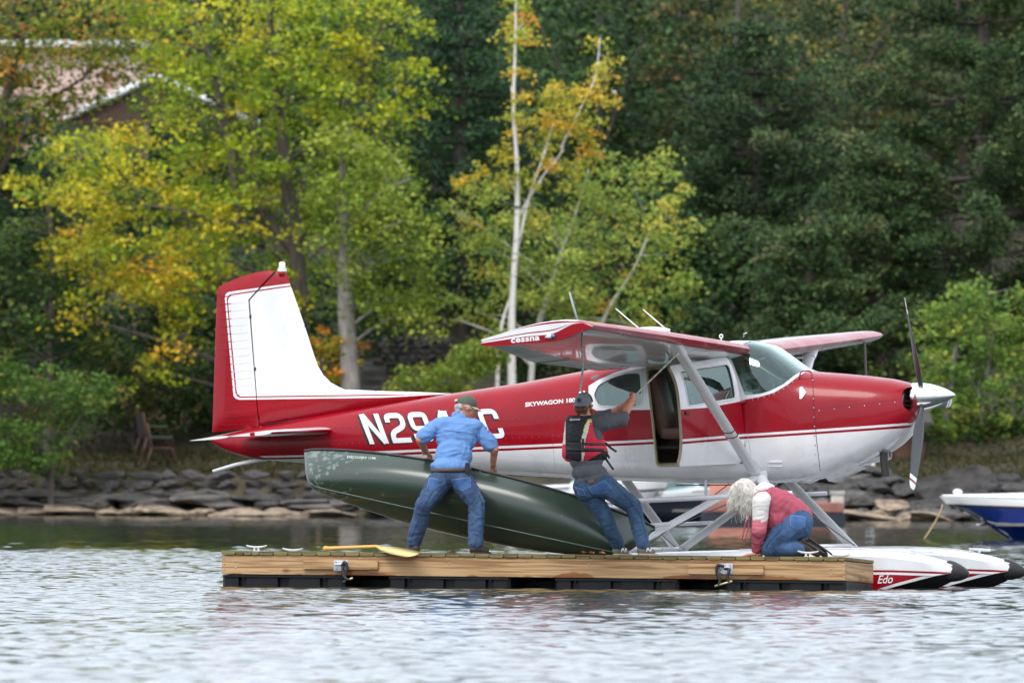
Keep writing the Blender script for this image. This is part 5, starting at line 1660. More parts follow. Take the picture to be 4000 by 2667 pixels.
# ------------------------------------------------------------------ wooden dock
def mat_wood(name, base, dark, wet=None, wetamt=0.0, scale=1.0):
    m = bpy.data.materials.new(name); m.use_nodes = True
    nt = m.node_tree; n = nt.nodes; l = nt.links
    b = n['Principled BSDF']; b.inputs['Roughness'].default_value = .75
    tc = n.new('ShaderNodeTexCoord'); oi = n.new('ShaderNodeObjectInfo')
    ad = n.new('ShaderNodeVectorMath'); ad.operation = 'ADD'
    cb = n.new('ShaderNodeCombineXYZ')
    ml = n.new('ShaderNodeMath'); ml.operation = 'MULTIPLY'; ml.inputs[1].default_value = 37.0
    l.new(oi.outputs['Random'], ml.inputs[0]); l.new(ml.outputs[0], cb.inputs['X']); l.new(ml.outputs[0], cb.inputs['Z'])
    l.new(tc.outputs['Object'], ad.inputs[0]); l.new(cb.outputs[0], ad.inputs[1])
    mp = n.new('ShaderNodeMapping'); mp.inputs['Scale'].default_value = (0.8 * scale, 14 * scale, 24 * scale)
    l.new(ad.outputs[0], mp.inputs['Vector'])
    nz = n.new('ShaderNodeTexNoise'); nz.inputs['Scale'].default_value = 1.6; nz.inputs['Detail'].default_value = 6; nz.inputs['Distortion'].default_value = .6
    l.new(mp.outputs[0], nz.inputs['Vector'])
    rp = n.new('ShaderNodeValToRGB'); e = rp.color_ramp.elements
    e[0].position = .36; e[0].color = tuple(dark) + (1,); e[1].position = .60; e[1].color = tuple(base) + (1,)
    l.new(nz.outputs['Fac'], rp.inputs['Fac'])
    # knots
    vo = n.new('ShaderNodeTexVoronoi'); vo.inputs['Scale'].default_value = 2.3
    mp2 = n.new('ShaderNodeMapping'); mp2.inputs['Scale'].default_value = (1, 1, 2.0)
    l.new(ad.outputs[0], mp2.inputs['Vector']); l.new(mp2.outputs[0], vo.inputs['Vector'])
    kr = n.new('ShaderNodeMapRange'); kr.inputs['From Min'].default_value = .05; kr.inputs['From Max'].default_value = .13; kr.inputs['To Min'].default_value = .75; kr.inputs['To Max'].default_value = 0
    l.new(vo.outputs['Distance'], kr.inputs['Value'])
    mk = n.new('ShaderNodeMix'); mk.data_type = 'RGBA'; mk.inputs['B'].default_value = tuple(c * .45 for c in dark) + (1,)
    l.new(kr.outputs[0], mk.inputs['Factor']); l.new(rp.outputs['Color'], mk.inputs['A'])
    last = mk.outputs['Result']
    if wet:
        n2 = n.new('ShaderNodeTexNoise'); n2.inputs['Scale'].default_value = 1.35; n2.inputs['Detail'].default_value = 4
        l.new(ad.outputs[0], n2.inputs['Vector'])
        sp = n.new('ShaderNodeSeparateXYZ'); l.new(tc.outputs['Object'], sp.inputs[0])
        low = n.new('ShaderNodeMapRange'); low.inputs['From Min'].default_value = -.09; low.inputs['From Max'].default_value = -.02; low.inputs['To Min'].default_value = .15; low.inputs['To Max'].default_value = 0
        l.new(sp.outputs['Z'], low.inputs['Value'])
        sm = n.new('ShaderNodeMath'); sm.operation = 'ADD'; l.new(n2.outputs['Fac'], sm.inputs[0]); l.new(low.outputs[0], sm.inputs[1])
        th = n.new('ShaderNodeMapRange'); th.inputs['From Min'].default_value = .62 - wetamt; th.inputs['From Max'].default_value = .645 - wetamt
        l.new(sm.outputs[0], th.inputs['Value'])
        mw = n.new('ShaderNodeMix'); mw.data_type = 'RGBA'; mw.blend_type = 'MULTIPLY'; mw.inputs['B'].default_value = tuple(wet) + (1,)
        l.new(th.outputs[0], mw.inputs['Factor']); l.new(last, mw.inputs['A'])
        last = mw.outputs['Result']
        rr = n.new('ShaderNodeMapRange'); rr.inputs['To Min'].default_value = .78; rr.inputs['To Max'].default_value = .3
        l.new(th.outputs[0], rr.inputs['Value']); l.new(rr.outputs[0], b.inputs['Roughness'])
    l.new(last, b.inputs['Base Color'])
    bp = n.new('ShaderNodeBump'); bp.inputs['Distance'].default_value = .003; l.new(nz.outputs['Fac'], bp.inputs['Height']); l.new(bp.outputs['Normal'], b.inputs['Normal'])
    return m
M['beam'] = mat_wood('beam_wood', S(194, 158, 114), S(138, 100, 64), S(206, 164, 108), .0)
M['board'] = mat_wood('board_wood', S(132, 118, 74), S(84, 70, 42), None, scale=1.0)
M['board2'] = mat_wood('board_wood_green', S(124, 124, 84), S(78, 76, 46), None, scale=1.2)
M['tub'] = mat('black_float_plastic', (.008, .009, .011), .45, spec=.25, rvar=.1, vscale=6)
M['cleat'] = mat('cleat_white', (.62, .62, .62), .4, var=.2, vscale=20)

DL, DR = P(866, 2150, 120.8), P(3302, 2175, 119.2)
dx = (DR - DL); DOCK_LEN = dx.length; dx.normalize()
_hy = Vector((-dx.y, dx.x, 0)).normalized()
dy = (_hy * math.cos(R(2.0)) - Vector((0, 0, 1)) * math.sin(R(2.0)))
dy = (dy - dx * dy.dot(dx)).normalized()
dz = dx.cross(dy)
DOCK_W = 1.22
DM = Matrix((dx, dy, dz)).transposed().to_4x4(); DM.translation = DL
dock = empty('dock', DL, 0, 'floating dock of yellow pine beams and weathered boards on black plastic floats', 'dock')
dock.rotation_euler = DM.to_3x3().to_euler()
DMI = DM.inverted()
def D(px, py, ly):
    """photo pixel -> dock-local point on the plane y = ly"""
    o = DMI @ _cam; d = DMI.to_3x3() @ (P(px, py, 1.0) - _cam)
    return o + d * ((ly - o.y) / d.y)
# deck boards
def board_mesh(w, m):
    bm = bmesh.new()
    t, e = .038, .009
    pr = [(-w / 2 + .002, 0), (w / 2 - .002, 0), (w / 2, -.003), (w / 2, -t + e), (w / 2 - e * 1.6, -t), (-w / 2 + e * 1.6, -t), (-w / 2, -t + e), (-w / 2, -.003)]
    bm_prism(bm, [(x, -.016, z) for x, z in pr], (0, DOCK_W + .03, 0))
    me = bpy.data.meshes.new('deck_board'); bmesh.ops.recalc_face_normals(bm, faces=bm.faces); bm.to_mesh(me); bm.free()
    me.materials.append(m); return me
BM_ = {}
x = 0.0; k = 0
widths = [.145, .085, .078, .078, .146, .146] + [.146] * 60
while x < DOCK_LEN - .05:
    w = widths[k] if x + widths[k] < DOCK_LEN else DOCK_LEN - x
    key = (round(w, 3), k % 2)
    if key not in BM_: BM_[key] = board_mesh(w - .005, M['board'] if k % 3 else M['board2'])
    o = bpy.data.objects.new('deck_board', BM_[key]); COL.objects.link(o); o.parent = dock
    o.location = (x + w / 2, random.uniform(-.004, .004), random.uniform(-.002, .0015))
    x += w; k += 1
SK_T, SK_H = -.040, .188
def beam(name, c, s, m, parent=dock, bev=.006):
    bm = bmesh.new(); bm_box(bm, (0, 0, 0), s, bevel=bev); o = bm_obj(name, bm, m, parent); o.location = c; return o
beam('front_beam', (DOCK_LEN / 2, .022, SK_T - SK_H / 2), (DOCK_LEN, .044, SK_H), M['beam'])
beam('back_beam', (DOCK_LEN / 2, DOCK_W - .022, SK_T - SK_H / 2), (DOCK_LEN, .044, SK_H), M['beam'])
for xx in (.022, DOCK_LEN - .022):
    o = beam('end_beam', (xx, DOCK_W / 2, SK_T - SK_H / 2), (DOCK_W - .092, .044, SK_H), M['beam']); o.rotation_euler = (0, 0, R(90))
for xx in np.linspace(.9, DOCK_LEN - .9, 5):
    o = beam('joist', (xx, DOCK_W / 2, SK_T - .07), (DOCK_W - .1, .04, .14), M['beam']); o.rotation_euler = (0, 0, R(90))
# hinge blocks with galvanised plates and black rubber snubbers
for (xa, xb, ya, yb, pa, pb, side) in ((1187, 1477, 2186, 2226, 1304, 1358, 0), (2689, 2983, 2200, 2246, 2808, 2862, 1)):
    a, b = D(xa, ya, -.02), D(xb, yb, -.02)
    blk = beam('bumper_block', ((a.x + b.x) / 2, -.021, (a.z + b.z) / 2), (b.x - a.x, .040, abs(a.z - b.z) * .93), M['beam'])
    p, q = D(pa, 2190 + side * 11, -.045), D(pb, 2226 + side * 14, -.045)
    bm = bmesh.new(); cx, cz = (p.x + q.x) / 2, (p.z + q.z) / 2
    bm_box(bm, (cx, -.046, cz), (q.x - p.x, .008, .105), bevel=.002)
    for sx in (-.045, .045):
        for sz in (-.035, .035): bm_ball(bm, (cx + sx, -.052, cz + sz), .009, 8)
    pl_ = bm_obj('hinge_plate', bm, M['steel'], dock, auto=40)
    bm = bmesh.new(); bm_tube(bm, [(cx - .05, -.075, cz + .01), (cx + .05, -.075, cz + .012)], .012, 8); bm_tube(bm, [(cx - .05, -.05, cz + .01), (cx - .05, -.08, cz + .01)], .012, 8)
    bm_obj('pin', bm, M['cleat'], pl_, sm=True)
    if side == 0:
        loop = [(cx + .02, -.08, cz - .01), (cx + .05, -.085, cz + .035), (cx + .075, -.085, cz - .02), (cx + .06, -.09, cz - .09), (cx + .065, -.09, cz - .15), (cx + .035, -.09, cz - .165)]
        loop2 = [(cx + .03, -.082, cz + .0), (cx + .035, -.09, cz - .06), (cx + .06, -.1, cz - .12), (cx + .11, -.1, cz - .14)]
    else:
        loop = [(cx - .01, -.08, cz + .02), (cx - .07, -.09, cz + .03), (cx - .075, -.09, cz - .05), (cx - .045, -.09, cz - .11), (cx - .055, -.09, cz - .16)]
        loop2 = [(cx + .0, -.082, cz + .0), (cx + .045, -.095, cz - .01), (cx + .03, -.1, cz - .09), (cx + .05, -.1, cz - .13)]
    bm = bmesh.new(); bm_tube(bm, spline(loop, 18), .016, 8); bm_tube(bm, spline(loop2, 14), .014, 8); sn = bm_obj('snubber', bm, M['p_black'], dock, sm=True)
    bm = bmesh.new(); e1, e2 = Vector(loop[-1]), Vector(loop2[-1])
    bm_tube(bm, [e1 + Vector((-.04, 0, -.01)), e2 + Vector((.03, 0, .01))] if side else [e2 - Vector((.015, 0, 0)), e2 + Vector((.03, 0, .02))], .011, 8); bm_obj('bolt', bm, mat('brass_bolt', S(206, 196, 150), .35, metal=.6), sn, sm=True)
bm = bmesh.new()
for (px, py) in ((875, 2178), (876, 2201), (875, 2222), (920, 2190), (921, 2215), (3247, 2219), (3246, 2245), (3296, 2205), (3296, 2230), (3296, 2251), (1326, 2176), (2055, 2190), (2300, 2205), (1756, 2200)):
    bm_ball(bm, D(px, py, -.001), .008, 8)
bm_obj('beam_bolts', bm, M['steel'], dock, sm=True)
# black plastic floats with moulded pockets
def tub(x0, x1, name='dock_float_and_gap_shade'):
    y0, y1 = .03, DOCK_W - .03
    n = max(2, int((x1 - x0) / .32))
    front = [(x0, y0 + .03)]
    xs = np.linspace(x0, x1, n + 1)
    for i in range(n):
        c = (xs[i] + xs[i + 1]) / 2
        w_ = .045 if i % 2 else .03
        front += [(c - w_ - .012, y0), (c - w_, y0 + .05), (c + w_, y0 + .05), (c + w_ + .012, y0)]
    front[0:1] = [(x0, y0 + .03), (x0 + .03, y0)]
    front += [(x1 - .03, y0), (x1, y0 + .03), (x1, y1), (x0, y1)]
    bm = bmesh.new(); bm_prism(bm, [(a, b, SK_T - SK_H - .005) for a, b in front], (0, 0, -.34))
    o = bm_obj(name, bm, M['tub'], dock)
    bm = bmesh.new(); bm_box(bm, ((x0 + x1) / 2, y0 - .003, SK_T - SK_H - .018), (x1 - x0 - .02, .03, .022), bevel=.004); bm_obj('lip', bm, M['tub'], o)
    for i in range(0, n, 2):
        c = (xs[i] + xs[i + 1]) / 2
        bm = bmesh.new(); bm_tube(bm, [(c, y0 + .02, SK_T - SK_H + .01), (c, y0 + .02, SK_T - SK_H - .045)], .006, 6); bm_obj('rod', bm, M['steel'], o)
    return o
for (a, b) in ((868, 1345), (1517, 1992), (2165, 2650), (2830, 3332)):
    tub(D(a, 2260, .03).x, min(D(b, 2270, .03).x, DOCK_LEN + .0))
for (a, b) in ((1330, 1500), (1985, 2175), (2640, 2840)):
    x0_, x1_ = D(a, 2260, .03).x, D(b, 2270, .03).x
    bm = bmesh.new(); bm_box(bm, ((x0_ + x1_) / 2, DOCK_W - .35, SK_T - SK_H - .155), (x1_ - x0_ + .1, .5, .3), bevel=.02); bm_obj('dock_float_and_gap_shade', bm, M['tub'], dock)  # black boxes added behind the gaps to imitate the shade under the dock

# cleats on the deck
def cleat(px, ly, label, rz=0.0):
    c = D(px, 2150, ly)
    root = empty('cleat', DM @ Vector((c.x, ly, 0.0)), 0, label, 'cleat')
    root.rotation_euler = (DM.to_3x3() @ Matrix.Rotation(rz, 3, 'Z')).to_euler()
    bm = bmesh.new()
    for sx in (-.022, .022): bm_tube(bm, [(sx, 0, 0), (sx * .9, 0, .035)], [.014, .010], 8)
    bm_box(bm, (0, 0, .004), (.075, .035, .008), bevel=.003)
    bm_obj('base', bm, M['cleat'], root, auto=40)
    bm = bmesh.new(); bm_tube(bm, spline([(-.105, 0, .058), (-.06, 0, .045), (0, 0, .040), (.06, 0, .045), (.105, 0, .058)], 13), [.006, .008, .009, .010, .011, .011, .011, .011, .011, .010, .009, .008, .006], 8)
    bm_obj('horn', bm, M['cleat'], root, sm=True)
cleat(1002, .10, 'white cleat on the water-side edge of the narrow end boards')
cleat(1143, 1.12, 'white cleat on the plane-side edge behind the paddle grip')
cleat(1870, 1.12, 'white cleat on the plane-side edge by the blue-shirted man\'s shoe')
cleat(3157, .10, 'white cleat on the water-side edge in front of the kneeling woman\'s shoes')
cleat(3282, 1.10, 'white cleat on the plane-side edge behind the kneeling woman\'s shoes')

# dry leaves and a paddle lying on the deck
def dock_pt(px, ly, z=0.0):
    c = D(px, 2150, ly); return DM @ Vector((c.x, ly, z))
for i, (px, ly) in enumerate(((2280, .05), (2312, .10), (2350, .05), (1770, .3))):
    bm = bmesh.new(); r_ = random.Random(i)
    c = dock_pt(px, ly, .012)
    pts = [(c.x + math.cos(a) * .035 * r_.uniform(.6, 1.2), c.y + math.sin(a) * .03 * r_.uniform(.6, 1.2), c.z + r_.uniform(0, .03)) for a in np.linspace(0, 6.28, 8)[:-1]]
    vs = [bm.verts.new(p) for p in pts]; cc = bm.verts.new((c.x, c.y, c.z))
    for k in range(7): bm.faces.new((vs[k], vs[(k + 1) % 7], cc))
    o = bm_obj('dry_leaf', bm, mat('dry_leaf', S(176, 120, 80), .8))
    tag(o, 'curled brown dry leaf lying on the deck boards' if i < 3 else 'dry leaf behind the blue-shirted man\'s feet', 'leaf', 'dry leaves on the deck' if i < 3 else None)

pad = empty('paddle', dock_pt(1470, .3, .0), 0, 'yellow wooden canoe paddle with its blade hanging over the dock edge', 'paddle')
po = Vector(pad.location)
g0, g1, g2 = P(1264, 2141, 121.2), P(1470, 2133, 120.5), P(1626, 2166, 120.0)
M['paddle'] = mat('paddle_varnish', S(236, 178, 84), .35, coat=.5, var=.15, vscale=3, stretch=(1, 8, 8))
M['paddle_b'] = mat('paddle_blade', S(248, 214, 140), .35, coat=.4, var=.12, vscale=3, stretch=(1, 8, 8))
bm = bmesh.new(); bm_tube(bm, [g0 - po, g0.lerp(g1, .04) - po, g0.lerp(g1, .1) - po, g0.lerp(g1, .5) - po, g1 - po, g1.lerp(g2, .15) - po], [.012, .028, .018, .0165, .0165, .014], 10)
bm_obj('shaft', bm, M['paddle'], pad, sm=True)
ax = (g2 - g1).normalized(); sd = ax.cross(Vector((0.15, -.75, 1)).normalized()).normalized(); nn = sd.cross(ax)
Lb = (g2 - g1).length
prof = [(-.02, .014), (.08, .03), (.2, .058), (.4, .084), (.6, .094), (.8, .095), (.93, .088), (.985, .06), (1.0, .03)]
v, f = [], []
for t, w_ in prof:
    c = g1 - po + ax * (Lb * t); th = .008 * (1 - .6 * t) + .002
    v += [c + sd * w_, c + nn * th, c - sd * w_, c - nn * th]
for i in range(len(prof) - 1):
    for k in range(4): f.append((i * 4 + k, i * 4 + (k + 1) % 4, (i + 1) * 4 + (k + 1) % 4, (i + 1) * 4 + k))
f += [(0, 1, 2, 3), tuple((len(prof) - 1) * 4 + k for k in range(4))]
o = pydata('blade', v, f, M['paddle_b'], pad, True)
bm = bmesh.new(); bm.from_mesh(o.data); bmesh.ops.recalc_face_normals(bm, faces=bm.faces); bm.to_mesh(o.data); bm.free()

# ------------------------------------------------------------------ canoe
def mat_canoe():
    m = mat('canoe_green', S(46, 62, 52), .32, coat=.45, coatr=.14, var=.14, vscale=2)
    nt = m.node_tree; n = nt.nodes; l = nt.links; b = n['Principled BSDF']
    tc = n.new('ShaderNodeTexCoord'); nz = n.new('ShaderNodeTexNoise'); nz.inputs['Scale'].default_value = 15; nz.inputs['Detail'].default_value = 6; nz.inputs['Roughness'].default_value = .65
    l.new(tc.outputs['Object'], nz.inputs['Vector'])
    n2 = n.new('ShaderNodeTexNoise'); n2.inputs['Scale'].default_value = 1.1; l.new(tc.outputs['Object'], n2.inputs['Vector'])
    sp = n.new('ShaderNodeSeparateXYZ'); l.new(tc.outputs['Object'], sp.inputs[0])
    mr = n.new('ShaderNodeMapRange'); mr.inputs['From Min'].default_value = .2; mr.inputs['From Max'].default_value = 1.8; mr.inputs['To Min'].default_value = -.05; mr.inputs['To Max'].default_value = .07
    l.new(sp.outputs['X'], mr.inputs['Value'])
    a1 = n.new('ShaderNodeMath'); a1.operation = 'MULTIPLY_ADD'; a1.inputs[1].default_value = .35; l.new(n2.outputs['Fac'], a1.inputs[0]); l.new(nz.outputs['Fac'], a1.inputs[2])
    a2 = n.new('ShaderNodeMath'); a2.operation = 'ADD'; l.new(a1.outputs[0], a2.inputs[0]); l.new(mr.outputs[0], a2.inputs[1])
    th = n.new('ShaderNodeMapRange'); th.inputs['From Min'].default_value = .80; th.inputs['From Max'].default_value = .86; th.inputs['To Max'].default_value = .38
    l.new(a2.outputs[0], th.inputs['Value'])
    mx = n.new('ShaderNodeMix'); mx.data_type = 'RGBA'; mx.inputs['B'].default_value = S(150, 164, 152) + (1,)
    old = b.inputs['Base Color'].links[0].from_socket
    l.new(old, mx.inputs['A']); l.new(th.outputs[0], mx.inputs['Factor']); l.new(mx.outputs['Result'], b.inputs['Base Color'])
    return m
CT0, CT1 = P(2556, 2064, 120.55), P(1190, 1766, 121.45)          # tip of the resting end, tip of the lifted end
c_ex = (CT1 - CT0).normalized(); C_LEN = (CT1 - CT0).length
c_u0 = (Vector((0, 0, 1)) - c_ex * c_ex.z).normalized()
c_s = c_ex.cross(c_u0).normalized()
if c_s.y < 0: c_s = -c_s                                           # points away from the camera
CROLL = R(50)
c_up = (c_u0 * math.cos(CROLL) + c_s * math.sin(CROLL)).normalized()
c_sd = c_up.cross(c_ex).normalized()
CM = Matrix((c_ex, c_sd, c_up)).transposed().to_4x4()
CM.translation = (CT0 + CT1) / 2 - c_up * .46
canoe = empty('canoe', CM.translation, 0, 'dark green canoe tipped on its side with one end lifted by the blue-shirted man', 'canoe')
canoe.rotation_euler = CM.to_3x3().to_euler()
def canoe_sec(t, g):
    at = abs(t)
    b = .012 + .375 * max(0, 1 - at ** 2.3) ** .85
    zk = .012 * at ** 2 + (.40 * ((at - .84) / .16) ** 2.4 if at > .84 else 0)
    zs = .345 + .115 * at ** 3.5
    a = g * math.pi / 2
    y = b * math.sin(a) ** .62 * (1 - .05 * max(0, g - .7) / .3)
    z = zk + (zs - zk) * (1 - math.cos(a) ** .85)
    x = C_LEN / 2 * t * (1 - .02 * (1 - g) ** 2 * at ** 4)
    return x, y, z
def canoe_shell(inset):
    v = []; NT, NG = 49, 15
    ts = np.sin(np.linspace(-math.pi / 2, math.pi / 2, NT)) * .5 + np.linspace(-1, 1, NT) * .5
    for t in ts:
        for k in range(-NG + 1, NG):
            x, y, z = canoe_sec(t, abs(k) / (NG - 1))
            y = max(0, y - inset); z = z + inset * (1 - abs(k) / (NG - 1))
            v.append((x * (1 - inset * .6), math.copysign(y, k), z))
    return v, NT, 2 * NG - 1
v, a_, b_ = canoe_shell(0)
hull = grid_mesh('hull', v, a_, b_, mat_canoe(), canoe)
v, a_, b_ = canoe_shell(.012)
grid_mesh('hull_inside', v, a_, b_, mat('canoe_inside', S(60, 78, 68), .6), canoe)
for sg in (-1, 1):
    bm = bmesh.new(); bm_tube(bm, [(q[0], sg * (q[1] + .004), q[2] + .004) for q in (canoe_sec(t, 1) for t in np.linspace(-1, 1, 45))], .013, 8); bm_obj('gunwale', bm, mat('gunwale_black', (.012, .012, .013), .4), canoe, sm=True)
    x0 = sg * C_LEN / 2
    bm = bmesh.new(); tt = [.86, .9, .95, .998]
    pl_ = [canoe_sec(sg * t, 1) for t in tt]
    vv = [bm.verts.new((q[0], q[1], q[2] + .003)) for q in pl_] + [bm.verts.new((q[0], -q[1], q[2] + .003)) for q in pl_[::-1]]
    bm.faces.new(vv); bmesh.ops.solidify(bm, geom=bm.faces[:], thickness=.01); bm_obj('deck_plate', bm, M['p_black'], canoe)
bm = bmesh.new(); bm_tube(bm, [(q[0], 0, q[2] - .002) for q in (canoe_sec(t, 0) for t in np.linspace(-.9, .9, 40))], .007, 6, flat=(1, 1.4)); bm_obj('keel_line', bm, mat('keel_green', S(70, 96, 84), .3, coat=.5), canoe, sm=True)
for t in (-.35, .3):
    q = canoe_sec(t, .9); bm = bmesh.new(); bm_box(bm, (q[0], 0, q[2]), (.06, q[1] * 1.86, .02)); bm_obj('thwart', bm, mat('ash_wood', S(170, 130, 80), .6), canoe)

from mathutils.bvhtree import BVHTree
def cast_text(name, body, p0, p1, hpx, obj, mw, material, parent, bold=.0, shear=0.0, off=.003):
    me = obj.data
    bv = BVHTree.FromPolygons([mw @ q.co for q in me.vertices], [tuple(p.vertices) for p in me.polygons])
    bm = text_mesh(body, bold, shear); x0, x1, y0, y1 = bm_bounds(bm); inv = mw.inverted()
    for v_ in bm.verts:
        u = (v_.co.x - x0) / (x1 - x0); w_ = (v_.co.y - y0) / (y1 - y0)
        d = (P(p0[0] + (p1[0] - p0[0]) * u, p0[1] + (p1[1] - p0[1]) * u - hpx * w_, 1.0) - _cam).normalized()
        h = bv.ray_cast(_cam, d)
        v_.co = inv @ (h[0] - d * off) if h[0] else Vector((0, 0, 0))
    m2 = bpy.data.meshes.new(name); bm.to_mesh(m2); bm.free()
    return link(name, m2, parent, material)
cast_text('maker_script', 'Old Town', (1806, 1826), (1918, 1852), 22, hull, CM, mat('script_pale', S(176, 190, 184), .5), canoe, 0, .35)
cast_text('model_lettering', 'DISCOVERY 119K', (1356, 1788), (1470, 1794), 9, hull, CM, mat('lettering_pale', S(206, 212, 208), .5), canoe, .01)
bm = bmesh.new()
bm.free()
# ------------------------------------------------------------------ boats
def runabout(name, label, loc, heading, Lh, beam_, hgt, mats, deckz=None, windshield=True, cat='motorboat', keel=-.15):
    """bow at +x of local frame; mats = (hull, upper, rail)"""
    root = empty(name, loc, heading, label, cat)
    ts = np.linspace(0, 1, 25)
    bw = lambda t: beam_ / 2 * max(.02, (1 - t ** 2.6)) ** .75
    sh = lambda t: hgt * (.78 + .22 * t ** 1.5)
    v, f, fm = [], [], []
    N = 9
    for t in ts:
        x = Lh * (t - .5); w = bw(t); s = sh(t)
        kx = -Lh * .20 * max(0, (t - .72) / .28) ** 1.1          # raked stem
        k = keel + (s * .55 - keel) * max(0, (t - .86) / .14) ** 2.5
        rows = [(0, k, 1), (w * .55, k + .10, .9), (w * .84, s * .18 + max(0, k) * .8, .7), (w * .9, s * .34 + max(0, k) * .6, .55), (w * .915, s * .40 + max(0, k) * .5, .5), (w * .96, s * .68 + max(0, k) * .2, .2), (w * 1.0, s * .76 + max(0, k) * .1, .12), (w * 1.02, s * .82, .08), (w * .99, s, 0)]
        for (y, z, q) in rows: v.append((x + kx * q, y, z))
        for (y, z, q) in rows: v.append((x + kx * q, -y, z))
    rm = [0, 0, 0, 2, 0, 0, 3, 1]
    n = 2 * N
    for i in range(len(ts) - 1):
        for h in (0, N):
            for k in range(N - 1): f.append((i * n + h + k, (i + 1) * n + h + k, (i + 1) * n + h + k + 1, i * n + h + k + 1)); fm.append(rm[k])
    f.append([k for k in range(N)] + [N + k for k in range(N)][::-1]); fm.append(0)
    o = pydata('hull', v, f, mats, root, False, fm)
    b2 = bmesh.new(); b2.from_mesh(o.data); bmesh.ops.remove_doubles(b2, verts=b2.verts, dist=1e-4); bmesh.ops.recalc_face_normals(b2, faces=b2.faces); b2.to_mesh(o.data); b2.free()
    smooth(o.data); o.data.set_sharp_from_angle(angle=R(30))
    # foredeck with crown, cockpit behind
    v, f = [], []
    dt = np.linspace(.42, .995, 14)
    for t in dt:
        for q in np.linspace(-1, 1, 9): v.append((Lh * (t - .5), q * bw(t) * .985, sh(t) + (.10 * (1 - q * q) + .02) * min(1, (1 - t) * 3 + .15)))
    for i in range(13):
        for k in range(8): f.append((i * 9 + k, (i + 1) * 9 + k, (i + 1) * 9 + k + 1, i * 9 + k + 1))
    dk = pydata('foredeck', v, f, mats[1], root, True)
    b2 = bmesh.new()
    for sg in (-1, 1): bm_tube(b2, [(Lh * (t - .5), sg * bw(t) * .97, sh(t) + .01) for t in np.linspace(0.02, .42, 8)], .07, 8, flat=(.6, 1.2), up=(0, 0, 1))
    bm_obj('side_deck', b2, mats[1], root, sm=True)
    b2 = bmesh.new(); bm_box(b2, (-Lh * .05, 0, hgt * .35), (Lh * .8, beam_ * .8, .04)); bm_obj('cockpit_floor', b2, M['grey_seat'], root)
    b2 = bmesh.new(); bm_box(b2, (Lh * .22, 0, sh(.72) + .115), (Lh * .10, beam_ * .36, .02), rot=(0, R(5), 0), bevel=.008); bm_obj('hatch', b2, mat('hatch_dark', (.03, .035, .045), .25), root)
    if windshield:
        b2 = bmesh.new()
        pts = [(-.05 * Lh, -bw(.5) * .9, 0), (.06 * Lh, -bw(.5) * .5, 0), (.08 * Lh, 0, 0), (.06 * Lh, bw(.5) * .5, 0), (-.05 * Lh, bw(.5) * .9, 0)]
        lo = [b2.verts.new((p[0], p[1], sh(.5) + .05)) for p in pts]; hi = [b2.verts.new((p[0] - .25, p[1] * .95, sh(.5) + .42)) for p in pts]
        for k in range(4): b2.faces.new((lo[k], lo[k + 1], hi[k + 1], hi[k]))
        bm_obj('windshield', b2, M['glass'], root)
    b2 = bmesh.new(); bm_ball(b2, (Lh * .45, 0, sh(.95) + .07), (.08, .05, .05), 10); bm_obj('bow_light', b2, M['chrome'], root, sm=True)
    b2 = bmesh.new(); bm_tube(b2, [(Lh * .36, -.16, hgt * .35), (Lh * .39, -.12, hgt * .33)], .02, 8); bm_obj('bow_eye', b2, M['chrome'], root, sm=True)
    return root
M['b_blue'] = mat('gelcoat_blue', S(14, 48, 132), .2, coat=.7, var=.15, vscale=1.2)
M['b_white'] = mat('gelcoat_white', (.78, .78, .77), .3, coat=.4)
M['b_grey'] = mat('gelcoat_grey', (.45, .46, .47), .4)
M['b_rail'] = mat('rub_rail', (.03, .03, .03), .5)
bow = P(3672, 1960, 186.6)
hd = R(180 + 9)
BLn = 5.4
blue_boat = runabout('motorboat', 'blue and white motorboat with raked bow floating beyond the floats', (bow.x + BLn / 2 * math.cos(R(9)), 186.6 + BLn / 2 * math.sin(R(9)), 0), hd, BLn, 2.1, .66, [M['b_blue'], M['b_white'], M['b_white'], M['b_rail']])
bm = bmesh.new(); a = P(3682, 1970, 186.4)
bm_tube(bm, spline([a, P(3668, 2010, 186.3), P(3636, 2065, 186.2), P(3610, 2104, 186.0)], 14), .011, 6)
tag(bm_obj('mooring_rope', bm, mat('rope_tan', S(170, 150, 110), .9), sm=True), 'thin tan rope hanging from the blue boat\'s bow into the lake', 'rope')

wb = P(2330, 2036, 224)
runabout('motorboat', 'white motorboat moored by the shore behind the float struts', (P(2290, 2036, 224).x, 224, 0), R(-6), 3.0, 1.7, .78, [M['b_white'], M['b_white'], M['b_grey'], M['b_rail']])
runabout('motorboat', 'small dark navy boat moored beside the salmon raft', (P(2690, 2036, 226).x, 227.5, 0), R(-30), 2.6, 1.4, .62, [mat('navy_hull', S(26, 30, 42), .5), M['b_grey'], mat('navy_band', S(26, 30, 42), .5), M['b_rail']])
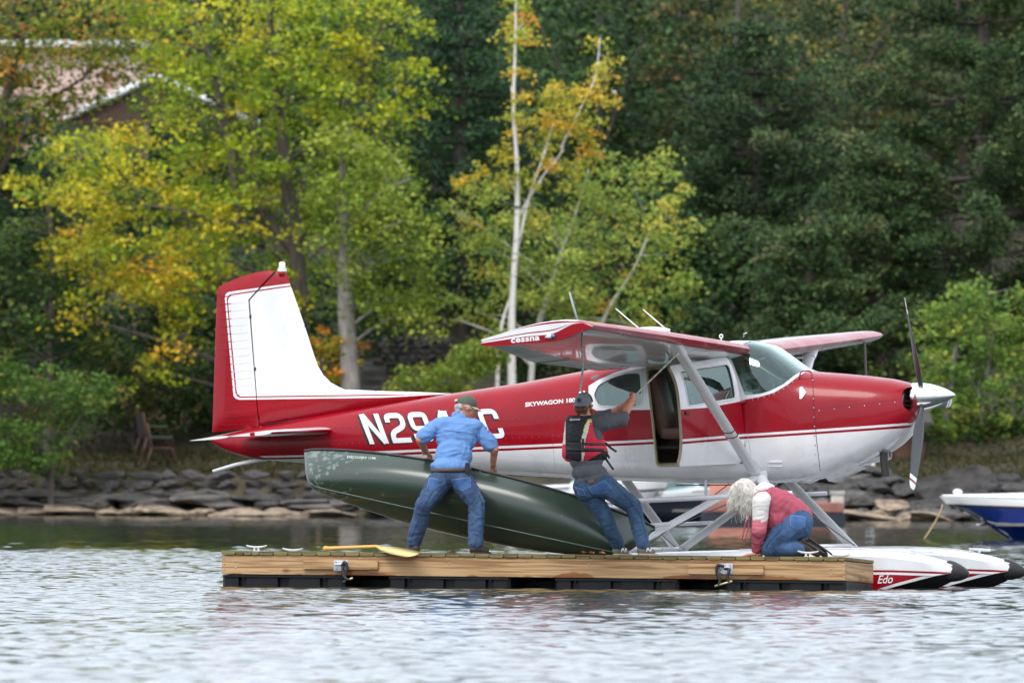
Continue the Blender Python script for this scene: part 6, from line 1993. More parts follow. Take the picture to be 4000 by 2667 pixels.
# salmon work raft
rf = empty('work_raft', (P(3020, 2040, 222).x, 222, 0), R(-2), 'low salmon-coloured raft with dark navy hull moored behind the kneeling woman', 'raft')
s_ = 222 / F_PX
bm = bmesh.new(); bm_box(bm, (0, 0, .10), (560 * s_, 1.5, .24), bevel=.03); bm_obj('hull', bm, mat('raft_navy', S(34, 40, 54), .5, var=.3, vscale=3), rf)
bm = bmesh.new(); bm_box(bm, (0, -.02, .31), (550 * s_, 1.52, .19), bevel=.03); bm_obj('side_board', bm, mat('raft_salmon', S(158, 104, 90), .7, var=.3, vscale=3), rf)
bm = bmesh.new(); bm_box(bm, (-170 * s_, .3, .60), (160 * s_, .7, .38), bevel=.03); bm_obj('deck_box', bm, mat('box_salmon', S(206, 146, 124), .7, var=.25, vscale=3), rf)
bm = bmesh.new(); bm_box(bm, (252 * s_, -.4, .38), (50 * s_, .5, .34), bevel=.03); bm_box(bm, (252 * s_, -.4, .58), (58 * s_, .55, .06)); bm_obj('engine_box', bm, mat('box_pale', S(196, 190, 180), .6, var=.5, vscale=9), rf)

# ------------------------------------------------------------------ things on the far bank
def bank(px, d, py=1800):
    X = P(px, py, 240 + d).x
    Y = shore_Y(X) + d
    X = P(px, py, Y).x
    return Vector((X, Y, float(ground_z(np.array(X), np.array(Y)))))
# stack of lawn chairs
def chair(px, d, zoff, label, s=1.0, rz=0.3):
    b0 = bank(px, d); r0 = empty('lawn_chair', b0 + Vector((0, 0, zoff)), rz, label, 'chair', None)
    bm = bmesh.new()
    for sy in (-.25, .25):
        bm_tube(bm, [(-.30, sy, .92 * s), (-.22, sy, .42 * s), (.22, sy, .40 * s), (.30, sy, 0)], .02, 7); bm_tube(bm, [(-.22, sy, .42), (-.34, sy, 0)], .02, 7)
        bm_tube(bm, [(-.25, sy, .62), (.20, sy, .62), (.24, sy, .40)], .018, 7)
    bm_obj('frame', bm, mat('chair_frame', S(88, 62, 52), .7), r0, sm=True)
    bm = bmesh.new(); bm_box(bm, (0, 0, .42), (.44, .48, .03)); bm_obj('seat', bm, mat('chair_red', S(92, 34, 38), .8), r0)
    bm = bmesh.new(); bm_box(bm, (-.27, 0, .68), (.03, .48, .46), rot=(0, R(-10), 0)); bm_obj('backrest', bm, mat('chair_dark', S(44, 40, 36), .9), r0)
    bm = bmesh.new()
    for sy in (-.25, .25): bm_box(bm, (-.02, sy, .64), (.46, .05, .03))
    bm_obj('armrest', bm, mat('chair_green', S(58, 84, 66), .7), r0)
chair(620, 4.2, .0, 'lower lawn chair with green arms standing on the grass by the stone wall')
chair(600, 4.2, .22, 'topmost lawn chair stacked on the green-armed chair', rz=.35)
# white garden table beyond the cowling
b0 = bank(3345, 3.2); r0 = empty('garden_table', b0, .2, 'white garden table on the bank beyond the exhaust pipe', 'table')
for sx in (-.28, .28):
    for sy in (-.2, .2):
        bm = bmesh.new(); bm_box(bm, (sx, sy, .33), (.07, .06, .66)); bm_obj('leg', bm, M['b_white'], r0)
bm = bmesh.new(); bm_box(bm, (0, 0, .68), (.8, .6, .05), bevel=.01); bm_obj('table_top', bm, M['b_white'], r0)
# brown shed behind it
b0 = bank(3340, 5.0); r0 = empty('shed', b0, 0, 'low rust-brown shed half hidden behind the red cowling', 'shed')
for k in range(9):
    bm = bmesh.new(); bm_box(bm, (-1.2 + k * .3, 0, .45), (.29, .05, .9)); o = bm_obj('plank', bm, mat('shed_brown', S(88, 62, 50), .9, var=.3, vscale=3), r0) if k == 0 else None
    if k == 0: _pl = o.data; 
    else:
        bm.free(); o = bpy.data.objects.new('plank', _pl); COL.objects.link(o); o.parent = r0; o.location = (k * .3, 0, 0)
bm = bmesh.new(); bm_box(bm, (0, .9, .4), (2.6, 1.7, .8)); bm_obj('body', bm, M['p_dark'], r0)
bm = bmesh.new(); bm_box(bm, (0, .8, .95), (3.0, 2.2, .06), rot=(R(8), 0, 0)); bm_obj('roof', bm, mat('shed_roof', S(70, 64, 60), .9), r0)
# stone steps and skiff behind the tail
b0 = bank(1455, 8.6); r0 = empty('stone_steps', b0, 0, 'pale stone steps climbing beside the upper wall', 'steps')
for k in range(5):
    bm = bmesh.new(); bm_box(bm, (0, k * .32, 1.0 + k * .19), (.42, .34, .07)); bm_obj('step', bm, M['rock_mid'], r0)
bm = bmesh.new(); bm_box(bm, (0, .9, .9), (.5, 1.7, .5), rot=(R(30), 0, 0)); bm_obj('base', bm, M['rock_wall'], r0)
sk = runabout('skiff', 'red-topped pale skiff pulled up on the bank behind the fin', bank(1440, 5.5, 1500) + Vector((.35, .3, .55)), R(190), 2.2, 1.0, .5, [mat('skiff_grey', S(150, 146, 142), .6), mat('skiff_red', S(170, 84, 84), .6), mat('skiff_red2', S(170, 84, 84), .6), M['b_rail']], windshield=False, cat='skiff')
sk.rotation_euler = (R(20), R(-14), R(190))

# pink house upper left
HY_ = 276.0
hs = HY_ / F_PX
r0 = empty('house', (P(150, 600, HY_).x, HY_, P(0, 620, HY_).z), 0, 'pink-walled house with white fascia and teal roof behind the maple leaves', 'house')
ho = Vector(r0.location)
def hp(px, py, y=0.0): return P(px, py, HY_) - ho + Vector((0, y, 0))
bm = bmesh.new(); a, b = hp(-300, 620), hp(560, 182)
bm_box(bm, ((a.x + b.x) / 2, 2.0, (a.z + b.z) / 2), (b.x - a.x, 4.0, b.z - a.z)); bm_obj('wall', bm, mat('siding_pink', S(232, 196, 184), .8, var=.08, vscale=3, stretch=(1, 1, 12)), r0)
bm = bmesh.new(); bm_box(bm, ((a.x + b.x) / 2, 1.9, b.z + .05), (b.x - a.x + .3, 4.5, .16)); bm_obj('fascia', bm, M['b_white'], r0)
# porch gable with teal metal roof
ap, el, er = hp(620, 306, -2.2), hp(220, 492, -2.2), hp(1020, 492, -2.2)
bm = bmesh.new(); bm_prism(bm, [el, er, ap], (0, .12, 0)); bm_obj('gable_wall', bm, mat('gable_brown', S(82, 62, 54), .9), r0)
for q in (el, er):
    bm = bmesh.new(); pts = [q + Vector((0, -.1, 0)), ap + Vector((0, -.1, 0)), ap + Vector((0, 2.6, 0)), q + Vector((0, 2.6, 0))]
    vs = [bm.verts.new(p) for p in pts]; bm.faces.new(vs); bmesh.ops.solidify(bm, geom=bm.faces[:], thickness=.05); bm_obj('roof_slope', bm, mat('roof_teal', S(84, 150, 140), .5), r0)
    bm = bmesh.new(); bm_tube(bm, [q + Vector((0, -.13, -.03)), ap + Vector((0, -.13, -.03))], .09, 4, flat=(1, .4), up=(0, 0, 1)); bm_obj('rake_board', bm, M['b_white'], r0)
# small pale bench under the maple
b0 = P(1275, 968, 268); r0 = empty('bench', (b0.x, 268, b0.z), .1, 'small pale slatted bench glimpsed under the maple branches', 'bench')
for k in range(7):
    bm = bmesh.new(); bm_box(bm, (-.24 + k * .08, 0, .22), (.05, .03, .36)); bm_obj('slat', bm, mat('bench_pale', S(206, 200, 184), .8), r0)
bm = bmesh.new(); bm_box(bm, (0, .2, .1), (.6, .4, .05)); bm_obj('seat', bm, mat('bench_seat', S(190, 184, 168), .8), r0)
# ------------------------------------------------------------------ people
from mathutils import noise as mnoise
def cap(bm, a, b, ra, rb=None, seg=12, fl=None, up=None):
    """tapered capsule"""
    a, b = Vector(a), Vector(b); rb = ra if rb is None else rb
    d = (b - a); ln = d.length
    d = d.normalized() if ln > 1e-6 else Vector((0, 0, 1))
    pts, rad = [], []
    for k in range(5):
        an = math.pi / 2 * (1 - k / 4)
        pts.append(a - d * (ra * math.sin(an))); rad.append(max(.0005, ra * math.cos(an)))
    for t in (.33, .66): pts.append(a.lerp(b, t)); rad.append(ra + (rb - ra) * t)
    for k in range(5):
        an = math.pi / 2 * k / 4
        pts.append(b + d * (rb * math.sin(an))); rad.append(max(.0005, rb * math.cos(an)))
    bm_tube(bm, pts, rad, seg, flat=fl, up=up)
def chain(bm, pts, rads, **k):
    for i in range(len(pts) - 1): cap(bm, pts[i], pts[i + 1], rads[i], rads[i + 1], **k)
def ell(bm, c, r, rot=None): bm_ball(bm, c, r, 16, rot=rot)
def basis(f, u):
    f = Vector(f).normalized(); u = Vector(u); u = (u - f * u.dot(f)).normalized(); s = f.cross(u)
    return Matrix((f, s, u)).transposed().to_4x4()

def blob(name, bm, voxel, m, parent, org, sm=6, wr=0.0, ws=14.0, wdir=None, mi=None, seed=0, fine=0.0):
    """fuse the pieces in bm into one continuous skin, smooth it and add cloth wrinkles"""
    bmesh.ops.translate(bm, verts=bm.verts, vec=-Vector(org))
    bmesh.ops.recalc_face_normals(bm, faces=bm.faces)
    me = bpy.data.meshes.new('tmp'); bm.to_mesh(me); bm.free()
    o = bpy.data.objects.new('tmp', me); COL.objects.link(o)
    r = o.modifiers.new('r', 'REMESH'); r.mode = 'VOXEL'; r.voxel_size = voxel; r.adaptivity = 0
    if sm:
        s = o.modifiers.new('s', 'SMOOTH'); s.factor = .5; s.iterations = sm
    dgp = bpy.context.evaluated_depsgraph_get()
    me2 = bpy.data.meshes.new_from_object(o.evaluated_get(dgp))
    bpy.data.objects.remove(o); bpy.data.meshes.remove(me)
    me2.name = name
    if wr > 0:
        n = len(me2.vertices)
        co = np.empty(n * 3, dtype=np.float32); me2.vertices.foreach_get('co', co)
        nr = np.empty(n * 3, dtype=np.float32); me2.vertices.foreach_get('normal', nr)
        co = co.reshape(-1, 3); nr = nr.reshape(-1, 3)
        st = Vector(wdir) if wdir else Vector((1, 1, 2.2))
        h = np.empty(n)
        for i in range(n):
            p = Vector((co[i, 0] * st.x, co[i, 1] * st.y, co[i, 2] * st.z)) * ws
            q = mnoise.noise(p * .45 + Vector((seed * 3.1, 7, 2))) * 1.6
            h[i] = (1 - 2.4 * abs(mnoise.noise(p + Vector((seed * 1.7 + q, q, q * .6))))) * .8 + .7 * mnoise.noise(p * .35 + Vector((3, seed, 1))) + (fine * mnoise.noise(p * 2.6) if fine else 0)
        co = co + nr * (h * wr)[:, None]
        me2.vertices.foreach_set('co', co.astype(np.float32).ravel())
    smooth(me2)
    return link(name, me2, parent, m)

def hand(bm, wrist, palm_dir, back, curl=.5, side=1, s=1.0, spread=.0):
    """palm with four curled fingers and a thumb leaving its side; palm_dir from wrist to knuckles, back = back-of-hand normal"""
    f = Vector(palm_dir).normalized(); n = Vector(back); n = (n - f * n.dot(f)).normalized(); t = f.cross(n) * side
    w = Vector(wrist)
    kn = w + f * .085 * s
    for k in range(4):
        o = (k - 1.5) * .020 * s
        cap(bm, w + t * o * .6 + f * .01, kn + t * o, .017 * s, .012 * s, seg=8)
        ln = (.070, .080, .075, .058)[k] * s
        p0 = kn + t * o; d = (f + t * (k - 1.5) * spread).normalized()
        for j, fr in enumerate((.45, .32, .23)):
            an = curl * (j + 1) * .75
            dd = d * math.cos(an) - n * math.sin(an)
            p1 = p0 + dd * ln * fr
            cap(bm, p0, p1, (.0095, .0085, .0078)[j] * s, (.0085, .0078, .0068)[j] * s, seg=8); p0 = p1
    b = w + f * .025 * s + t * .030 * s
    d = (f * .75 + t * .75 - n * .35 * (1 + curl)).normalized()
    p1 = b + d * .042 * s; p2 = p1 + (f * .9 + t * .15 - n * .5 * curl).normalized() * .034 * s
    cap(bm, b - t * .012 * s, p1, .013 * s, .0105 * s, seg=8); cap(bm, p1, p2, .0105 * s, .008 * s, seg=8)

def head(bm, c, f, u, s=1.0):
    B = Matrix.Translation(Vector(c)) @ basis(f, u)
    def e(p, r): bm_ball(bm, B @ Vector(p), [q * s for q in r], 16, rot=basis(f, u))
    e((-.012 * s, 0, .02 * s), (.098, .077, .095))
    e((.022 * s, 0, -.035 * s), (.070, .062, .080))
    e((.050 * s, 0, -.082 * s), (.036, .042, .030))
    cap(bm, B @ Vector((.082 * s, 0, .012 * s)), B @ Vector((.107 * s, 0, -.028 * s)), .010 * s, .015 * s, seg=8)
    cap(bm, B @ Vector((.086 * s, -.03 * s, .030 * s)), B @ Vector((.086 * s, .03 * s, .030 * s)), .010 * s, seg=8)
    cap(bm, B @ Vector((.083 * s, -.018 * s, -.060 * s)), B @ Vector((.083 * s, .018 * s, -.060 * s)), .008 * s, seg=8)
    for sg in (-1, 1):
        e((-.005 * s, sg * .079 * s, -.008 * s), (.018, .010, .032))
    return B
def face_bits(B, parent, org, s=1.0):
    org = Vector(org)
    for sg in (-1, 1):
        bm = bmesh.new(); bm_ball(bm, B @ Vector((.078 * s, sg * .030 * s, .008 * s)) - org, .011 * s, 8); ey = bm_obj('eye', bm, mat('eye_white', (.7, .7, .68), .3), parent, sm=True)
        bm = bmesh.new(); bm_ball(bm, B @ Vector((.0865 * s, sg * .030 * s, .008 * s)) - org, .005 * s, 8); bm_obj('iris', bm, mat('iris', (.03, .025, .02), .2), ey, sm=True)
    bm = bmesh.new(); cap(bm, B @ Vector((.089 * s, -.02 * s, -.060 * s)) - org, B @ Vector((.089 * s, .02 * s, -.060 * s)), .004 * s, seg=6); bm_obj('mouth', bm, mat('lips', S(150, 84, 76), .5), parent, sm=True)

M['skin'] = mat('skin', S(208, 150, 122), .55, var=.14, vscale=14, dark=S(186, 118, 92))
def mat_denim(name, col, dk):
    m = mat(name, col, .9, var=.3, vscale=3.2, dark=dk, bump=.004, bscale=70, detail=8, stretch=(1.6, 1.6, 1))
    return m
M['jeans1'] = mat_denim('denim_blue', S(70, 94, 128), S(34, 52, 82))
M['jeans2'] = mat_denim('denim_worn', S(68, 96, 126), S(32, 50, 76))
M['jeans3'] = mat_denim('denim_mid', S(68, 98, 136), S(34, 56, 90))
M['shirt1'] = mat('shirt_blue', S(104, 144, 200), .85, var=.12, vscale=5, bump=.003, bscale=30)
M['tee'] = mat('shirt_charcoal', S(92, 94, 98), .9, var=.2, vscale=6, bump=.003, bscale=40)
M['shoe_dk'] = mat('shoe_dark', S(58, 50, 46), .6, var=.3, vscale=12)
M['hair_grey'] = mat('hair_grey', S(176, 172, 168), .7, var=.35, vscale=40)

def shoe(name, parent, org, ankle, heel, toe, m, sole, s=1.0):
    org = Vector(org); heel, toe, ankle = Vector(heel), Vector(toe), Vector(ankle)
    bm = bmesh.new()
    f = (toe - heel).normalized()
    cap(bm, heel + Vector((0, 0, .045)) + f * .02, heel.lerp(toe, .55) + Vector((0, 0, .042)), .042 * s, .044 * s)
    cap(bm, heel.lerp(toe, .5) + Vector((0, 0, .036)), toe - f * .045 + Vector((0, 0, .030)), .044 * s, .034 * s)
    cap(bm, heel.lerp(toe, .18) + Vector((0, 0, .05)), ankle.lerp(heel.lerp(toe, .18), .3) + Vector((0, 0, .02)), .046 * s, .042 * s)
    # flat bottom
    o = blob(name, bm, .009, m, parent, org, 3)
    zmin = min(heel.z, toe.z) - org.z + .012
    for v in o.data.vertices:
        if v.co.z < zmin: v.co.z = zmin + (v.co.z - zmin) * .05
    bm = bmesh.new()
    sd = f.cross(Vector((0, 0, 1))).normalized()
    pr = [(-.01, .030), (.04, .040), (.12, .040), (.19, .046), (.24, .040), (.275, .022)]
    Ls = (toe - heel).length / .27
    top = [heel + f * (x * Ls) + sd * w * s for x, w in pr] + [heel + f * (x * Ls) - sd * w * s for x, w in pr[::-1]]
    bm_prism(bm, [p + Vector((0, 0, .020)) - org for p in top], (0, 0, -.019)); bm_obj('sole', bm, sole, o)
    return o

def deck(px, ly, z=0.0): return dock_pt(px, ly, z)
def skin_obj(bm, parent, org): return blob('body', bm, .0085, M['skin'], parent, org, 2)

# ---------- man in the blue shirt lifting the canoe
o1 = deck(1740, .25)
man1 = empty('person', o1, 0, 'person in a light blue shirt, jeans and green cap lifting the canoe', 'person')
hd_c = P(1822, 1592, 120.74); hf = Vector((.90, .28, -.36)); hu = Vector((.30, .15, .95))
sL, sR = P(1716, 1660, 120.66), P(1862, 1672, 120.62)
eL, eR = P(1640, 1716, 120.56), P(1932, 1752, 120.56)
wL, wR = P(1664, 1766, 120.80), P(1926, 1808, 120.68)
nk = P(1793, 1632, 120.68); ch = P(1782, 1690, 120.62); bl = P(1768, 1770, 120.50); pv = P(1760, 1848, 120.42)
hL, hR = P(1716, 1884, 120.42), P(1806, 1884, 120.42)
kL, kR = P(1655, 1972, 120.36), P(1862, 1964, 120.30)
heelL, toeL = deck(1628, .12), deck(1578, .32); heelR, toeR = deck(1842, .10), deck(1915, .22)
aL = heelL.lerp(toeL, .2) + Vector((.0, 0, .10)); aR = heelR.lerp(toeR, .2) + Vector((0, 0, .10))
bm = bmesh.new()
HB = head(bm, hd_c, hf, hu, .98)
cap(bm, HB @ Vector((-.03, 0, -.06)), nk, .056, .062)
chain(bm, [nk, ch, bl, pv], [.06, .075, .07, .08]); cap(bm, sL, sR, .045)
chain(bm, [sL, eL, wL], [.046, .043, .031]); chain(bm, [sR, eR, wR], [.046, .043, .031])
chain(bm, [hL, kL, aL], [.07, .05, .034]); chain(bm, [hR, kR, aR], [.07, .05, .034])
hand(bm, wL, P(1690, 1786, 120.93) - wL, Vector((.1, -.5, .8)), .7, -1)
hand(bm, wR, P(1930, 1836, 120.80) - wR, Vector((.2, -.6, .7)), .7, 1)
b1 = skin_obj(bm, man1, o1)
face_bits(HB, b1, o1, .98)
bm = bmesh.new()
shx = Vector((1, 0, 0))
cap(bm, P(1735, 1668, 120.62), P(1850, 1674, 120.60), .098, .098); cap(bm, P(1795, 1640, 120.66), P(1790, 1680, 120.62), .072, .10)
ell(bm, P(1783, 1712, 120.58), (.205, .12, .16)); ell(bm, P(1772, 1780, 120.50), (.182, .12, .17)); ell(bm, P(1762, 1822, 120.44), (.198, .14, .085))
chain(bm, [P(1728, 1664, 120.64), sL, sL.lerp(eL, .80)], [.085, .078, .074]); chain(bm, [P(1852, 1676, 120.62), sR, sR.lerp(eR, .78)], [.085, .078, .074])
blob('shirt', bm, .0095, M['shirt1'], man1, o1, 4, .011, 9, (1, 1, 1.7), seed=1, fine=.3)
bm = bmesh.new()
pts = [P(1795, 1612, 120.63) - o1, P(1768, 1622, 120.66) - o1, P(1780, 1632, 120.62) - o1, P(1812, 1640, 120.60) - o1, P(1834, 1640, 120.66) - o1]
bm_tube(bm, spline(pts, 12), .018, 8, flat=(1.5, .6), up=(0, 0, 1)); bm_obj('collar', bm, M['shirt1'], man1, sm=True)
bm = bmesh.new()
ell(bm, P(1762, 1862, 120.43), (.19, .145, .115)); ell(bm, P(1722, 1880, 120.41), (.105, .13, .12)); ell(bm, P(1802, 1880, 120.41), (.105, .13, .12))
for h_, k_, a_, hl in ((hL, kL, aL, heelL), (hR, kR, aR, heelR)):
    chain(bm, [h_, h_.lerp(k_, .5), k_, k_.lerp(a_, .5), a_ + Vector((0, 0, .015))], [.118, .104, .082, .080, .074])
blob('jeans', bm, .0095, M['jeans1'], man1, o1, 4, .007, 11, (1, 1, 1.5), seed=2, fine=.3)
# back pockets, belt, phone case
def patch(name, pts, m, parent, org, th=.004):
    bm = bmesh.new(); bm_prism(bm, [p - Vector(org) for p in pts], (0, th, 0)); return bm_obj(name, bm, m, parent)
M['stitch'] = mat_denim('denim_stitch', S(92, 134, 184), S(66, 100, 150))
bm = bmesh.new(); c0 = P(1762, 1836, 120.43) - o1
bm_tube(bm, [c0 + Vector((math.cos(a) * .192, math.sin(a) * .142, 0.004 * math.cos(a))) for a in np.linspace(0, 2 * math.pi, 33)], .018, 8, flat=(1.0, .45), up=(0, 0, 1), cap=False)
bm_obj('belt', bm, mat('belt_brown', S(84, 58, 48), .5), man1, sm=True)
bm = bmesh.new(); bm_box(bm, P(1826, 1828, 120.34) - o1, (.042, .035, .11), bevel=.008); bm_obj('phone_case', bm, M['p_black'], man1)
shoe('shoe', man1, o1, aL, heelL, toeL, M['shoe_dk'], M['p_black']); shoe('shoe', man1, o1, aR, heelR, toeR, M['shoe_dk'], M['p_black'])
def ball_cap(parent, org, B, m, bm_mat, s=1.0, brim_dir=1, panel=None, lift=0.0):
    org = Vector(org)
    bm = bmesh.new()
    v, f = [], []
    NU, NV = 24, 8
    for j in range(NV):
        th = math.pi / 2 * j / (NV - 1)
        for i in range(NU):
            an = 2 * math.pi * i / NU
            v.append(B @ Vector((-.012 + math.cos(an) * .108 * s * math.cos(th) ** .8, math.sin(an) * .087 * s * math.cos(th) ** .8, (.030 + lift) + .096 * s * math.sin(th) - (.022 if math.cos(an) < 0 else 0) * math.cos(th) * abs(math.cos(an)))) - org)
    for j in range(NV - 1):
        for i in range(NU): f.append((j * NU + i, j * NU + (i + 1) % NU, (j + 1) * NU + (i + 1) % NU, (j + 1) * NU + i))
    o = pydata('cap', v, f, m, parent, True)
    v, f = [], []
    for j in range(6):
        for i in range(11):
            an = R(-66 + 132 * i / 10); rr = .104 + .068 * j / 5 * math.cos(an) ** .7
            v.append(B @ Vector((-.012 + brim_dir * math.cos(an) * rr * s, math.sin(an) * .088 * s * (1 - .05 * j / 5), .036 + lift - .012 * j / 5 - .020 * abs(math.sin(an)) ** 2)) - org)
    for j in range(5):
        for i in range(10): f.append((j * 11 + i, j * 11 + i + 1, (j + 1) * 11 + i + 1, (j + 1) * 11 + i))
    br = pydata('brim', v, f, bm_mat, o, True)
    md = bmesh.new(); md.from_mesh(br.data); bmesh.ops.solidify(md, geom=md.faces[:], thickness=.005); md.to_mesh(br.data); md.free()
    bm = bmesh.new(); bm_ball(bm, B @ Vector((-.012, 0, .128 * s + lift)) - org, .008, 8); bm_obj('button', bm, m, o, sm=True)
    return o
M['cap_green'] = mat('cap_green', S(84, 94, 80), .9, var=.15, vscale=20)
c1 = ball_cap(man1, o1, HB, M['cap_green'], mat('brim_khaki', S(206, 200, 180), .9), .99)
bm = bmesh.new(); bm_box(bm, HB @ Vector((-.125, 0, .03)) - o1, (.012, .06, .022), rot=basis(hf, hu)); bm_obj('strap', bm, mat('strap_khaki', S(200, 196, 178), .9), c1)
def hair_cap(parent, org, B, m, s=1.0, low=-.055):
    """short hair showing under the cap at the back and sides"""
    bm = bmesh.new()
    cap(bm, B @ Vector((-.075 * s, -.035 * s, -.02 * s)), B @ Vector((-.075 * s, .035 * s, -.02 * s)), .036 * s)
    cap(bm, B @ Vector((-.07 * s, -.03 * s, low * s)), B @ Vector((-.07 * s, .03 * s, low * s)), .026 * s)
    for sg in (-1, 1): cap(bm, B @ Vector((-.03 * s, sg * .068 * s, .0)), B @ Vector((.022 * s, sg * .070 * s, -.005 * s)), .017 * s, .013 * s)
    return blob('hair', bm, .006, m, parent, org, 2, .002, 60, (1, 1, .4))
hair_cap(man1, o1, HB, M['hair_grey'])

# ---------- man in the life vest pulling the wing rope
o2 = deck(2440, .25)
man2 = empty('person', o2, 0, 'person in grey cap and red-black life vest leaning back on a rope', 'person')
hd_c = P(2283, 1584, 120.12); hf = Vector((.42, .86, .18)); hu = Vector((-.06, -.1, 1))
sL, sR = P(2228, 1655, 120.10), P(2334, 1650, 120.06)
eR, wR = P(2428, 1640, 120.10), P(2468, 1566, 120.28)
eL, wL = P(2372, 1628, 120.52), P(2446, 1578, 120.42)
nk = P(2284, 1624, 120.10); ch = P(2282, 1690, 120.06); bl = P(2290, 1790, 119.98); pv = P(2312, 1870, 119.98)
hL, hR = P(2282, 1900, 119.98), P(2352, 1888, 119.96)
kL, kR = P(2352, 1996, 120.04), P(2474, 1976, 119.94)
heelL, toeL = deck(2400, .32), deck(2464, .40); heelR, toeR = deck(2496, .12), deck(2566, .20)
aL = heelL.lerp(toeL, .22) + Vector((0, 0, .10)); aR = heelR.lerp(toeR, .22) + Vector((0, 0, .10))
bm = bmesh.new()
HB = head(bm, hd_c, hf, hu, .98)
cap(bm, HB @ Vector((-.03, 0, -.06)), nk, .060, .066)
chain(bm, [nk, ch, bl, pv], [.06, .07, .065, .075]); cap(bm, sL, sR, .045)
chain(bm, [sR, eR, wR], [.05, .044, .032]); chain(bm, [sL, eL, wL], [.05, .044, .032])
chain(bm, [hL, kL, aL], [.065, .048, .034]); chain(bm, [hR, kR, aR], [.065, .048, .034])
rope_dir = (P(2612, 1372, 120.2) - P(2480, 1540, 120.34)).normalized()
hand(bm, wR, P(2484, 1538, 120.36) - wR, Vector((.9, -.5, .2)), 1.15, 1)
hand(bm, wL, P(2476, 1552, 120.40) - wL, Vector((-.3, .9, .6)), 1.15, -1)
b2 = skin_obj(bm, man2, o2)
face_bits(HB, b2, o2, .98)
bm = bmesh.new(); cap(bm, HB @ Vector((.03, -.03, -.085)), HB @ Vector((.03, .03, -.085)), .045); cap(bm, HB @ Vector((.05, -.02, -.10)), HB @ Vector((.05, .02, -.10)), .032)
for sg in (-1, 1): cap(bm, HB @ Vector((.0, sg * .068, -.045)), HB @ Vector((.035, sg * .05, -.09)), .018, .022)
blob('beard', bm, .006, mat('beard_red', S(150, 88, 54), .8, var=.3, vscale=40), man2, o2, 2)
hair_cap(man2, o2, HB, mat('hair_brown', S(112, 78, 58), .8, var=.3, vscale=40), low=-.06)
M['cap_grey'] = mat('cap_grey', S(128, 132, 142), .95, var=.15, vscale=60); M['cap_navy'] = mat('cap_navy', S(34, 36, 44), .9)
c2 = ball_cap(man2, o2, HB, M['cap_grey'], M['cap_grey'], 1.02, brim_dir=-1, lift=.004)
# darker mesh side panels and badge
c2.data.materials.append(M['cap_navy'])
for p in c2.data.polygons:
    q = HB.inverted() @ (p.center + Vector(o2))
    if q.x > -.012: p.material_index = 1
bm = bmesh.new()
bp = HB @ Vector((-.112, 0, .075)) - o2
bm_tube(bm, [bp + basis(hf, hu).to_3x3() @ Vector((.0, 0, 0)), bp + basis(hf, hu).to_3x3() @ Vector((-.008, 0, .001))], .021, 16); bm_obj('badge', bm, M['p_black'], c2, sm=False)
bm = bmesh.new(); bm_box(bm, HB @ Vector((-.121, 0, .038)) - o2, (.006, .062, .004), rot=basis(hf, hu)); bm_obj('badge_line', bm, M['p_black'], c2)
# tee
bm = bmesh.new()
cap(bm, P(2240, 1664, 120.10), P(2322, 1662, 120.08), .092); ell(bm, P(2284, 1720, 120.05), (.185, .115, .17)); ell(bm, P(2290, 1790, 119.99), (.17, .11, .15)); ell(bm, P(2302, 1846, 119.98), (.178, .125, .10)); ell(bm, P(2312, 1870, 119.98), (.180, .128, .055), rot=(0, R(-14), 0))
chain(bm, [P(2322, 1662, 120.08), sR.lerp(eR, .3), eR, eR.lerp(wR, .16)], [.092, .088, .068, .062]); chain(bm, [P(2245, 1662, 120.1), sL.lerp(eL, .4), eL, eL.lerp(wL, .16)], [.09, .08, .066, .06])
blob('shirt', bm, .0095, M['tee'], man2, o2, 4, .006, 12, (1.6, 1, 1), seed=4)
# life vest
bm = bmesh.new()
ell(bm, P(2283, 1705, 120.04), (.205, .165, .20)); ell(bm, P(2288, 1765, 120.00), (.212, .165, .13)); cap(bm, P(2238, 1650, 120.06), P(2228, 1770, 120.02), .075, .085); cap(bm, P(2312, 1646, 120.05), P(2342, 1770, 120.0), .06, .085)
cap(bm, P(2250, 1642, 120.0), P(2318, 1640, 120.0), .06)
vest = blob('life_vest', bm, .007, [mat('vest_black', (.018, .019, .024), .75, bump=.003, bscale=40), mat('vest_red', S(222, 44, 70), .75, var=.1, vscale=6, bump=.003, bscale=30), mat('vest_white', S(226, 218, 200), .8), mat('vest_yellow', S(214, 206, 60), .8)], man2, o2, 5, .004, 10, seed=5)
# trim the vest: straight hem and arm openings, colour panels as sewn (positions on the back of the vest)
def to_px(p):
    q = p + Vector(o2); u = (q.x / q.y * F_PX); w_ = ((q.z - CAM_H) / q.y * F_PX)
    return 2000 + u * _ct + w_ * _st, HORIZON - (-u * _st + w_ * _ct)
bm = bmesh.new(); bm.from_mesh(vest.data)
dele = []
for f in bm.faces:
    x, y = to_px(f.calc_center_median())
    lim = interp(x, [(2195, 1822), (2230, 1812), (2300, 1802), (2370, 1806)])
    if y > lim or y < 1622 or (y < 1717 and x > interp(y, [(1630, 2310), (1690, 2320), (1710, 2328), (1717, 2340)])): dele.append(f); continue
    mi_ = 0
    rx = interp(y, [(1630, 2308), (1680, 2298), (1720, 2286), (1780, 2282), (1800, 2278)])
    wx = rx - interp(y, [(1630, 4), (1660, 14), (1700, 18), (1760, 12), (1800, 8)])
    top_y = interp(x, [(2276, 1800), (2360, 1752)])
    if x > rx and y > 1648: mi_ = 1
    elif x > wx and y > 1645: mi_ = 2
    elif x > wx - 3.5 and 1636 < y < 1684: mi_ = 3
    if x > rx and y > top_y + 8: mi_ = 0
    if x < 2209: mi_ = 2 if y < 1735 else 1
    if x < 2226 and y > 1792: mi_ = 1
    f.material_index = mi_
bmesh.ops.delete(bm, geom=dele, context='FACES')
